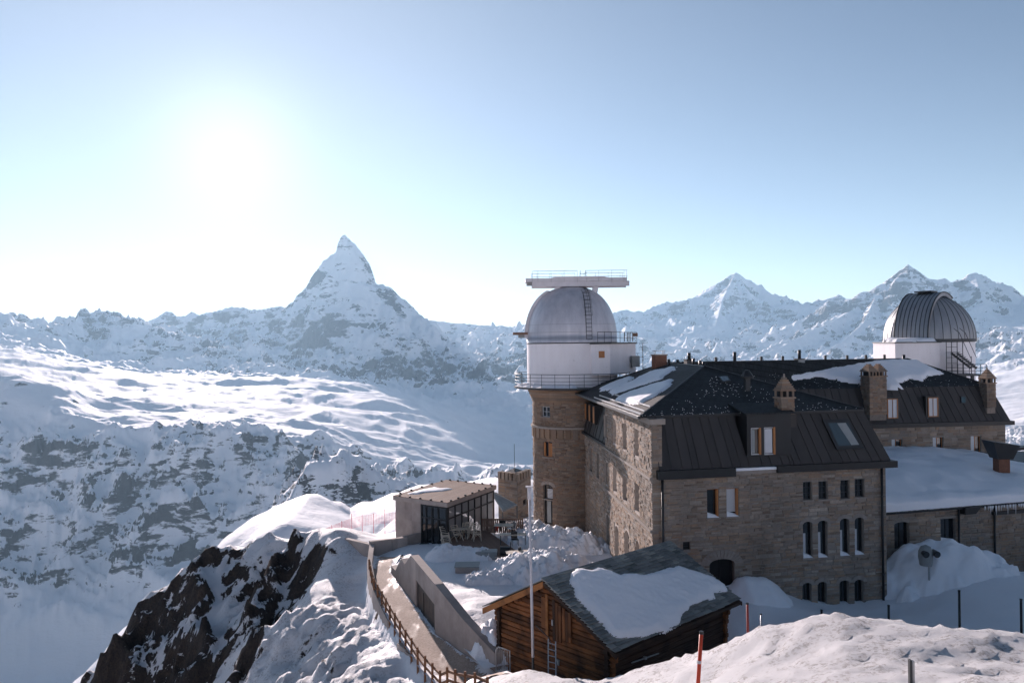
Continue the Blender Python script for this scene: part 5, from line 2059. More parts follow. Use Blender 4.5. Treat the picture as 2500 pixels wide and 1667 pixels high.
pl_m2 = plane_of(WB0, WB1, RR)
roof_snow([z6(*q) for q in ((560, 250), (700, 236), (1100, 232), (1225, 258), (1270, 308), (1400, 325), (1530, 305), (1512, 255), (1600, 228), (1800, 222), (2000, 222), (2350, 214), (2480, 216),
                            (2640, 300), (2720, 330), (2600, 350), (2560, 400), (2420, 390), (2330, 420), (2360, 470), (2230, 470), (2190, 440), (2000, 432), (1840, 402), (1600, 362), (1480, 394), (1340, 382), (1140, 414), (1000, 386), (850, 326), (700, 276))],
          pl_m2, 'blanket of snow on the rear roof slope under the ridge', 0.26, 3, 0.2)
roof_snow([z4(*q) for q in ((1080, 1365), (1250, 1290), (1400, 1238), (1450, 1243), (1340, 1310), (1200, 1378), (1110, 1385))], pl_l, 'narrow snow strip on the side roof beside the tower', 0.14, 5, 0.12)
roof_snow([z4(*q) for q in ((1175, 1400), (1400, 1300), (1600, 1195), (1840, 1143), (1860, 1160), (1790, 1200), (1715, 1265), (1500, 1330), (1300, 1395), (1220, 1425))], pl_l,
          'long snow strip in the middle of the side roof', 0.16, 6, 0.12)
roof_snow([z4(*q) for q in ((1240, 1480), (1290, 1440), (1500, 1370), (1650, 1320), (1820, 1275), (1830, 1300), (1760, 1370), (1620, 1450), (1500, 1520), (1380, 1515))], pl_l,
          'partly sunlit snow patch on the side roof near the eave', 0.18, 7, 0.12)
# ------------------------------------------------------------------ round observatory tower at the corner
def mat_dome(name, col, streak):
    m = NT(name)
    w = m.wcoord((1.2, 1.2, 0.12))
    n1 = m.noise(w, 1.6, 5, 0.6)
    n2 = m.noise(m.wcoord(), 7.0, 4, 0.6)
    c = m.mix(m.ramp(n1, 0.3, 0.75, 0, streak), col, (col[0] * 0.62, col[1] * 0.64, col[2] * 0.68))
    m.set(color=c, rough=m.ramp(n1, 0.3, 0.7, 0.36, 0.52), metal=0.3, normal=m.bump(n2, 0.06, 0.02), spec=0.5)
    return m.m


def mat_plaster(name, col):
    m = NT(name)
    n1 = m.noise(m.wcoord((1, 1, 0.25)), 1.3, 6, 0.65)
    n2 = m.noise(m.wcoord((1, 1, 1.6)), 4.5, 5, 0.72)
    n3 = m.noise(m.wcoord((1, 1, 1)), 0.9, 3, 0.5)
    c = m.mix(m.ramp(n1, 0.4, 0.8, 0, 0.25), col, (0.48, 0.44, 0.42))
    flake = m.math('MULTIPLY', m.smooth(n2, 0.63, 0.69), m.smooth(n3, 0.46, 0.6))
    c = m.mix(m.math('MULTIPLY', flake, 0.8), c, (0.14, 0.12, 0.11))
    m.set(color=c, rough=0.8, normal=m.bump(n2, 0.15, 0.02), spec=0.2)
    return m.m


M['dome'] = mat_dome('dome_sheet', (0.62, 0.61, 0.64), 0.75)
M['dome_ribbed'] = mat_dome('ribbed_dome_sheet', (0.33, 0.345, 0.36), 0.5)
M['plaster'] = mat_plaster('white_plaster', (0.88, 0.85, 0.86))
M['plank'] = mat_plain('weathered_plank', (0.22, 0.13, 0.09), 0.8, 0, 0.2, 4.0)

TC = (5.51, 74.0)
TR = 3.67
tower = thing('observatory_tower', 'round stone tower with white drum and smooth silver observatory dome', 'tower', (TC[0], TC[1], -16.6))
RT = Round(TC, TR, -pi)
T_ops = [(*RT.rect(*z5(x0, y0), *z5(x1, y1)), r) for x0, y0, x1, y1, r in ((226, 290, 290, 368, 0), (240, 556, 308, 676, 0.12), (240, 884, 312, 998, 0.2), (243, 1006, 310, 1188, 0))]
mb = MB()
wall_mesh(mb, RT, 0, RT.L, -19.5, -5.2, T_ops, 0.26, step=RT.L / 72)
shaft = mb.build('shaft', 'mortar_brown', tower, smooth=False)
# stones on the half that faces the viewer (and a bit round the corners)
stT = lay_stones(RT, RT.L * 0.0, RT.L * 0.62, -18.6, -5.22, T_ops, 0.11, 0.24, 0.25, 0.62, 12, proud=(0.01, 0.07))
place_stones([(RT, stT, shaft)], 300, tower, M['stone_brown'], 4, visible=lambda p: p.z > -16.4 and p.x < 6.4)
# flared corbel courses under the balcony
for k in range(6):
    r0 = TR + 0.06 + 0.085 * k
    RK = Round(TC, r0, -pi)
    z = -5.24 + k * 0.22
    mb = MB()
    mb.lathe([(r0 - 0.25, 0), (r0 + 0.02, 0.01), (r0 + 0.02, 0.205), (r0 - 0.25, 0.21)], (TC[0], TC[1], z), 64)
    mb.build('corbel_course', 'stone_brown', tower)
# blind arcade frieze
za = RT.px(*z5(330, 505))[1]
for k in range(22):
    s = RT.L * (0.02 + 0.6 * k / 22)
    mb = MB()
    mb.hexa([RT.pt(a, z, o) for z in (za - 0.35, za + 0.45) for a, o in ((s, -0.05), (s + 0.42, -0.05), (s + 0.42, 0.16), (s, 0.16))])
    mb.build('corbel', 'stone_brown', tower)
for z, h in ((za + 0.46, 0.2),):
    mb = MB()
    mb.lathe([(TR, 0), (TR + 0.2, 0.01), (TR + 0.2, h), (TR, h + 0.01)], (TC[0], TC[1], z), 64)
    mb.build('string_course', 'stone_slab', tower)
w = window(tower, RT, T_ops[0], 'blind', (1, 1), 0.2, 'glass', True, 0.05)
w = window(tower, RT, T_ops[1], 'orange_wood', (1, 0), 0.18, 'glass', True, 0.06)
for f0, f1 in ((0.04, 0.22), (0.62, 0.98)):
    q = MB()
    a, b, c, d = T_ops[1][:4]
    q.hexa([RT.pt(a + (b - a) * f, z, o) for z in (c + 0.08, d - 0.15) for f, o in ((f0, -0.13), (f1, -0.13), (f1, -0.05), (f0, -0.05))])
    q.build('shutter', 'orange_wood', w)
w = window(tower, RT, T_ops[2], 'dark_metal', (1, 0), 0.2, 'glass', True, 0.05)
q = MB()
a, b, c, d = T_ops[2][:4]
for k in range(7):
    z = c + 0.1 + k * 0.12
    q = MB()
    q.hexa([RT.pt(a + (b - a) * f, zz, o) for zz in (z, z + 0.08) for f, o in ((0.4, -0.16), (0.95, -0.16), (0.95, -0.10), (0.4, -0.10))])
    q.build('louvre', 'blind', w)
w = window(tower, RT, T_ops[3], 'black_metal', (1, 0), 0.2, 'glass', True, 0.06, blind=0.0)
a, b, c, d = T_ops[3][:4]
q = MB()
q.hexa([RT.pt(a + (b - a) * f, z, o) for z in (c + 0.1, d - 0.1) for f, o in ((0.3, -0.19), (0.75, -0.19), (0.75, -0.15), (0.3, -0.15))])
q.build('curtain_or_dark_depth', 'grey_box', w)
arch_stones(tower, RT, T_ops[2], 7, 0.3)
# balcony
mb = MB()
mb.lathe([(3.8, -0.18), (5.3, -0.14), (5.38, -0.10), (5.38, 0.02), (3.9, 0.02)], (TC[0], TC[1], -3.88), 72)
bal = mb.build('balcony', 'dark_metal', tower)
RB = Round(TC, 5.26, -pi)
n_post = 26
for k in range(n_post):
    s = RB.L * k / n_post
    mb = MB()
    p = RB.pt(s, -3.86)
    mb.tube([p, p + Vector((0, 0, 1.18))], 0.022, 6)
    mb.build('railing_post', 'dark_metal', tower)
for z in (0.30, 0.58, 0.88, 1.18):
    mb = MB()
    mb.tube([RB.pt(RB.L * k / 72, -3.86 + z) for k in range(73)], 0.02 if z < 1 else 0.028, 6, cap=False)
    mb.build('railing_rail', 'dark_metal', tower)
# snow blown onto the balcony
mb = MB()
prof = []
N = 64
vs = []
for k in range(N + 1):
    a = pi * 0.75 + pi * 0.75 * k / N
    hgt = 0.24 * (0.55 + 0.45 * sin(k * 0.9) * sin(k * 0.37 + 1))
    for r, z in ((4.12, hgt * 1.5), (4.4, hgt), (4.9, hgt * 0.8), (5.24, 0.0)):
        vs.append((TC[0] + r * cos(a), TC[1] + r * sin(a), -3.86 + z + 0.01))
fs = [(i * 4 + j, (i + 1) * 4 + j, (i + 1) * 4 + j + 1, i * 4 + j + 1) for i in range(N) for j in range(3)]
mb.add(vs, fs)
o = mb.build('balcony_snow', 'snow', None, smooth=True)
tag(o, 'thin snow lying on the balcony of the round tower', 'snow', None, 'stuff')
# drum and dome
DR = 4.14


def dome_r(z):
    if z < 0.5:
        return DR
    c2 = max(1 - ((z - 0.5) / 4.70) ** 2, 0.0)
    return DR * c2 ** 0.39


mb = MB()
mb.lathe([(DR, -3.87), (DR, 0.0)], (TC[0], TC[1], 0), 96)
mb.build('drum', 'plaster', tower, smooth=True)
mb = MB()
mb.lathe([(DR - 0.02, -0.02), (DR + 0.05, 0.0), (DR + 0.05, 0.07), (DR - 0.02, 0.09)], (TC[0], TC[1], 0), 96)
mb.build('dome_ring', 'dark_metal', tower, smooth=False)
prof = [(DR, 0.09), (DR, 0.5)]
for k in range(0, 25):
    t = k / 24 * pi / 2
    prof.append((max(DR * cos(t) ** 0.78, 0.01), 0.5 + 4.70 * sin(t)))
mb = MB()
mb.lathe(prof, (TC[0], TC[1], 0), 96)
dome = mb.build('dome', 'dome', tower, smooth=True)
for z in (1.0, 1.7):
    r = dome_r(z)
    mb = MB()
    mb.lathe([(r - 0.02, z - 0.015), (r + 0.012, z), (r - 0.02, z + 0.015)], (TC[0], TC[1], 0), 96)
    mb.build('sheet_joint', 'dark_metal', dome)
# shutter seen edge-on along the left of the dome
ang = radians(178)
du = Vector((cos(ang), sin(ang), 0))
dv_ = Vector((-sin(ang), cos(ang), 0))
pts_i, pts_o = [], []
for k in range(0, 15):
    t = k / 14 * radians(66)
    r, z = DR * cos(t) ** 0.78, 0.5 + 4.70 * sin(t)
    pts_i.append((r - 0.1, z))
    pts_o.append((r + 0.20, z + 0.06))
mb = MB()
loop = [(DR - 0.1, 0.1)] + pts_i + pts_o[::-1] + [(DR + 0.20, 0.1)]
for sgn in (-0.75, 0.75):
    pass
k = len(pts_o)
for i in range(k - 1):
    for (q0, q1) in ((pts_o[i], pts_o[i + 1]),):
        A = [Vector((TC[0], TC[1], 0)) + du * q[0] + dv_ * s + Vector((0, 0, q[1])) for q in (q0, q1) for s in (-0.8, 0.8)]
        I = [Vector((TC[0], TC[1], 0)) + du * q[0] + dv_ * s + Vector((0, 0, q[1])) for q in (pts_i[i], pts_i[i + 1]) for s in (-0.8, 0.8)]
        mb.hexa([I[0], I[1], I[3], I[2], A[0], A[1], A[3], A[2]])
mb.build('shutter', 'white_metal', tower)
# wooden shelf poking out on the left
a = P(1252, 815, 74)
mb = MB()
mb.box(a.x, TC[0] - 3.9, 73.3, 74.7, a.z - 0.10, a.z + 0.12)
mb.build('shelf', 'plank', tower)
mb = MB()
mb.box(a.x + 0.5, TC[0] - 3.9, 73.45, 74.5, a.z - 0.38, a.z - 0.10)
mb.build('shelf_box', 'grey_box', tower)
# service platform on top of the dome
def TP(x, y, dep=74.0): return P(*z4(x, y), dep)


zb0, zb1 = TP(860, 335).z, TP(860, 285).z
xl, xr = TP(405, 300).x, TP(1370, 300).x
mb = MB()
mb.box(xl, xr, 72.8, 73.05, zb0, zb1)
mb.build('beam', 'white_metal', tower)
mb = MB()
mb.box(xl, xr, 74.95, 75.2, zb0, zb1)
mb.build('beam', 'white_metal', tower)
mb = MB()
mb.box(TP(340, 270).x, TP(1345, 270).x, 72.7, 75.3, zb1 + 0.004, zb1 + 0.30)
mb.build('deck', 'white_metal', tower)
hz = TP(860, 238).z
pts = [(TP(590, 265).x, zb1 + 0.3), (TP(650, 238).x, hz), (TP(1100, 238).x, hz), (TP(1160, 265).x, zb1 + 0.3)]
mb = MB()
for y0, y1 in ((72.62, 72.70),):
    v = [(x, y, z) for y in (y0, y1) for x, z in pts]
    mb.add(v, [(0, 1, 2, 3), (7, 6, 5, 4), (0, 4, 5, 1), (1, 5, 6, 2), (2, 6, 7, 3), (3, 7, 4, 0)])
mb.build('hump_panel', 'white_metal', tower)
mb = MB()
mb.box(TP(350, 300).x, TP(410, 300).x, 73.2, 74.0, zb1 - 0.3, zb1)
mb.build('motor', 'grey_box', tower)
for x in (655, 1040):
    q0 = TP(x, 335)
    mb = MB()
    mb.bar((q0.x, 73.2, zb0 - 0.002), (q0.x + (0.15 if x < 800 else -0.15), 73.2, zb0 - 0.75), 0.5, 0.35)
    mb.build('bracket', 'white_metal', tower)
rz1 = TP(860, 182).z
rz0 = TP(860, 240).z
for row, y in ((0, 72.65), (1, 75.35)):
    for x in (408, 463, 594, 722, 852, 945, 1065, 1193, 1315, 1340):
        q = TP(x, 262)
        mb = MB()
        mb.tube([(q.x, y, q.z - 0.3), (q.x, y, rz1)], 0.02, 6)
        mb.build('railing_post', 'steel', tower)
    for z in (rz0, rz1):
        for x0, x1 in ((408, 852), (945, 1350)):
            mb = MB()
            mb.tube([(TP(x0, 240).x, y, z), (TP(x1, 240).x, y, z)], 0.022, 6)
            mb.build('railing_rail', 'steel', tower)
# ladder with safety cage down the dome
lx = TP(940, 700).x - TC[0]
rail_pts = []
for k in range(15):
    z = 0.35 + k / 14 * (zb0 - 0.30)
    r = dome_r(z)
    a = sqrt(max(r * r - lx * lx, 0.05))
    rail_pts.append(Vector((TC[0] + lx * (0.80 + 0.20 * r / DR) - 0.0, TC[1] - a - 0.14, z)))
rail_pts.append(Vector((rail_pts[-1].x, 72.6, rz1)))
ladder_parts = []
for dx in (-0.24, 0.24):
    mb = MB()
    mb.tube([p + Vector((dx, 0, 0)) for p in rail_pts], 0.025, 6)
    mb.build('ladder_rail', 'dark_metal', tower)
L = 0
for i in range(len(rail_pts) - 1):
    a, b = rail_pts[i], rail_pts[i + 1]
    n = max(1, int((b - a).length / 0.3))
    for k in range(n):
        p = a + (b - a) * (k / n)
        mb = MB()
        mb.tube([p + Vector((-0.24, 0, 0)), p + Vector((0.24, 0, 0))], 0.02, 5)
        mb.build('rung', 'dark_metal', tower)
hoops = []
for i in range(6, len(rail_pts), 2):
    c = rail_pts[i]
    ring = [c + Vector((0.38 * cos(t), -0.62 * sin(t), 0)) for t in np.linspace(0, pi, 11)]
    hoops.append(ring)
    mb = MB()
    mb.tube(ring, 0.016, 5)
    mb.build('cage_hoop', 'dark_metal', tower)
for j in (2, 5, 8):
    mb = MB()
    mb.tube([h[j] for h in hoops], 0.014, 5)
    mb.build('cage_bar', 'dark_metal', tower)
# white stair box on the right of the drum
bz0, bz1 = TP(1100, 1222, 69.6).z, TP(1100, 908, 69.6).z
bx0, bx1 = TP(1005, 1000, 69.6), TP(1198, 1000, 69.6)
bx2 = TP(1452, 1000, 74.6)
mb = MB()
mb.hexa([(x, y, z) for z in (bz0, bz1) for x, y in ((bx0.x, 69.6), (bx1.x, 69.9), (bx2.x, 74.6), (bx0.x, 75.5))])
sb = mb.build('stair_box', 'plaster', tower)
mb = MB()
q = [(bx0.x - 0.1, 69.45), (bx1.x + 0.1, 69.7), (bx2.x + 0.12, 74.6), (bx0.x, 75.4)]
mb.hexa([(x, y, z) for z in (bz1 + 0.003, bz1 + 0.14) for x, y in q])
mb.build('stair_box_roof', 'dark_metal', tower)
WX = Wall((bx0.x, 69.6), (bx1.x, 69.9))
a_, b_, c_, d_ = WX.rect(*z4(1080, 978), *z4(1138, 1045))
mb = MB()
mb.hexa([WX.pt(s, z, o) for z in (c_, d_) for s, o in ((a_, -0.05), (b_, -0.05), (b_, 0.05), (a_, 0.05))])
mb.build('hatch', 'orange_wood', tower)
corner = [(TP(1070, 900, 69.5).x, 69.55), (bx1.x + 0.1, 69.75), (bx2.x + 0.1, 74.5)]
for (ax, ay), (bx_, by_), n in ((corner[0], corner[1], 2), (corner[1], corner[2], 3)):
    for k in range(n + 1):
        x, y = ax + (bx_ - ax) * k / n, ay + (by_ - ay) * k / n
        mb = MB()
        mb.tube([(x, y, bz1 + 0.1), (x, y, bz1 + 1.05)], 0.022, 6)
        mb.build('railing_post', 'dark_metal', tower)
    for z in (0.55, 1.05):
        mb = MB()
        mb.tube([(ax, ay, bz1 + z), (bx_, by_, bz1 + z)], 0.022, 6)
        mb.build('railing_rail', 'dark_metal', tower)
for k in range(5):
    t = 0.50 + 0.11 * k
    x, y = corner[1][0] + (corner[2][0] - corner[1][0]) * t, corner[1][1] + (corner[2][1] - corner[1][1]) * t
    mb = MB()
    mb.obox((x, y - 0.05, bz1 + 0.62 + (0.2 if k == 4 else 0)), Vector((0.04 if k < 4 else 0.22, 0, 0)), Vector((0, 0.03, 0)), Vector((0, 0, 0.40 if k < 4 else 0.16)))
    mb.build('slat' if k < 4 else 'sign_box', 'plank' if k == 4 else 'dark_metal', tower)
mb = MB()
c0 = TP(1450, 1075, 73.4)
mb.box(c0.x - 0.35, c0.x + 0.35, 73.1, 73.9, c0.z - 0.55, c0.z + 0.45)
mb.build('cabinet', 'grey_box', tower)
mast = TP(1525, 1140, 74.0)
m_ = thing('antenna_mast', 'thin dark antenna mast beside the white drum of the round tower', 'antenna', (mast.x, 74.0, mast.z - 0.8))
mb = MB()
mb.tube([(mast.x, 74.0, mast.z - 0.8), (mast.x, 74.0, TP(1525, 895).z)], 0.03, 6)
mb.build('mast', 'dark_metal', m_)
for y in (965, 1035, 1070):
    mb = MB()
    z = TP(1525, y).z
    mb.bar((mast.x - 0.05, 74.0, z), (mast.x + 0.06, 74.0, z), 0.10)
    mb.build('clamp', 'dark_metal', m_)
mb = MB()
z = TP(1525, 1038).z
mb.bar((mast.x, 74, z), (c0.x, 73.8, z), 0.03)
mb.build('bracket', 'dark_metal', m_)

# ------------------------------------------------------------------ second observatory behind the roof
OC = (46.7, 90.0)
OR = 4.66
obs = thing('observatory', 'white drum with ribbed grey metal dome behind the rear roof', 'observatory', (OC[0], OC[1], -8))
mb = MB()
mb.lathe([(OR - 0.12, -12.0), (OR - 0.12, -0.35)], (OC[0], OC[1], 0), 72)
mb.build('drum', 'plaster', obs, smooth=True)
mb = MB()
mb.lathe([(OR - 0.2, -0.35), (OR + 0.04, -0.33), (OR + 0.04, 0.0), (OR - 0.2, 0.02)], (OC[0], OC[1], 0), 72)
mb.build('dome_ring', 'dark_metal', obs)
oprof = []
for k in range(17):
    t = k / 16 * pi / 2
    oprof.append((OR * cos(t), 4.95 * sin(t)))
# gore panels between ribs; the wide shutter band on the left side is laid over them
NG = 36
for k in range(NG):
    a0, a1 = 2 * pi * k / NG, 2 * pi * (k + 1) / NG
    mid = (a0 + a1) / 2
    mb = MB()
    mb.lathe([(r, z + 0.0) for r, z in oprof], (OC[0], OC[1], 0), 3, a0 + 0.004, a1 - 0.004)
    g = mb.build('dome_panel', 'dome_ribbed', obs, smooth=True)
    mb = MB()
    mb.tube([(OC[0] + (r + 0.01) * cos(a0), OC[1] + (r + 0.01) * sin(a0), z) for r, z in oprof], 0.028, 5, cap=False)
    mb.build('rib', 'dark_metal', g)
# shutter: a broad curved band running over the dome, turned to the left front
sa = radians(222)
su = Vector((cos(sa), sin(sa), 0))
sv = Vector((-sin(sa), cos(sa), 0))
half = 1.75
oc = Vector((OC[0], OC[1], 0))
arc = []
for k in range(23):
    t = k / 22 * radians(118)
    arc.append((cos(t), sin(t)))
for i in range(22):
    mb = MB()
    for lay in (0,):
        q = []
        for (c_, s_) in (arc[i], arc[i + 1]):
            for off in (-half, half):
                ro = sqrt(OR * OR - 0) + 0.20
                q.append((oc + su * (c_ * (ro - 0.0)) + sv * off + Vector((0, 0, s_ * 5.15)), oc + su * (c_ * (ro - 0.42)) + sv * off + Vector((0, 0, s_ * 4.75))))
        mb.hexa([q[0][1], q[1][1], q[3][1], q[2][1], q[0][0], q[1][0], q[3][0], q[2][0]])
    sp = mb.build('shutter_panel', 'dome_ribbed', obs)
for k in range(9):
    off = -half + 2 * half * k / 8
    mb = MB()
    mb.tube([oc + su * (c_ * (OR + 0.22)) + sv * off + Vector((0, 0, s_ * 5.17)) for c_, s_ in arc], 0.032 if 0 < k < 8 else 0.08, 5)
    mb.build('rib', 'dark_metal', obs)
mb = MB()
tp = oc + Vector((0, 0, 5.2))
mb.obox(tp + su * 0.6 + Vector((0, 0, 0.06)), su * 0.9, sv * 0.9, Vector((0, 0, 0.08)))
mb.build('hatch', 'dark_metal', obs)
# porch box in front of the drum with snow on it
def OP(x, y, dep): return P(*z8(x, y), dep)


p0, p1 = OP(582, 700, 83.9), OP(948, 700, 83.9)
zt = OP(760, 618, 83.9).z
mb = MB()
mb.hexa([(x, y, z) for z in (-10.0, zt) for x, y in ((p0.x, 83.9), (p1.x, 84.5), (p1.x + 0.3, 89), (p0.x, 89))])
mb.build('porch', 'plaster', obs)
mb = MB()
mb.hexa([(x, y, z) for z in (zt + 0.003, zt + 0.12) for x, y in ((p0.x - 0.12, 83.75), (p1.x + 0.12, 84.35), (p1.x + 0.4, 89), (p0.x - 0.1, 89))])
mb.build('porch_roof', 'dark_metal', obs)
out = [Vector((p0.x + 0.2, 83.9, zt + 0.12)), Vector((p1.x - 0.2, 84.5, zt + 0.12)), Vector((p1.x, 87, zt + 0.12)), Vector((p0.x + 0.1, 87, zt + 0.12))]
snow_patch('roof_snow', out, (p0.x, 84, zt + 0.12), (0, 0, 1), 0.4, 0.18, M['snow_soft'], 'snow cap on the porch roof of the rear observatory', 9, 0.2)
# white scaffold frame at the left of the drum
q0, q1 = OP(500, 590, 86.5), OP(575, 725, 86.5)
fr = thing('scaffold', 'white lattice scaffold standing at the left of the rear observatory drum', 'scaffold', (q0.x, 86.5, q1.z - 3))
for x in np.linspace(q0.x, q1.x, 3):
    mb = MB()
    mb.tube([(x, 86.5, q1.z - 3.0), (x, 86.5, q0.z)], 0.045, 6)
    mb.build('post', 'white_metal', fr)
for z in np.linspace(q1.z - 2, q0.z, 7):
    mb = MB()
    mb.tube([(q0.x, 86.5, z), (q1.x, 86.5, z)], 0.035, 6)
    mb.build('rail', 'white_metal', fr)
# outside stair on the right
lx0, lx1 = OP(975, 600, 84.5), OP(1170, 830, 84.0)
zs0, zs1 = OP(1000, 610, 84.5).z, OP(1000, 860, 84.5).z
stn = thing('metal_stair', 'grey metal stair with railings beside the rear observatory drum', 'stairs', (lx0.x, 84.5, zs1))
for k in range(10):
    t = k / 9
    a = Vector((OP(1030, 700, 84.5).x, 84.2, OP(1030, 690, 84.5).z)).lerp(Vector((OP(1160, 800, 84.5).x, 84.2, OP(1160, 800, 84.5).z)), t)
    mb = MB()
    mb.obox(a, Vector((0.22, 0, 0)), Vector((0, 0.55, 0)), Vector((0, 0, 0.03)))
    mb.build('tread', 'dark_metal', stn)
for dy in (-0.55, 0.55):
    mb = MB()
    a = Vector((OP(1020, 690, 84.5).x, 84.2 + dy, OP(1020, 695, 84.5).z))
    b = Vector((OP(1170, 805, 84.5).x, 84.2 + dy, OP(1170, 812, 84.5).z))
    mb.bar(a, b, 0.05, 0.22)
    mb.build('stringer', 'dark_metal', stn)
    mb = MB()
    mb.tube([a + Vector((0.3, 0, 2.6)), a + Vector((0.9, 0, 2.1)), b + Vector((0, 0, 1.1))], 0.03, 6)
    mb.build('handrail', 'dark_metal', stn)
for x in (975, 1015, 1058, 1100, 1165):
    q = OP(x, 800, 83.8)
    mb = MB()
    mb.tube([(q.x, 83.8, zs1 - 0.5), (q.x, 83.8, (zs0 if x < 1110 else OP(x, 720, 83.8).z))], 0.04, 6)
    mb.build('post', 'dark_metal', stn)
for y in (610, 650, 690, 730, 770, 800, 830):
    q = OP(1000, y, 83.8)
    mb = MB()
    mb.tube([(OP(975, y, 83.8).x, 83.8, q.z), (OP(1060, y, 83.8).x, 83.8, q.z)], 0.025, 6)
    mb.build('rail', 'dark_metal', stn)
g0, g1 = OP(975, 862, 82.6), OP(1280, 862, 82.6)
mb = MB()
mb.box(g0.x, g1.x, 82.5, 86, g0.z - 0.15, g0.z)
mb.build('landing', 'dark_metal', stn)
for k in range(8):
    x = g0.x + (g1.x - g0.x) * k / 7
    mb = MB()
    mb.tube([(x, 82.6, g0.z), (x, 82.6, g0.z + 1.05)], 0.03, 6)
    mb.build('post', 'dark_metal', stn)
for z in (0.35, 0.7, 1.05):
    mb = MB()
    mb.tube([(g0.x, 82.6, g0.z + z), (g1.x, 82.6, g0.z + z)], 0.025, 6)
    mb.build('rail', 'dark_metal', stn)
for k in range(5):
    x = g0.x + 0.5 + (g1.x - g0.x - 0.8) * k / 4
    mb = MB()
    mb.box(x - 0.12, x + 0.12, 83.0, 83.3, g0.z - 8.5, g0.z - 0.15)
    mb.build('leg', 'dark_metal', stn)

# ------------------------------------------------------------------ low annex under deep roof snow
AX0, AX1 = P(2120, 1250, 52.6), P(2640, 1212, 57.2)
WA = Wall((AX0.x, AX0.y), (AX1.x, AX1.y))
zae = WA.px(*zA(800, 655))[1]
annex = thing('stone_annex', 'low dark stone annex with a deep snow roof beside the hotel front', 'annex', (AX0.x + 6, AX0.y + 5, -15.8))
A_ops = [(*WA.rect(*zA(465, 780), *zA(590, 1010)), 0.15), (*WA.rect(*zA(858, 750), *zA(985, 945)), 0.0)]
mb = MB()
wall_mesh(mb, WA, 0, WA.L, -18, zae, A_ops, 0.34)
aw = mb.build('wall', 'mortar', annex)
stA = lay_stones(WA, 0.02, WA.L - 0.02, -17.0, zae - 0.02, A_ops, 0.12, 0.27, 0.3, 0.85, 21)
place_stones([(WA, stA, aw)], 300, annex, M['stone'], 6, visible=lambda p: p.z > -16.0 and p.x / p.y < 0.64)
window(annex, WA, A_ops[0], 'black_metal', (1, 0), 0.25, 'glass', True, 0.06)
window(annex, WA, A_ops[1], 'black_metal', (1, 0), 0.25, 'glass', True, 0.06, snow=True)
back = [WR.pt(2.0, -10.05, 0.02), WR.pt(WR.L + 2.5, -10.05, 0.02)]
fr0, fr1 = WA.pt(0, zae, 0.35), WA.pt(WA.L, zae, 0.35)
mb = MB()
mb.hexa([fr0 + Vector((0, 0, -0.18)), fr1 + Vector((0, 0, -0.18)), back[1] + Vector((0, 0, -0.3)), back[0] + Vector((0, 0, -0.3)), fr0, fr1, back[1] + Vector((0, 0, -0.1)), back[0] + Vector((0, 0, -0.1))])
mb.build('roof', 'black_metal', annex)
mb = MB()
ab = (back[1] + Vector((2, 0, 0)))
mb.quad((fr1.x, fr1.y, -18), (ab.x, ab.y, -18), (ab.x, ab.y, -10.2), (fr1.x, fr1.y, zae))
mb.build('wall', 'mortar', annex)
# deep snow on the annex roof: a heavy rounded slab
nu, nv = 90, 60
Xs = np.zeros((nv, nu))
Ys = np.zeros((nv, nu))
Zs = np.zeros((nv, nu))
for j in range(nv):
    v = j / (nv - 1)
    for i in range(nu):
        u = i / (nu - 1)
        f = fr0.lerp(fr1, u)
        b = back[0].lerp(back[1], u)
        p = f.lerp(b, max(v - 0.06, 0) / 0.94)
        Xs[j, i], Ys[j, i], Zs[j, i] = p.x, p.y, p.z
nz = fbm(Xs / 3.2, Ys / 3.2, 4, 5) * 0.22
edge = np.clip(np.arange(nv) / 6.0, 0, 1)[:, None] ** 0.5
uu = np.linspace(0, 1, nu)[None, :]
dip = np.clip((uu - 0.62) / 0.3, 0, 1) * np.linspace(0, 1, nv)[:, None] * 1.25
Zs = Zs + 0.02 + edge * (0.62 + nz + 0.5 * np.sin(np.linspace(0, 1, nv) * pi)[:, None] * (1 - uu * 0.5)) - dip
Zs[0] -= 0.05
o = grid_object('roof_snow', Xs, Ys, Zs, M['snow_soft'])
tag(o, 'deep smooth snow slab covering the annex roof', 'snow', None, 'stuff')
# icicles
rnd = random.Random(4)
for k in range(40):
    s = WA.px(*zA(rnd.uniform(1180, 1560), 620))[0]
    L = rnd.uniform(0.12, 0.35) * (2.0 if rnd.random() < 0.12 else 1)
    mb = MB()
    p = WA.pt(s, zae - 0.17, 0.36)
    mb.tube([p + Vector((0, 0, 0.05)), p - Vector((0, 0, L))], [0.035, 0.004], 5)
    mb.build('icicle', 'snow_soft', annex)
for s in (WA.px(*zA(1002, 900))[0], WA.px(*zA(1305, 900))[0]):
    mb = MB()
    mb.tube([WA.pt(s, -17, 0.14), WA.pt(s, zae - 0.1, 0.14)], 0.07, 8)
    mb.build('downpipe', 'black_metal', annex, smooth=True)
a, b, c, d = WA.rect(*zA(1020, 640), *zA(1160, 700))
mb = MB()
mb.hexa([WA.pt(a, c, 0), WA.pt(b - 0.5, c, 0), WA.pt(b - 0.5, c, 0.5), WA.pt(a, c, 0.5), WA.pt(a, d, 0), WA.pt(b, d, 0), WA.pt(b, d, 0.5), WA.pt(a, d, 0.5)])
mb.build('lamp_box', 'black_metal', annex)
a, b, c, d = WA.rect(*zA(1290, 685), *zA(1568, 705))
mb = MB()
mb.hexa([WA.pt(s, z, o) for z in (c, d + 0.05) for s, o in ((a, 0), (b + 1, 0), (b + 1, 0.25), (a, 0.25))])
mb.build('ledge', 'black_metal', annex)
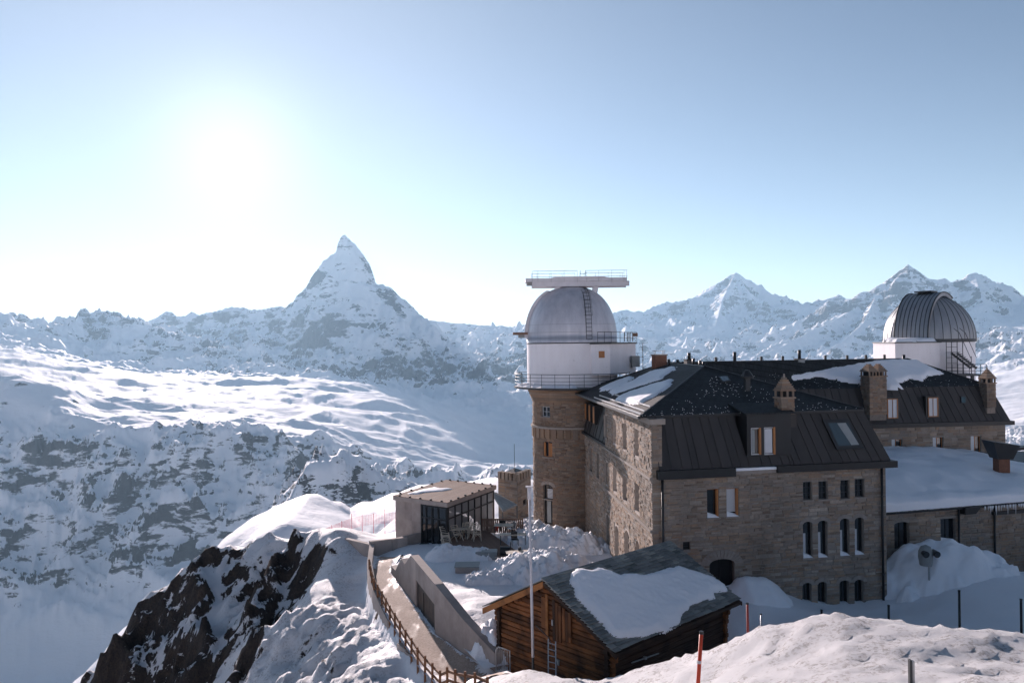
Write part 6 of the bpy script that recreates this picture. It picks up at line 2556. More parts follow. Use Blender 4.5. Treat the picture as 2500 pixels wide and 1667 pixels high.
# dark cowl on a brick stack at the right edge of the annex roof
k0 = OP(1395, 1560, 61.0)
cw = thing('cowl_chimney', 'brick stack with a wide black metal cowl at the edge of the snow roof', 'chimney', (k0.x, 61.0, k0.z))
mb = MB()
mb.box(k0.x - 0.42, k0.x + 0.42, 60.6, 61.4, k0.z - 1.0, OP(1395, 1500, 61).z)
mb.build('stack', 'brick', cw, bevel=0.02)
zc = OP(1395, 1500, 61).z
mb = MB()
mb.hexa([(k0.x - 0.55, 60.4, zc), (k0.x + 0.55, 60.4, zc), (k0.x + 0.55, 61.6, zc), (k0.x - 0.55, 61.6, zc),
         (k0.x - 1.05, 60.2, zc + 1.35), (k0.x + 0.95, 60.2, zc + 1.05), (k0.x + 0.95, 61.8, zc + 1.05), (k0.x - 1.05, 61.8, zc + 1.35)])
mb.build('cowl', 'black_metal', cw)
mb = MB()
mb.hexa([(k0.x + 0.3, 60.5, zc + 0.55), (k0.x + 2.0, 60.5, zc + 0.75), (k0.x + 2.0, 61.5, zc + 0.75), (k0.x + 0.3, 61.5, zc + 0.55),
         (k0.x + 0.3, 60.5, zc + 0.85), (k0.x + 2.1, 60.5, zc + 0.9), (k0.x + 2.1, 61.5, zc + 0.9), (k0.x + 0.3, 61.5, zc + 0.85)])
mb.build('duct', 'black_metal', cw)
# ------------------------------------------------------------------ log chalet in front of the hotel
def zc2(x, y): return (1150 + x / 3.36, 1300 + y / 3.36)


CH_TH = atan2(0.68, 0.733)
CH_O = Vector((1.32, 37.03, -16.1))
chalet = thing('log_chalet', 'sun-darkened log chalet with snowy slate roof below the hotel', 'chalet', CH_O, CH_TH)
ca, sa_ = cos(CH_TH), sin(CH_TH)


def c2w(x, y, z):
    return Vector((CH_O.x + x * ca - y * sa_, CH_O.y + x * sa_ + y * ca, CH_O.z + z))


CL, HWID, ZR_, ZEV = 9.8, 4.25, 5.25, 3.03
X0, X1, YW = 0.55, 9.25, 3.45
SL = sqrt(HWID ** 2 + (ZR_ - ZEV) ** 2)


def roof_z(y, off=0.0):
    return ZR_ - abs(y) / HWID * (ZR_ - ZEV) + off


rnd = random.Random(77)
LH = 0.235
# gable logs (two gable ends): each log a part
GW = Wall(c2w(X0, YW, 0).to_2d(), c2w(X0, -YW, 0).to_2d())
for end, xx in ((0, X0), (1, X1)):
    k = 0
    while k * LH < ZR_ - 0.35:
        z0, z1 = k * LH, (k + 1) * LH - 0.012
        half = YW
        if roof_z(half) - 0.22 < z1:
            half = (ZR_ - 0.22 - z1) / (ZR_ - ZEV) * HWID
            ext = 0
        else:
            ext = 0.30 + (0.16 if z0 > 2.3 else 0) + rnd.uniform(-0.04, 0.04)
        if half < 0.3:
            break
        d = 0.15 + rnd.uniform(-0.015, 0.02)
        sgn = -1 if end == 0 else 1
        mb = MB()
        xo = xx + sgn * d
        # log with a chamfered outer face
        zc = 0.045
        prof = [(xx - sgn * 0.06, z0), (xo - sgn * 0.05, z0), (xo, z0 + zc), (xo, z1 - zc), (xo - sgn * 0.05, z1), (xx - sgn * 0.06, z1)]
        ya, yb = half + ext, -half - ext
        v = [(x, ya, z) for x, z in prof] + [(x, yb, z) for x, z in prof]
        n = len(prof)
        mb.add(v, [tuple(range(n)), tuple(range(2 * n - 1, n - 1, -1))] + [(i, i + n, (i + 1) % n + n, (i + 1) % n) for i in range(n)])
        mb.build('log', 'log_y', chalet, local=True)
        k += 1
for sy in (-1, 1):
    k = 0
    while (k + 1) * LH < roof_z(YW) - 0.05:
        z0, z1 = k * LH + LH * 0.5, (k + 1) * LH + LH * 0.5 - 0.012
        d = 0.15 + rnd.uniform(-0.015, 0.02)
        yo = sy * (YW + d)
        yi = sy * (YW - 0.06)
        ext = 0.32 + rnd.uniform(-0.04, 0.04)
        zc = 0.045
        prof = [(yi, z0), (yo - sy * 0.05, z0), (yo, z0 + zc), (yo, z1 - zc), (yo - sy * 0.05, z1), (yi, z1)]
        v = [(X0 - ext, y, z) for y, z in prof] + [(X1 + ext, y, z) for y, z in prof]
        mb = MB()
        n = len(prof)
        mb.add(v, [tuple(range(n)), tuple(range(2 * n - 1, n - 1, -1))] + [(i, i + n, (i + 1) % n + n, (i + 1) % n) for i in range(n)])
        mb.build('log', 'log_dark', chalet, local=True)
        k += 1
mb = MB()
mb.box(X0 + 0.06, X1 - 0.06, -YW + 0.06, YW - 0.06, -0.8, 2.95)
mb.build('core', 'curtain_or_dark_depth', chalet, local=True)
mb = MB()
mb.box(X0 - 0.1, X1 + 0.1, -YW - 0.1, YW + 0.1, -1.2, -0.01)
mb.build('plinth', 'mortar', chalet, local=True)
# roof deck
for sy in (-1, 1):
    mb = MB()
    y1, z1 = sy * HWID, ZEV
    mb.hexa([(0, 0, ZR_ - 0.20), (CL, 0, ZR_ - 0.20), (CL, y1, z1 - 0.20), (0, y1, z1 - 0.20), (0, 0, ZR_ - 0.06), (CL, 0, ZR_ - 0.06), (CL, y1, z1 - 0.06), (0, y1, z1 - 0.06)])
    mb.build('roof_deck', 'log_dark', chalet, local=True)
# purlins
for y in (0.0, 2.0, -2.0, 3.5, -3.5):
    mb = MB()
    zz = roof_z(y) - 0.22
    mb.box(0.12, CL - 0.12, y - 0.10, y + 0.10, zz - 0.22, zz)
    mb.build('purlin', 'log', chalet, local=True)
# barge boards
for x0, x1 in ((-0.05, 0.03), (CL - 0.03, CL + 0.05)):
    for sy in (-1, 1):
        mb = MB()
        y1 = sy * (HWID + 0.05)
        h = 0.30 if sy > 0 else 0.16
        mb.hexa([(x0, 0, ZR_ - 0.08 - h), (x1, 0, ZR_ - 0.08 - h), (x1, y1, ZEV - 0.08 - h), (x0, y1, ZEV - 0.08 - h), (x0, 0, ZR_ - 0.08), (x1, 0, ZR_ - 0.08), (x1, y1, ZEV - 0.08), (x0, y1, ZEV - 0.08)])
        mb.build('barge_board', 'log_bright' if sy > 0 else 'log_dark', chalet, local=True)  # left boards bright and right ones dark, sun and shade in their colour
# slates
snow_px = [(800, 355), (860, 312), (1050, 302), (1150, 325), (1220, 355), (1320, 345), (1450, 345), (1550, 312), (1700, 290), (1850, 330), (1960, 370), (2080, 430), (2110, 490), (2000, 502), (1990, 540), (1800, 600),
           (1720, 700), (1700, 745), (1600, 800), (1400, 862), (1250, 890), (1150, 862), (1080, 790), (1020, 700), (960, 640), (870, 560), (830, 480)]
pl_c = plane_of(c2w(0, 0, ZR_), c2w(CL, 0, ZR_), c2w(0, -HWID, ZEV))
snow_out = [on_plane(*zc2(x, y), *pl_c) for x, y in snow_px]


def to_local(p):
    q = p - CH_O
    return Vector((q.x * ca + q.y * sa_, -q.x * sa_ + q.y * ca, q.z))


snow_loc = np.array([(to_local(p).x, to_local(p).y) for p in snow_out])
exp_, sw = 0.205, 0.50
slate_list = []
row = 0
t = SL - 0.02
while t > 0.05:
    x = -0.06 - (0.25 if row % 2 else 0)
    while x < CL + 0.05:
        w = sw * rnd.uniform(0.75, 1.25)
        slate_list.append((max(x, -0.08), min(x + w, CL + 0.08), t, row))
        x += w
    t -= exp_
    row += 1
sn = Vector((0, -(ZR_ - ZEV), -HWID)).normalized()
down = Vector((0, -HWID, -(ZR_ - ZEV))).normalized()
nrm = Vector((0, -(ZR_ - ZEV), HWID)).normalized()
vis = []
rest = []
for x0, x1, t, row in slate_list:
    xm = (x0 + x1) / 2
    y = -(t - exp_ / 2) * HWID / SL
    ins = in_poly([tuple(q) for q in snow_loc], np.array([xm]), np.array([y]))[0]
    dmin = np.min(np.hypot(snow_loc[:, 0] - xm, snow_loc[:, 1] - y))
    (rest if ins and dmin > 0.7 else vis).append((x0, x1, t))
mbr = MB()
for i, (x0, x1, t) in enumerate(vis + rest):
    if x1 - x0 < 0.1:
        continue
    mb = MB() if i < 300 else mbr
    j = rnd.uniform(-0.025, 0.025)
    t1 = t + j
    t0 = max(t - exp_ - 0.08, 0.0)
    lift = 0.065 + rnd.uniform(0, 0.045)
    o = Vector((0, 0, ZR_))

    def q(x, tt, h):
        return o + Vector((x, 0, 0)) + down * tt + nrm * h
    skew = rnd.uniform(-0.02, 0.02)
    mb.hexa([q(x0 + 0.02, t1, lift - 0.04), q(x1 - 0.02, t1 + skew, lift - 0.04), q(x1 - 0.008, t0, -0.05), q(x0 + 0.008, t0, -0.05), q(x0 + 0.02, t1, lift), q(x1 - 0.02, t1 + skew, lift), q(x1 - 0.008, t0, 0.0), q(x0 + 0.008, t0, 0.0)])
    if i < 300:
        mb.build('slate', 'slate_piece', chalet, local=True)
if mbr.v:
    mbr.build('slates', 'slate_piece', chalet, local=True)['kind'] = 'stuff'
mb = MB()
mb.hexa([(-0.05, 0, ZR_ - 0.02), (CL + 0.05, 0, ZR_ - 0.02), (CL + 0.05, HWID + 0.05, ZEV - 0.02), (-0.05, HWID + 0.05, ZEV - 0.02), (-0.05, 0, ZR_ + 0.03), (CL + 0.05, 0, ZR_ + 0.03), (CL + 0.05, HWID + 0.05, ZEV + 0.03), (-0.05, HWID + 0.05, ZEV + 0.03)])
mb.build('roof_slope', 'slate_piece', chalet, local=True)
mb = MB()
for k in range(20):
    x0 = -0.06 + k * (CL + 0.12) / 20
    mb = MB()
    mb.hexa([(x0, -0.30, roof_z(0.30) + 0.05), (x0 + 0.485, -0.30, roof_z(0.30) + 0.05), (x0 + 0.485, 0.10, ZR_ + 0.01), (x0, 0.10, ZR_ + 0.01), (x0, -0.30, roof_z(0.30) + 0.075), (x0 + 0.485, -0.30, roof_z(0.30) + 0.075), (x0 + 0.485, 0.10, ZR_ + 0.075), (x0, 0.10, ZR_ + 0.075)])
    mb.build('ridge_slate', 'slate_piece', chalet, local=True)
# eave edge board
mb = MB()
mb.box(-0.03, CL + 0.03, -HWID - 0.06, -HWID - 0.01, ZEV - 0.17, ZEV - 0.03)
mb.build('eaves_board', 'log_dark', chalet, local=True)
for k in range(9):
    x = 0.5 + k * 1.1
    mb = MB()
    mb.bar((x, -HWID + 0.25, ZEV - 0.10), (x, -YW - 0.1, roof_z(YW) - 0.26), 0.12, 0.16)
    mb.build('rafter_end', 'log_dark', chalet, local=True)
snow_patch('roof_snow', snow_out, pl_c[0], pl_c[1], 0.20, 0.085, M['snow'], 'thick patch of granular snow on the chalet roof', 13, 0.14, 0.05, 0.05, 0.35)


# door of upright boards and its posts on the gable (pixel frame zc2)
def gl(x, y):
    s, z = GW.px(*zc2(x, y))
    return YW - s, z - CH_O.z


def board(x0, y0, x1, y1, name, mat, proud=0.22, parent=chalet):
    ya, za = gl(x0, y0)
    yb, zb = gl(x1, y1)
    mb = MB()
    mb.box(X0 - proud, X0 - proud + 0.06, min(ya, yb), max(ya, yb), min(za, zb), max(za, zb))
    return mb.build(name, mat, parent, local=True)


board(603, 510, 640, 775, 'door_post', 'board_z', 0.24)
board(640, 490, 664, 870, 'door_post', 'log_bright', 0.27)
for i, x in enumerate((690, 715, 742, 770, 797, 824)):
    board(x, 540 + i * 22, x + 25, 880 + (i % 3) * 8, 'door_board', 'board_z' if i not in (0,) else 'log_dark', 0.20 + 0.012 * (i % 3))
board(826, 640, 850, 850, 'door_post', 'board_z', 0.26)
dh = board(696, 700, 706, 750, 'door_latch', 'steel', 0.30)
mb = MB()
y, z = gl(735, 1050)
mb.box(X0 - 0.24, X0 - 0.17, y - 0.10, y + 0.10, z - 0.12, z + 0.12)
mb.build('lamp', 'grey_box', chalet, local=True)

# ------------------------------------------------------------------ things round the chalet
pb, pt_ = P(*zc2(508, 1018), 36.2), P(1292.5, 1213, 36.2)
fp = thing('flagpole', 'tall white metal flagpole standing in front of the chalet gable', 'flagpole', (pb.x, pb.y, pb.z))
mb = MB()
mb.tube([pb, pb.lerp(pt_, 0.4), pt_], [0.066, 0.062, 0.05], 12)
mb.build('pole', 'white_metal', fp, smooth=True)
mb = MB()
mb.tube([pt_ - Vector((0, 0, 0.1)), pt_ + Vector((0.0, 0, 0.45))], 0.09, 10)
mb.build('pole_head', 'white_metal', fp, smooth=True)
mb = MB()
mb.box(pt_.x - 0.16, pt_.x + 0.16, 36.08, 36.3, pt_.z + 0.45, pt_.z + 0.50)
mb.build('cap', 'white_metal', fp)
mb = MB()
mb.tube([pb, Vector((pb.x, pb.y, gz(pb.x, pb.y) - 0.2))], 0.06, 8)
mb.build('ground_socket', 'dark_metal', fp)
for z in (0.25, 0.55):
    q = pb.lerp(pt_, z)
    mb = MB()
    mb.bar(q, q + Vector((0.0, 0.75, 0.0)), 0.05)
    if z < 0.3:
        mb.build('bracket', 'dark_metal', fp)

la, lb = P(*zc2(633, 1128), 35.2), P(*zc2(695, 1140), 34.9)
lad = thing('ladder', 'short aluminium ladder leaning at the chalet gable', 'ladder', (la.x, la.y, la.z))
lt, lt2 = P(*zc2(633, 868), 35.9), P(*zc2(694, 890), 35.6)
for a, b in ((la, lt), (lb, lt2)):
    mb = MB()
    mb.bar(a + Vector((0, 0, -0.3)), b, 0.05, 0.03)
    mb.build('rail', 'steel', lad)
for k in range(5):
    t = (k + 0.4) / 5
    mb = MB()
    mb.tube([la.lerp(lt, t), lb.lerp(lt2, t)], 0.017, 6)
    mb.build('rung', 'steel', lad)
st_ = thing('pole_strut', 'thin slanting steel struts between the flagpole and the ladder', 'strut', (pb.x, pb.y, pb.z - 1.0))
for (x0, y0), (x1, y1) in (((530, 755), (640, 862)), ((640, 862), (690, 1010)), ((690, 1010), (715, 1130))):
    mb = MB()
    mb.tube([P(*zc2(x0, y0), 36.1), P(*zc2(x1, y1), 35.8)], 0.02, 6)
    mb.build('bar', 'dark_metal', st_)
# crowd barrier between the ramp wall and the chalet
g0, g1 = P(*zc2(205, 1160), 38.7), P(*zc2(322, 1160), 38.2)
gt = P(*zc2(205, 935), 38.7).z
bar_ = thing('crowd_barrier', 'grey steel crowd barrier between the concrete wall and the chalet', 'barrier', (g0.x, g0.y, g0.z))
mb = MB()
mb.tube([g0, Vector((g0.x, g0.y, gt - 0.15)), Vector((g0.x + 0.12, g0.y, gt)), Vector((g1.x, g1.y, gt)), g1], 0.025, 8)
mb.build('frame', 'steel', bar_)
mb = MB()
mb.tube([g0 + Vector((0, 0, 0.18)), g1 + Vector((0, 0, 0.18))], 0.02, 6)
mb.build('rail', 'steel', bar_)
for k in range(9):
    q = g0.lerp(g1, (k + 0.5) / 9)
    mb = MB()
    mb.tube([q + Vector((0, 0, 0.18)), Vector((q.x, q.y, gt))], 0.011, 5)
    mb.build('bar', 'steel', bar_)
# pole hung under the eave on the shaded long wall
WC = Wall(c2w(X0, -YW - 0.24, 0).to_2d(), c2w(X1, -YW - 0.24, 0).to_2d())
mb = MB()
s0, z0 = WC.px(*zc2(1310, 1062))
s1, z1 = WC.px(*zc2(1532, 985))
hp = thing('hung_pole', 'pale green rod hung level on the dark long wall of the chalet', 'rod', WC.pt(s0, z0, 0.05))
mb.tube([WC.pt(s0, z0, 0.05), WC.pt(s1, z1, 0.05)], 0.03, 6)
mb.build('rod', 'grey_box', hp)
mb = MB()
sm, zm = (s0 + s1) / 2, (z0 + z1) / 2
mb.obox(WC.pt(sm, zm, 0.03), WC.e * 0.06, WC.n * 0.07, Vector((0, 0, 0.06)))
mb.build('clip', 'steel', hp)
# ------------------------------------------------------------------ ramp, concrete walls, fence
def zt(x, y): return (940 + x / 6.272, 1150 + y / 6.272)
def z3(x, y): return (800 + x / 2.5417, 1050 + y / 2.5417)


def poly_at(poly, d):
    """point at arc length d along a plan polyline and the direction there"""
    for (ax, ay), (bx, by) in zip(poly[:-1], poly[1:]):
        L = math.hypot(bx - ax, by - ay)
        if d <= L:
            return (ax + (bx - ax) * d / L, ay + (by - ay) * d / L), ((bx - ax) / L, (by - ay) / L)
        d -= L
    return poly[-1], ((bx - ax) / L, (by - ay) / L)


def poly_len(poly):
    return sum(math.hypot(b[0] - a[0], b[1] - a[1]) for a, b in zip(poly[:-1], poly[1:]))


def ramp_z(y):
    return float(np.interp(y, [34, 37.4, 40, 43, 48, 54, 58, 62], [-15.6, -16.05, -16.25, -16.15, -15.9, -15.6, -15.45, -15.4]))


def mat_path():
    m = NT('wet_path')
    w = m.wcoord()
    n1 = m.noise(w, 1.1, 5, 0.65)
    n2 = m.noise(w, 9.0, 5, 0.65)
    n3 = m.noise(m.wcoord((1, 0.35, 1)), 0.7, 4, 0.6)
    e = m.attr('edge')
    brown = color_ramp(m, n2, [(0.2, (0.24, 0.17, 0.13)), (0.55, (0.46, 0.345, 0.27)), (0.85, (0.56, 0.44, 0.36))])
    s = m.math('ADD', e, m.math('MULTIPLY', m.math('SUBTRACT', n1, 0.5), 1.6))
    s = m.math('ADD', s, m.math('MULTIPLY', m.math('SUBTRACT', n2, 0.5), 0.9))
    sm = m.smooth(s, 0.45, 0.62)
    wet = m.smooth(n3, 0.50, 0.66)
    c = m.mix(m.math('MULTIPLY', wet, 0.3), brown, (0.07, 0.052, 0.045))
    c = m.mix(sm, c, (0.84, 0.83, 0.84))
    h = m.math('ADD', m.math('MULTIPLY', n2, 0.3), sm)
    m.set(color=c, rough=m.math('SUBTRACT', 0.8, m.math('MULTIPLY', wet, 0.45)), normal=m.bump(h, 0.5, 0.06), spec=0.35)
    return m.m


M['path'] = mat_path()
# the path: a strip between the fence and the sloping wall, a little above the ground sheet
inner_edge = [(-8.2, 58.5)] + RWALL + [(-0.4, 37.6), (0.6, 35.6)]
nu, nv = 110, 26
Xp = np.zeros((nu, nv))
Yp = np.zeros((nu, nv))
Ep = np.zeros((nu, nv))
LF_, LI_ = poly_len(FENCE) - 4.0, poly_len(inner_edge)
for i in range(nu):
    (ax, ay), _ = poly_at(FENCE, 1.5 + (LF_ - 1.5) * i / (nu - 1))
    (bx, by), _ = poly_at(inner_edge, LI_ * i / (nu - 1))
    for j in range(nv):
        t = 0.02 + 0.95 * j / (nv - 1)
        Xp[i, j], Yp[i, j] = ax + (bx - ax) * t, ay + (by - ay) * t
        Ep[i, j] = 0.95 - 2.6 * min(t, (1.05 - t) * 1.35) + (0.55 * max(0, (41 - Yp[i, j]) / 4)) + (0.35 if Yp[i, j] > 56 else 0)
Zg, _, _ = ground_height(Xp, Yp)
Zp = np.maximum(Zg + 0.02, np.vectorize(ramp_z)(Yp) + 0.02)
Zp = Zp + np.clip(Ep - 0.1, 0, 1) * 0.12 * (0.6 + fbm(Xp, Yp, 4, 3))
o = grid_object('path', Xp, Yp, Zp, M['path'], {'edge': Ep})
tag(o, 'wet brown ramp path with slushy snow edges', None, None, 'structure')

# sloping concrete wall along the ramp: shuttered panels
W1 = Wall(RWALL[0], RWALL[2])
cw_ = thing('concrete_ramp_wall', 'sloping concrete wall with a dark doorway along the ramp', 'wall', (RWALL[2][0], RWALL[2][1], -16.2))
topP = [W1.px(*q) for q in ((965, 1392), (979, 1363), (988, 1377), (1002.7, 1355), (1062, 1426))]
dl0, dl1 = W1.px(1014.5, 1414), W1.px(1016, 1490)
dr0, dr1 = W1.px(1060.5, 1475), W1.px(1061.7, 1550)
cols = sorted({0.0, W1.L, *[max(p[0], 0) for p in topP], dl0[0], dr0[0], (dl0[0] + dr0[0]) / 2})
cols = [c for c in cols if 0 <= c <= W1.L]


def top_z(s):
    xs = [p[0] for p in topP]
    zs = [p[1] for p in topP]
    if s > xs[-1]:
        return zs[-1] + (s - xs[-1]) * (zs[-1] - zs[-2]) / (xs[-1] - xs[-2])
    return float(np.interp(s, xs, zs))


TH = 0.50
for a, b in zip(cols[:-1], cols[1:]):
    if b - a < 0.02:
        continue
    m_ = (a + b) / 2
    mb = MB()
    g = 0.006
    if dl0[0] < m_ < dr0[0]:
        def dt(s): return dl0[1] + (dr0[1] - dl0[1]) * (s - dl0[0]) / (dr0[0] - dl0[0])
        lo = (dt(a), dt(b))
    else:
        lo = (-17.2, -17.2)
    mb.hexa([W1.pt(a + g, lo[0]), W1.pt(b - g, lo[1]), W1.pt(b - g, lo[1], -TH), W1.pt(a + g, lo[0], -TH), W1.pt(a + g, top_z(a)), W1.pt(b - g, top_z(b)), W1.pt(b - g, top_z(b), -TH), W1.pt(a + g, top_z(a), -TH)])
    mb.build('panel', 'concrete', cw_)
tz = top_z(W1.L)
pts = [RWALL[2], RWALL[3], RWALL[4]]
W2s = [Wall(pts[0], pts[1]), Wall(pts[1], pts[2])]
ze = W2s[1].px(1207, 1594)[1]
Ltot = W2s[0].L + W2s[1].L
acc = 0
for W in W2s:
    n = 2
    for k in range(n):
        s0, s1 = W.L * k / n, W.L * (k + 1) / n
        z0 = tz + (ze - tz) * (acc + s0) / Ltot
        z1 = tz + (ze - tz) * (acc + s1) / Ltot
        mb = MB()
        mb.hexa([W.pt(s0 + 0.004, -17.4), W.pt(s1 - 0.004, -17.4), W.pt(s1 - 0.004, -17.4, -TH), W.pt(s0 + 0.004, -17.4, -TH), W.pt(s0 + 0.004, z0), W.pt(s1 - 0.004, z1), W.pt(s1 - 0.004, z1, -TH), W.pt(s0 + 0.004, z0, -TH)])
        mb.build('panel', 'concrete', cw_)
    acc += W.L
# dark panel standing in for the unlit depth of the open doorway
mb = MB()
s0, s1 = dl0[0] - 0.1, dr0[0] + 0.1
mb.hexa([W1.pt(s0, -16.6, -0.16), W1.pt(s1, -16.6, -0.16), W1.pt(s1, -16.6, -0.10), W1.pt(s0, -16.6, -0.10), W1.pt(s0, dl0[1] + 0.05, -0.16), W1.pt(s1, dr0[1] + 0.05, -0.16), W1.pt(s1, dr0[1] + 0.05, -0.10), W1.pt(s0, dl0[1] + 0.05, -0.10)])
dr_ = mb.build('door', 'black_metal', cw_)  # stands in for the unlit depth; the doorway is open
mb = MB()
sm = dl0[0] + (dr0[0] - dl0[0]) * 0.35
mb.hexa([W1.pt(s, z, o_) for z in (-16.4, dl0[1] - 0.4) for s, o_ in ((sm, -0.098), (sm + 0.06, -0.098), (sm + 0.06, -0.07), (sm, -0.07))])
mb.build('dark_panel_strip', 'dark_metal', dr_)

# retaining wall on the outer side of the ramp
rw_ = thing('retaining_wall', 'grey concrete retaining wall under the wooden fence at the ramp head', 'wall', (-10.3, 56, -16))
dpos = [0.0, 2.3, 4.6, 7.0, 9.4, 11.8, 14.2]
for d0, d1 in zip(dpos[:-1], dpos[1:]):
    (ax, ay), _ = poly_at(FENCE, d0)
    (bx, by), _ = poly_at(FENCE, d1)
    W = Wall((ax, ay), (bx, by))
    za = ramp_z(ay) + 0.55 - 0.040 * d0
    zb_ = ramp_z(by) + 0.55 - 0.040 * d1
    mb = MB()
    mb.hexa([W.pt(0.004, -19), W.pt(W.L - 0.004, -19), W.pt(W.L - 0.004, -19, -0.35), W.pt(0.004, -19, -0.35), W.pt(0.004, za, 0), W.pt(W.L - 0.004, zb_, 0), W.pt(W.L - 0.004, zb_, -0.35), W.pt(0.004, za, -0.35)])
    mb.build('panel', 'concrete', rw_)
lw = thing('corner_wall', 'short concrete wall turning the corner at the head of the ramp', 'wall', (-10.4, 60.6, -15.6))
for (a, b, h) in (((-13.6, 63.0), (-10.9, 60.7), -15.0), ((-10.85, 60.4), (-8.2, 61.6), -14.7)):
    W = Wall(a, b)
    mb = MB()
    mb.hexa([W.pt(s, z, o_) for z in (-17.5, h) for s, o_ in ((0, -0.35), (W.L, -0.35), (W.L, 0), (0, 0))])
    mb.build('panel', 'concrete', lw)
p0, p1 = on_z(*z3(430, 1395), -16.9), on_z(*z3(540, 1480), -16.9)
W = Wall((p0.x, p0.y), (p1.x, p1.y))
lw2 = thing('wall_stub', 'small concrete wall stub in the snow below the wooden fence', 'wall', (p0.x, p0.y, -17))
for k in range(2):
    mb = MB()
    s0, s1 = W.L * k / 2 + 0.004, W.L * (k + 1) / 2 - 0.004
    mb.hexa([W.pt(s, z, o_) for z in (-18.5, -16.25 - 0.1 * k) for s, o_ in ((s0, -0.3), (s1, -0.3), (s1, 0.0), (s0, 0.0))])
    mb.build('panel', 'concrete', lw2)

# wooden fence
fn = thing('wooden_fence', 'brown wooden post and rail fence running down the ramp edge', 'fence', (-7.3, 46.5, -16))
Ltot = poly_len(FENCE)
posts = []
d = 5.6
while d < Ltot - 0.3:
    (x, y), _ = poly_at(FENCE, d)
    z = max(gz(x + 0.25, y), ramp_z(y) - 0.1)
    posts.append(Vector((x + 0.12, y, z)))
    d += 1.25
rnd = random.Random(3)
for p in posts:
    mb = MB()
    mb.bar(p + Vector((0, 0, -0.5)), p + Vector((rnd.uniform(-0.03, 0.03), rnd.uniform(-0.03, 0.03), 1.02)), 0.11)
    mb.build('post', 'fence_wood', fn, bevel=0.01)
for a, b in zip(posts[:-1], posts[1:]):
    for h in (0.42, 0.82):
        mb = MB()
        mb.bar(a + Vector((0.05, 0, h)), b + Vector((0.05, 0, h)), 0.05, 0.11)
        mb.build('rail', 'fence_wood', fn)

# ------------------------------------------------------------------ glass pavilion on the terrace
ZT = -15.42
pL, pF, pR, pB = Vector((-9.5, 64.4, 0)), Vector((-5.1, 61.3, 0)), Vector((-1.66, 68.4, 0)), Vector((-6.0, 71.4, 0))
pav = thing('glass_pavilion', 'low concrete and glass pavilion with brown flat roof on the terrace', 'pavilion', (-5.5, 66, ZT))
WPa = Wall(pL.to_2d(), pF.to_2d())
WPb = Wall(pF.to_2d(), pR.to_2d())
zroof = -12.35
sC = WPa.px(*zt(552, 700))[0]
# concrete front panels (formwork joints)
joints = [0, sC * 0.36, sC * 0.64, sC]
zmid = WPa.px(*zt(300, 742))[1]
for a, b in zip(joints[:-1], joints[1:]):
    for z0, z1 in ((-17, zmid), (zmid, zroof)):
        mb = MB()
        mb.hexa([WPa.pt(s, z, o_) for z in (z0 + 0.005, z1 - 0.005) for s, o_ in ((a + 0.005, -0.3), (b - 0.005, -0.3), (b - 0.005, 0), (a + 0.005, 0))])
        mb.build('concrete_panel', 'concrete', pav)
for W, (a, b) in ((Wall(pB.to_2d(), pL.to_2d()), (0, 8.0)), (Wall(pR.to_2d(), pB.to_2d()), (0, 5.3))):
    mb = MB()
    mb.hexa([W.pt(s, z, o_) for z in (-17, zroof) for s, o_ in ((0, -0.3), (W.L, -0.3), (W.L, 0), (0, 0))])
    mb.build('wall', 'concrete', pav)
M['pav_glass'] = mat_glass('pavilion_glass', (0.03, 0.04, 0.042), 0.02)
_pg = M['pav_glass'].node_tree.nodes['Principled BSDF']
_pg.inputs['Metallic'].default_value = 0.35
_pg.inputs['Base Color'].default_value = (0.42, 0.43, 0.44, 1)
# glazing
def glazing(W, cuts, zlo, zhi, mids, glass):
    for a, b in zip(cuts[:-1], cuts[1:]):
        zs = [zlo] + mids + [zhi]
        for z0, z1 in zip(zs[:-1], zs[1:]):
            mb = MB()
            mb.quad(W.pt(a + 0.03, z0 + 0.03, -0.06), W.pt(b - 0.03, z0 + 0.03, -0.06), W.pt(b - 0.03, z1 - 0.03, -0.06), W.pt(a + 0.03, z1 - 0.03, -0.06))
            mb.build('pane', glass, pav)
    for c in cuts:
        mb = MB()
        mb.hexa([W.pt(s, z, o_) for z in (zlo, zhi) for s, o_ in ((c - 0.05, -0.14), (c + 0.05, -0.14), (c + 0.05, 0.02), (c - 0.05, 0.02))])
        mb.build('mullion', 'black_metal', pav)
    for z in mids + [zlo + 0.04, zhi - 0.12]:
        mb = MB()
        mb.hexa([W.pt(s, zz, o_) for zz in (z - 0.05, z + 0.05) for s, o_ in ((cuts[0], -0.12), (cuts[-1], -0.12), (cuts[-1], 0.005), (cuts[0], 0.005))])
        mb.build('transom', 'black_metal', pav)


zlow = -15.6
cutsA = [WPa.px(*zt(x, 700))[0] for x in (556, 625, 718, 810)] + [WPa.L - 0.12]
glazing(WPa, [max(c, sC + 0.02) for c in cutsA], zlow, zroof, [WPa.px(*zt(700, 722))[1]], M['glass'])
cutsB = [0.12] + [WPb.px(*zt(x, 600))[0] for x in (972, 1078, 1180, 1282, 1378, 1478, 1572)] + [WPb.L - 0.15]
glazing(WPb, cutsB, zlow, zroof, [WPb.px(*zt(1180, 650))[1]], M['pav_glass'])
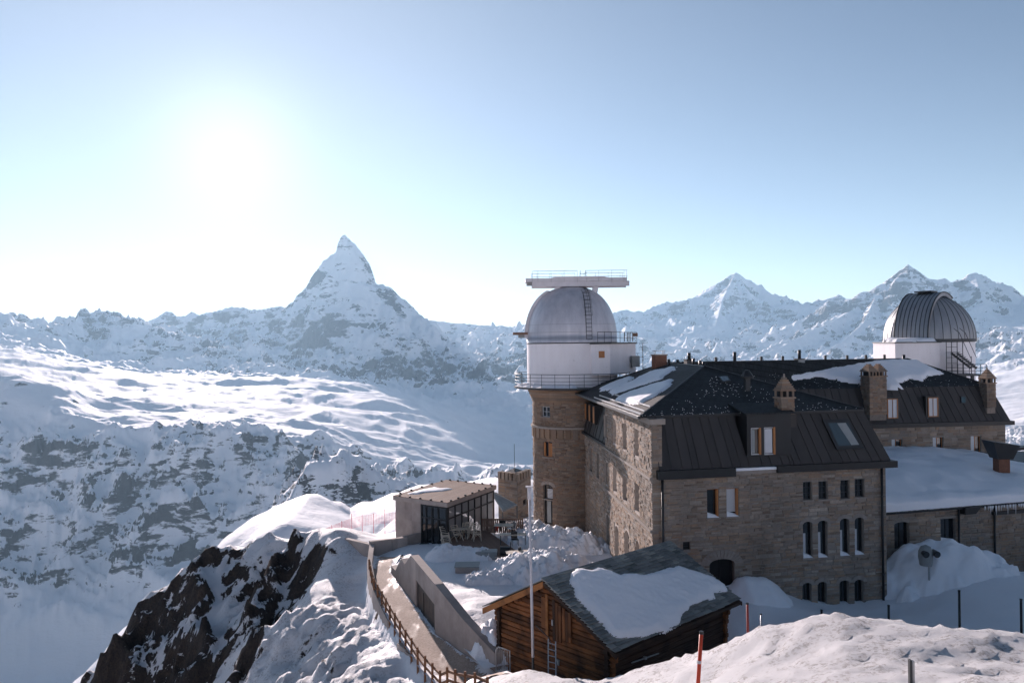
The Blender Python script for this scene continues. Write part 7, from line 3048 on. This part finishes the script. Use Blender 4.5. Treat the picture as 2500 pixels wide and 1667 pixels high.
# roof slab of boards with a concrete edge
n_e = 0.35
cen = (pL + pF + pR + pB) / 4
rc = [cen + (p - cen) * 1.045 for p in (pL, pF, pR, pB)]
mb = MB()
mb.hexa([(p.x, p.y, zroof) for p in rc] + [(p.x, p.y, zroof + 0.33) for p in rc])
mb.build('roof_slab', 'concrete', pav)
nb = 22
for k in range(nb):
    a0, a1 = k / nb + 0.002, (k + 1) / nb - 0.002
    e0, e1_ = rc[0].lerp(rc[1], a0), rc[0].lerp(rc[1], a1)
    f0, f1 = rc[3].lerp(rc[2], a0), rc[3].lerp(rc[2], a1)
    mb = MB()
    mb.hexa([(q.x, q.y, zroof + 0.333) for q in (e0, e1_, f1, f0)] + [(q.x, q.y, zroof + 0.362) for q in (e0, e1_, f1, f0)])
    mb.build('roof_board', 'roof_wood', pav)
for a, b, n in ((rc[0], rc[1], 5), (rc[1], rc[2], 7), (rc[3], rc[2], 6), (rc[0], rc[3], 5)):
    for k in range(n):
        q = a.lerp(b, (k + 0.5) / n)
        q = q.lerp(cen, 0.03)
        mb = MB()
        mb.lathe([(0.09, 0), (0.09, 0.10), (0.01, 0.11)], (q.x, q.y, zroof + 0.36), 8)
        mb.build('roof_stud', 'black_metal', pav)
pl_p = (Vector((0, 0, zroof + 0.362)), Vector((0, 0, 1)))
snow_patch('roof_snow', [on_plane(*zt(x, y), *pl_p) for x, y in ((330, 350), (480, 300), (650, 268), (760, 240), (860, 262), (970, 250), (1035, 272), (930, 298), (700, 318), (520, 355))], pl_p[0], pl_p[1], 0.08, 0.14, M['snow_soft'],
           'thin melting snow patch on the pavilion roof', 17, 0.2)

# low concrete wall in front of the pavilion
a, b = on_z(*zt(120, 1190), ZT), on_z(*zt(552, 1090), ZT)
lc = thing('low_concrete_wall', 'low concrete wall beside the pavilion corner on the terrace', 'wall', (a.x, a.y, ZT))
Wl = Wall((a.x, a.y), (b.x, b.y))
for k in range(2):
    s0, s1 = Wl.L * k / 2 + 0.004, Wl.L * (k + 1) / 2 - 0.004
    za, zb_ = Wl.px(*zt(90, 1055))[1], Wl.px(*zt(545, 945))[1]
    h0, h1 = za + (zb_ - za) * k / 2, za + (zb_ - za) * (k + 1) / 2
    mb = MB()
    mb.hexa([Wl.pt(s0, -17), Wl.pt(s1, -17), Wl.pt(s1, -17, -0.3), Wl.pt(s0, -17, -0.3), Wl.pt(s0, h0), Wl.pt(s1, h1), Wl.pt(s1, h1, -0.3), Wl.pt(s0, h0, -0.3)])
    mb.build('panel', 'concrete', lc)

# ------------------------------------------------------------------ decks
def deck(name, corners, z, label, nb, mat, th=0.12, stuff=True):
    """rectangle-like deck of boards running from edge 0-1 to edge 3-2"""
    root = thing(name, label, 'deck', (corners[0].x, corners[0].y, z))
    mb = MB()
    for k in range(nb):
        a0, a1 = k / nb, (k + 0.86) / nb
        q = [corners[0].lerp(corners[1], a0), corners[0].lerp(corners[1], a1), corners[3].lerp(corners[2], a1), corners[3].lerp(corners[2], a0)]
        mb.hexa([(p.x, p.y, z - 0.03) for p in q] + [(p.x, p.y, z) for p in q])
    o_ = mb.build('boards', mat, root)
    o_['kind'] = 'stuff'
    mb = MB()
    mb.hexa([(p.x, p.y, z - 1.6) for p in corners] + [(p.x, p.y, z - 0.032) for p in corners])
    mb.build('base', 'concrete', root)
    return root


ZD = -14.95
dk = [on_z(*zt(x, y), ZD) for x, y in ((845, 1245), (1900, 1400), (1540, 900), (890, 935))]
dk = [on_z(*zt(850, 1235), ZD), on_z(*zt(2180, 1330), ZD), on_z(*zt(1560, 900), ZD), on_z(*zt(880, 930), ZD)]
deck('sun_deck', dk, ZD, 'raised reddish sun deck with loungers in front of the pavilion', 60, 'deck_wood')
dk2 = [on_z(*zt(200, 1330), ZT), on_z(*zt(845, 1335), ZT), on_z(*zt(848, 1095), ZT), on_z(*zt(560, 1100), ZT)]
deck('board_deck', dk2, ZT + 0.06, 'lower deck of boards with shade in their colour below the glass corner', 40, 'dark_metal')  # dark board colour stands in for the pavilion's shade

# slatted screen at the back of the deck
W = Wall(on_z(*zt(1478, 885), ZD).to_2d(), on_z(*zt(2122, 880), ZD).to_2d())
sc = thing('wooden_screen', 'brown slatted timber screen along the back of the sun deck', 'screen', W.pt(W.L / 2, ZD))
zt1 = W.px(*zt(1800, 722))[1]
n = 22
for k in range(n):
    mb = MB()
    s0, s1 = W.L * k / n, W.L * (k + 0.85) / n
    mb.hexa([W.pt(s, z, o_) for z in (ZD - 0.3, zt1) for s, o_ in ((s0, -0.03), (s1, -0.03), (s1, 0.0), (s0, 0.0))])
    mb.build('slat', 'roof_wood', sc)
for z in (ZD + 0.2, zt1 - 0.15):
    mb = MB()
    mb.hexa([W.pt(s, zz, o_) for zz in (z, z + 0.1) for s, o_ in ((0, -0.1), (W.L, -0.1), (W.L, -0.032), (0, -0.032))])
    mb.build('rail', 'roof_wood', sc)

# thin white railing of the deck
r0 = on_z(*zt(898, 1010), ZD)
wr = thing('deck_railing', 'thin white steel railing frame at the left edge of the sun deck', 'railing', r0)
zt2 = P(*zt(912, 762), r0.y).z
r1 = on_z(*zt(1250, 930), ZD)
mb = MB()
mb.tube([r0, Vector((r0.x, r0.y, zt2))], 0.035, 8)
mb.build('post', 'white_metal', wr)
mb = MB()
mb.tube([Vector((r0.x, r0.y, zt2)), Vector((r1.x, r1.y + 0.6, zt2))], 0.02, 6)
mb.build('rail', 'white_metal', wr)
mb = MB()
mb.tube([Vector((r1.x, r1.y + 0.6, zt2)), Vector((r1.x, r1.y + 0.6, ZD))], 0.03, 8)
mb.build('post', 'white_metal', wr)

# ------------------------------------------------------------------ terrace furniture
def make_table(label, loc, rz, w=1.5, d=0.8, h=0.74, group='tables on the sun deck'):
    t = thing('table', label, 'table', loc, rz, group)
    n = 5
    for k in range(n):
        mb = MB()
        y0 = -d / 2 + d * k / n
        mb.box(-w / 2, w / 2, y0, y0 + d / n - 0.012, h - 0.035, h)
        mb.build('slat', 'pale_wood', t, local=True)
    for sx in (-1, 1):
        for sy in (-1, 1):
            mb = MB()
            mb.bar((sx * (w / 2 - 0.08), sy * (d / 2 - 0.07), 0), (sx * (w / 2 - 0.08), sy * (d / 2 - 0.07), h - 0.04), 0.06)
            mb.build('leg', 'dark_metal', t, local=True)
    return t


def make_chair(label, loc, rz, mat='black_metal', group='dark chairs on the sun deck'):
    t = thing('chair', label, 'chair', loc, rz, group)
    mb = MB()
    mb.box(-0.24, 0.24, -0.24, 0.24, 0.42, 0.46)
    mb.build('seat', mat, t, local=True)
    mb = MB()
    mb.hexa([(-0.24, 0.22, 0.47), (0.24, 0.22, 0.47), (0.24, 0.26, 0.47), (-0.24, 0.26, 0.47), (-0.24, 0.32, 0.92), (0.24, 0.32, 0.92), (0.24, 0.36, 0.92), (-0.24, 0.36, 0.92)])
    mb.build('backrest', mat, t, local=True)
    for sx in (-1, 1):
        for sy in (-1, 1):
            mb = MB()
            mb.bar((sx * 0.22, sy * 0.22, 0), (sx * 0.22, sy * 0.22, 0.42), 0.035)
            mb.build('leg', 'dark_metal', t, local=True)
    return t


def make_lounger(label, loc, rz, tilt, group='folding deck chairs at the edge of the snow heap'):
    t = thing('deck_chair', label, 'deck chair', loc, rz, group)
    for sx in (-0.28, 0.28):
        mb = MB()
        mb.bar((sx, -0.55, 0.0), (sx, 0.55 * tilt, 1.05), 0.05, 0.035)
        mb.build('leg', 'pale_wood', t, local=True)
        mb = MB()
        mb.bar((sx * 0.85, 0.5, 0.0), (sx * 0.85, -0.25, 0.5), 0.045, 0.035)
        mb.build('leg', 'pale_wood', t, local=True)
    for k in range(6):
        f = 0.45 + 0.1 * k
        mb = MB()
        y = -0.55 + (0.55 + 0.55 * tilt) * f
        mb.box(-0.28, 0.28, y - 0.03, y + 0.03, 1.05 * f + 0.02, 1.05 * f + 0.045)
        mb.build('slat', 'pale_wood', t, local=True)
    for k in range(4):
        mb = MB()
        mb.box(-0.24, 0.24, -0.30 + 0.13 * k, -0.22 + 0.13 * k, 0.42, 0.445)
        mb.build('seat_slat', 'pale_wood', t, local=True)
    return t


def spot(x, y, z=ZD):
    return on_z(*zt(x, y), z)


make_table('pale wooden table standing in front of the pavilion glass', spot(1145, 925), 0.1)
make_table('pale wooden table half sunk behind the snow heap', spot(1118, 1025), 0.15, 1.4)
make_table('pale wooden table by the timber screen with its top in full sun', spot(1822, 960), -0.1, 1.5, 1.0)
make_table('pale wooden table beside the snow bank with its chair pushed in', spot(1960, 1110), 0.0, 2.0)
make_table('pale wooden table at the front corner of the deck near the flagpole', spot(2040, 1395), 0.15, 1.7)
make_chair('dark chair beside the table in front of the pavilion glass', spot(1245, 930), 0.6)
make_chair('dark chair tucked at the table beside the snow bank', spot(1990, 1130), 0.2)
make_chair('dark chair behind the table by the timber screen', spot(1810, 915), 3.1)
make_chair('dark chair at the front corner of the deck', spot(2130, 1375), 1.2)
make_chair('pale chair tilted against the sunny table by the screen', spot(1935, 960), -1.0, 'steel')
for i, (x, y, rz, tl) in enumerate(((925, 1075, 0.4, 1.0), (1100, 1050, 0.6, 0.9), (1230, 1010, -0.2, 0.7), (1270, 995, -0.3, 0.7), (1320, 1015, -0.35, 0.7), (1360, 1015, -0.4, 0.65), (1410, 1045, 0.1, 0.5), (930, 1190, 0.2, 1.0))):
    make_lounger(('pale folding deck chair at the rail post, first from the railing', 'pale folding deck chair half buried behind the snow heap',
                  'pale folding deck chair, leftmost of the close row', 'pale folding deck chair, second of the close row', 'pale folding deck chair, third of the close row',
                  'pale folding deck chair, fourth of the close row', 'pale folding deck chair standing last on the right of the row', 'pale folding deck chair at the front left deck corner')[i], spot(x, y), rz, tl)
# orange bundle by the screen
ob = spot(1705, 915)
sk = thing('ski_bundle', 'small orange bundle leaning by the timber screen', 'bundle', ob)
mb = MB()
mb.bar(ob, ob + Vector((0.1, 0.1, 0.62)), 0.28, 0.16)
mb.build('bag', 'red_paint', sk, bevel=0.03)
mb = MB()
mb.bar(ob + Vector((0.1, 0, 0.2)), ob + Vector((0.35, 0.1, 0.85)), 0.05)
mb.build('handle', 'dark_metal', sk)

# ------------------------------------------------------------------ snow heaps
def heap(label, cx, cy, rx, ry, h, rot, seed, lump=0.28, res=0.13, mat='snow_lumpy', base=None, square=2.0, lscale=0.75):
    n = int(max(rx, ry) * 2.3 / res)
    u = np.linspace(-1.12, 1.12, n)
    U, V = np.meshgrid(u, u)
    X = cx + U * rx * cos(rot) - V * ry * sin(rot)
    Y = cy + U * rx * sin(rot) + V * ry * cos(rot)
    wob = 1 + 0.16 * fbm(X / 1.2, Y / 1.2, 3, seed)
    r = (np.abs(U) ** square + np.abs(V) ** square) ** (1 / square) * wob
    prof = np.clip(1 - r ** 2.4, 0, 1) ** 0.75
    g, _, _ = ground_height(X, Y, noise=False)
    b = g if base is None else np.maximum(g, base)
    bil = np.abs(fbm(X / lscale, Y / lscale, 5, seed + 5)) + 0.5 * np.abs(fbm(X / (lscale * 0.4), Y / (lscale * 0.4), 3, seed + 9))
    Z = b + h * prof * (1 + 0.25 * fbm(X / 2.0, Y / 2.0, 3, seed + 3)) + lump * (bil - 0.25) * np.clip(prof * 3, 0, 1) - 0.14 * (prof <= 0.02) - 0.03
    o_ = grid_object('snow_heap', X, Y, Z, M[mat])
    return tag(o_, label, 'snow heap', 'heaps of shovelled snow', 'thing')


c = on_z(*zt(1330, 1290), ZT)
heap('big shovelled snow heap with a steep cut face at the front of the sun deck', c.x - 0.9, 57.6, 2.7, 1.1, 0.80, 0.05, 3, 0.2, base=ZT, square=2.6)
c = on_z(*z5(330, 1300), -15.5)
heap('long lumpy snow bank heaped against the foot of the round tower', 3.5, 61.4, 4.3, 2.0, 1.2, -0.45, 11, 0.42, base=-15.5)
heap('lumpy snow bank between the sun deck and the tower foot', 1.3, 66.0, 1.9, 2.4, 0.9, 0.3, 15, 0.40, base=-15.6)
heap('chunky snow heap behind the flagpole in front of the hotel side', 1.9, 52.4, 3.6, 2.4, 1.55, -0.35, 21, 0.5, base=-15.3)
heap('low snow heap next to the chunky one near the flagpole', -1.2, 51.6, 2.4, 1.3, 0.55, 0.2, 25, 0.34, base=-15.25)
heap('snow clods piled behind the crowd barrier beside the chalet', -0.75, 41.3, 1.5, 1.7, 1.0, 0.4, 29, 0.42, base=-15.5)
c = D(2130, 1310, 50.5)
heap('smooth snow mound heaped before the annex wall', c.x + 0.6, 50.2, 4.6, 2.6, 1.75, 0.1, 31, 0.05, base=-16.0, mat='snow_soft', lscale=2.6)
heap('snow drift against the hotel front below the arch door', 13.9, 46.0, 2.2, 1.3, 0.9, 0.2, 35, 0.10, base=-15.4, mat='snow_soft', lscale=1.5)

# ------------------------------------------------------------------ machine in the cut face of the heap
q0, q1 = on_z(*zt(1385, 1400), ZT), on_z(*zt(1690, 1385), ZT)
mc = thing('snow_machine', 'grey machine with a black drum standing in the cut snow heap', 'machine', (q0.x, q0.y, ZT))
zt3 = P(*zt(1400, 1240), q0.y).z
mb = MB()
mb.box(q0.x, q0.x + 1.55, q0.y, q0.y + 1.0, ZT + 0.02, zt3)
mb.build('housing', 'grey_box', mc, bevel=0.04)
mb = MB()
cx_ = q0.x + 2.1
mb.tube([(cx_ - 0.35, q0.y + 0.2, ZT + 0.75), (cx_ + 0.35, q0.y + 0.2, ZT + 0.75)], 0.32, 14)
mb.build('drum', 'black_metal', mc, smooth=False)
mb = MB()
mb.tube([(cx_ + 0.36, q0.y + 0.2, ZT + 0.8), (cx_ + 0.42, q0.y + 0.2, ZT + 0.8)], 0.62, 18)
mb.build('wheel', 'black_metal', mc)
mb = MB()
mb.box(cx_ - 0.5, cx_ + 0.5, q0.y - 0.1, q0.y + 0.5, ZT + 0.02, ZT + 0.42)
mb.build('skid', 'dark_metal', mc)
mb = MB()
mb.tube([(q0.x + 0.95, q0.y - 0.2, ZT), (q0.x + 0.95, q0.y - 0.2, ZT + 0.7)], 0.03, 6)
mb.build('marker', 'white_metal', mc)
# flat box lying half buried on the snow field
q0, q1 = P(*zt(1075, 1480), 53.2), P(*zt(1430, 1470), 53.2)
bx = thing('concrete_shaft', 'low concrete shaft cover sticking out of the snow field', 'shaft cover', (q0.x, q0.y, q0.z - 0.3))
mb = MB()
mb.box(q0.x, q1.x, 53.2, 54.3, q0.z - 0.9, q0.z + 0.02)
mb.build('body', 'concrete', bx)
mb = MB()
mb.box(q0.x - 0.06, q1.x + 0.06, 53.12, 54.4, q0.z + 0.022, q0.z + 0.09)
mb.build('lid', 'grey_box', bx)

# ------------------------------------------------------------------ crenellated stone turret and lean-to behind the terrace
k0, k1, k2 = P(*zt(1738, 640), 88.0), P(*zt(2030, 640), 86.0), P(*zt(2238, 640), 89.5)
ztop_ = P(*zt(2030, 150), 86.0).z
tu = thing('crenellated_turret', 'small crenellated stone turret with shade in its colour behind the pavilion', 'turret', (k1.x, 87, -20))
WT1, WT2 = Wall(k0.to_2d(), k1.to_2d()), Wall(k1.to_2d(), k2.to_2d())
for W, nm in ((WT1, 'left_wall'), (WT2, 'right_wall')):
    ops = []
    if nm == 'right_wall':
        ops = [(*W.rect(*zt(2110, 430), *zt(2165, 510)), 0.1)]
    mb = MB()
    wall_mesh(mb, W, 0, W.L, -22, ztop_, ops, 0.3)
    w_ = mb.build('wall', 'mortar_shaded', tu)
    sts = lay_stones(W, 0.02, W.L - 0.02, -19, ztop_, ops, 0.2, 0.42, 0.4, 1.1, 44)
    place_stones([(W, sts, w_)], 60, tu, M['stone_shaded'], 9)
    for k in range(5):
        mb = MB()
        s0 = W.L * (k + 0.1) / 5
        mb.hexa([W.pt(s, z, o_) for z in (ztop_ + 0.003, ztop_ + 0.75) for s, o_ in ((s0, -0.5), (s0 + W.L * 0.12, -0.5), (s0 + W.L * 0.12, 0.12), (s0, 0.12))])
        mb.build('merlon', 'stone_shaded', tu)
    for o in ops:
        window(tu, W, o, 'black_metal', (0, 0), 0.2, 'glass', False)
bk = k0 + (k2 - k1)
mb = MB()
mb.hexa([(p.x, p.y, ztop_ - 0.4) for p in (k0, k1, k2, bk)] + [(p.x, p.y, ztop_ - 0.2) for p in (k0, k1, k2, bk)])
apx = (k0 + k2) / 2
for a, b in ((k0, k1), (k1, k2), (k2, bk), (bk, k0)):
    mb.poly([(a.x, a.y, ztop_ + 0.3), (b.x, b.y, ztop_ + 0.3), (apx.x, apx.y, ztop_ + 1.0)])
mb.build('roof', 'black_metal', tu)
an = P(*zt(1985, 100), 88)
am = thing('aerial', 'thin aerial rising from the roof of the crenellated turret', 'antenna', (an.x, 88, an.z))
mb = MB()
mb.tube([(an.x, 88, an.z - 0.5), (an.x, 88, P(*zt(1985, -420), 88).z)], 0.03, 5)
mb.build('mast', 'dark_metal', am)
mb = MB()
mb.tube([(an.x, 88, an.z + 0.2), (an.x, 88, an.z + 0.9)], 0.06, 5)
mb.build('joint', 'dark_metal', am)
# dark lean-to roof
lt_ = thing('lean_to', 'dark lean-to roof between the pavilion and the turret', 'shelter', (0, 76, -15.5))
c4 = [P(*zt(1622, 315), 80), P(*zt(1700, 320), 84), P(*zt(2020, 505), 80), P(*zt(1800, 600), 75)]
mb = MB()
mb.poly(c4)
mb.poly([p - Vector((0, 0, 0.15)) for p in c4][::-1])
for i in range(4):
    mb.quad(c4[i], c4[(i + 1) % 4], c4[(i + 1) % 4] - Vector((0, 0, 0.15)), c4[i] - Vector((0, 0, 0.15)))
mb.build('roof', 'black_metal', lt_)
for q in (c4[0], c4[2], c4[3]):
    mb = MB()
    mb.bar((q.x, q.y + 0.1, -18), (q.x, q.y + 0.1, q.z - 0.16), 0.14)
    mb.build('post', 'dark_metal', lt_)
# ------------------------------------------------------------------ red safety net on the snow left of the pavilion
nf = thing('safety_net', 'pink red safety net on thin poles along the snow edge', 'net', D(820, 1215, 78))
M['net'] = mat_plain('net_red', (0.62, 0.16, 0.22), 0.7, 0, 0.1)
pp = [D(x, y, d) for x, y, d in ((742, 1243, 72), (762, 1234, 74), (785, 1224, 76), (808, 1215, 78), (832, 1209, 79), (858, 1205, 79.5), (884, 1203, 80), (909, 1202, 80))]
for i, p in enumerate(pp):
    mb = MB()
    hgt = 1.15 if i not in (3, 6) else 1.5
    mb.tube([p - Vector((0, 0, 1.2)), p + Vector((0, 0, hgt))], 0.03, 6)
    mb.build('pole', 'net', nf)
for a, b in zip(pp[:-1], pp[1:]):
    mb = MB()
    for k in range(9):
        h = 0.1 + 0.12 * k
        mb.bar(a + Vector((0, 0, h)), b + Vector((0, 0, h)), 0.016)
    L = (b - a).length
    for k in range(1, int(L / 0.16)):
        q = a.lerp(b, k * 0.16 / L)
        mb.bar(q + Vector((0, 0, 0.1)), q + Vector((0, 0, 1.06)), 0.016)
    mb.build('netting', 'net', nf)['kind'] = 'stuff'

# ------------------------------------------------------------------ marker poles in the snow
def pole(name, label, top, base, r, mat, band=None, group=None, cat='pole'):
    t = thing(name, label, cat, base, 0, group)
    mb = MB()
    mb.tube([base - Vector((0, 0, 0.4)), top], [r * 1.1, r], 10)
    mb.build('shaft', mat, t, smooth=True)
    mb = MB()
    mb.tube([top - Vector((0, 0, 0.03)), top + Vector((0, 0, 0.03))], r * 1.15, 10)
    mb.build('cap', 'black_metal', t)
    if band:
        a, b = base.lerp(top, band), base.lerp(top, band + 0.035)
        mb = MB()
        mb.tube([a, b], r * 1.12, 10)
        mb.build('band', 'white_metal', t)
    return t


top = D(1611, 1452, 17.6)
b = D(1601, 1575, 17.4)
b = Vector((b.x - 0.06, b.y, gz(b.x, b.y)))
pole('snow_pole', 'bright red snow pole standing in the foreground snow', top, b, 0.042, 'red_paint', 0.62)
top = P(*zc2(2266, 580), 33.0)
b = Vector((top.x + 0.02, top.y, gz(top.x, top.y)))
pole('snow_pole', 'dull red snow pole behind the far eave of the chalet', top, b, 0.05, 'dull_red')
for (x, y, dep, lb) in ((1887, 1401, 37, 'short dark marker post, leftmost in the shaded snow before the hotel'), (2041, 1390, 36, 'dark marker post below the right edge of the hotel front'),
                        (2203, 1356, 35, 'tallest dark marker post before the annex snow mound'), (2345, 1376, 34.5, 'dark marker post at the right picture edge'),
                        (1748, 1410, 34.0, 'thin grey marker post close to the dull red pole')):
    top = D(x, y, dep)
    b = Vector((top.x + 0.0, top.y, min(gz(top.x, top.y), top.z - 0.8)))
    pole('marker_post', lb, top, b, 0.05 if x != 1748 else 0.03, 'black_metal' if x != 1748 else 'steel', None, 'marker posts along the path')
top = D(2093, 1514, 18.0)
b = Vector((top.x, top.y, gz(top.x, top.y)))
t = thing('metal_post', 'square grey metal post with a slot in the near snow', 'post', b)
mb = MB()
mb.box(b.x - 0.055, b.x + 0.0, b.y - 0.05, b.y + 0.05, b.z - 0.4, top.z)
mb.build('shaft', 'dark_metal', t, bevel=0.006)
mb = MB()
mb.box(b.x + 0.004, b.x + 0.055, b.y - 0.045, b.y + 0.045, b.z - 0.4, top.z - 0.02)
mb.build('cover', 'steel', t, bevel=0.006)

# floodlight and telescope heads poking out of the annex snow mound
q = P(*zA(760, 1110), 48.2)
fl = thing('floodlight', 'pair of dark floodlight heads half buried in the annex snow mound', 'floodlight', q)
mb = MB()
mb.tube([q - Vector((0, 0, 1.5)), q + Vector((0, 0, 0.35))], 0.06, 8)
mb.build('stand', 'steel', fl)
mb = MB()
mb.lathe([(0.34, -0.5), (0.42, 0.0), (0.40, 0.35), (0.28, 0.62), (0.02, 0.74)], (q.x - 0.12, q.y + 0.15, q.z + 0.2), 14)
mb.build('cover', 'grey_box', fl, smooth=True)
for dx in (-0.32, 0.34):
    mb = MB()
    mb.tube([q + Vector((dx, 0.2, 0.52)), q + Vector((dx, -0.32, 0.45))], [0.15, 0.2], 14)
    mb.build('head', 'black_metal', fl)
    mb = MB()
    mb.tube([q + Vector((dx, -0.322, 0.45)), q + Vector((dx, -0.34, 0.448))], 0.17, 14)
    mb.build('lens', 'glass', fl)
# ------------------------------------------------------------------ haze: one closed box of even air round everything
def build_haze():
    x0, x1, y0, y1, z0, z1 = -13500, 13500, -9500, 16500, FAR_MIN - 1.0, HAZE_TOP
    me = bpy.data.meshes.new('haze')
    v = [(x, y, z) for z in (z0, z1) for y in (y0, y1) for x in (x0, x1)]
    f = [(0, 2, 3, 1), (4, 5, 7, 6), (0, 1, 5, 4), (2, 6, 7, 3), (0, 4, 6, 2), (1, 3, 7, 5)]
    me.from_pydata(v, [], f)
    m = bpy.data.materials.new('haze')
    m.use_nodes = True
    t = m.node_tree
    t.nodes.clear()
    o_ = t.nodes.new('ShaderNodeOutputMaterial')
    pv = t.nodes.new('ShaderNodeVolumePrincipled')
    pv.inputs['Color'].default_value = (0.50, 0.77, 1.0, 1)
    pv.inputs['Density'].default_value = HAZE_DENSITY
    pv.inputs['Anisotropy'].default_value = 0.35
    t.links.new(pv.outputs[0], o_.inputs['Volume'])
    me.materials.append(m)
    o = bpy.data.objects.new('haze', me)
    COL.objects.link(o)
    tag(o, 'thin bluish haze filling the air of the valley', None, None, 'stuff')


HAZE_TOP = FAR_MAX + 40.0
HAZE_DENSITY = 2.7e-5
build_haze()
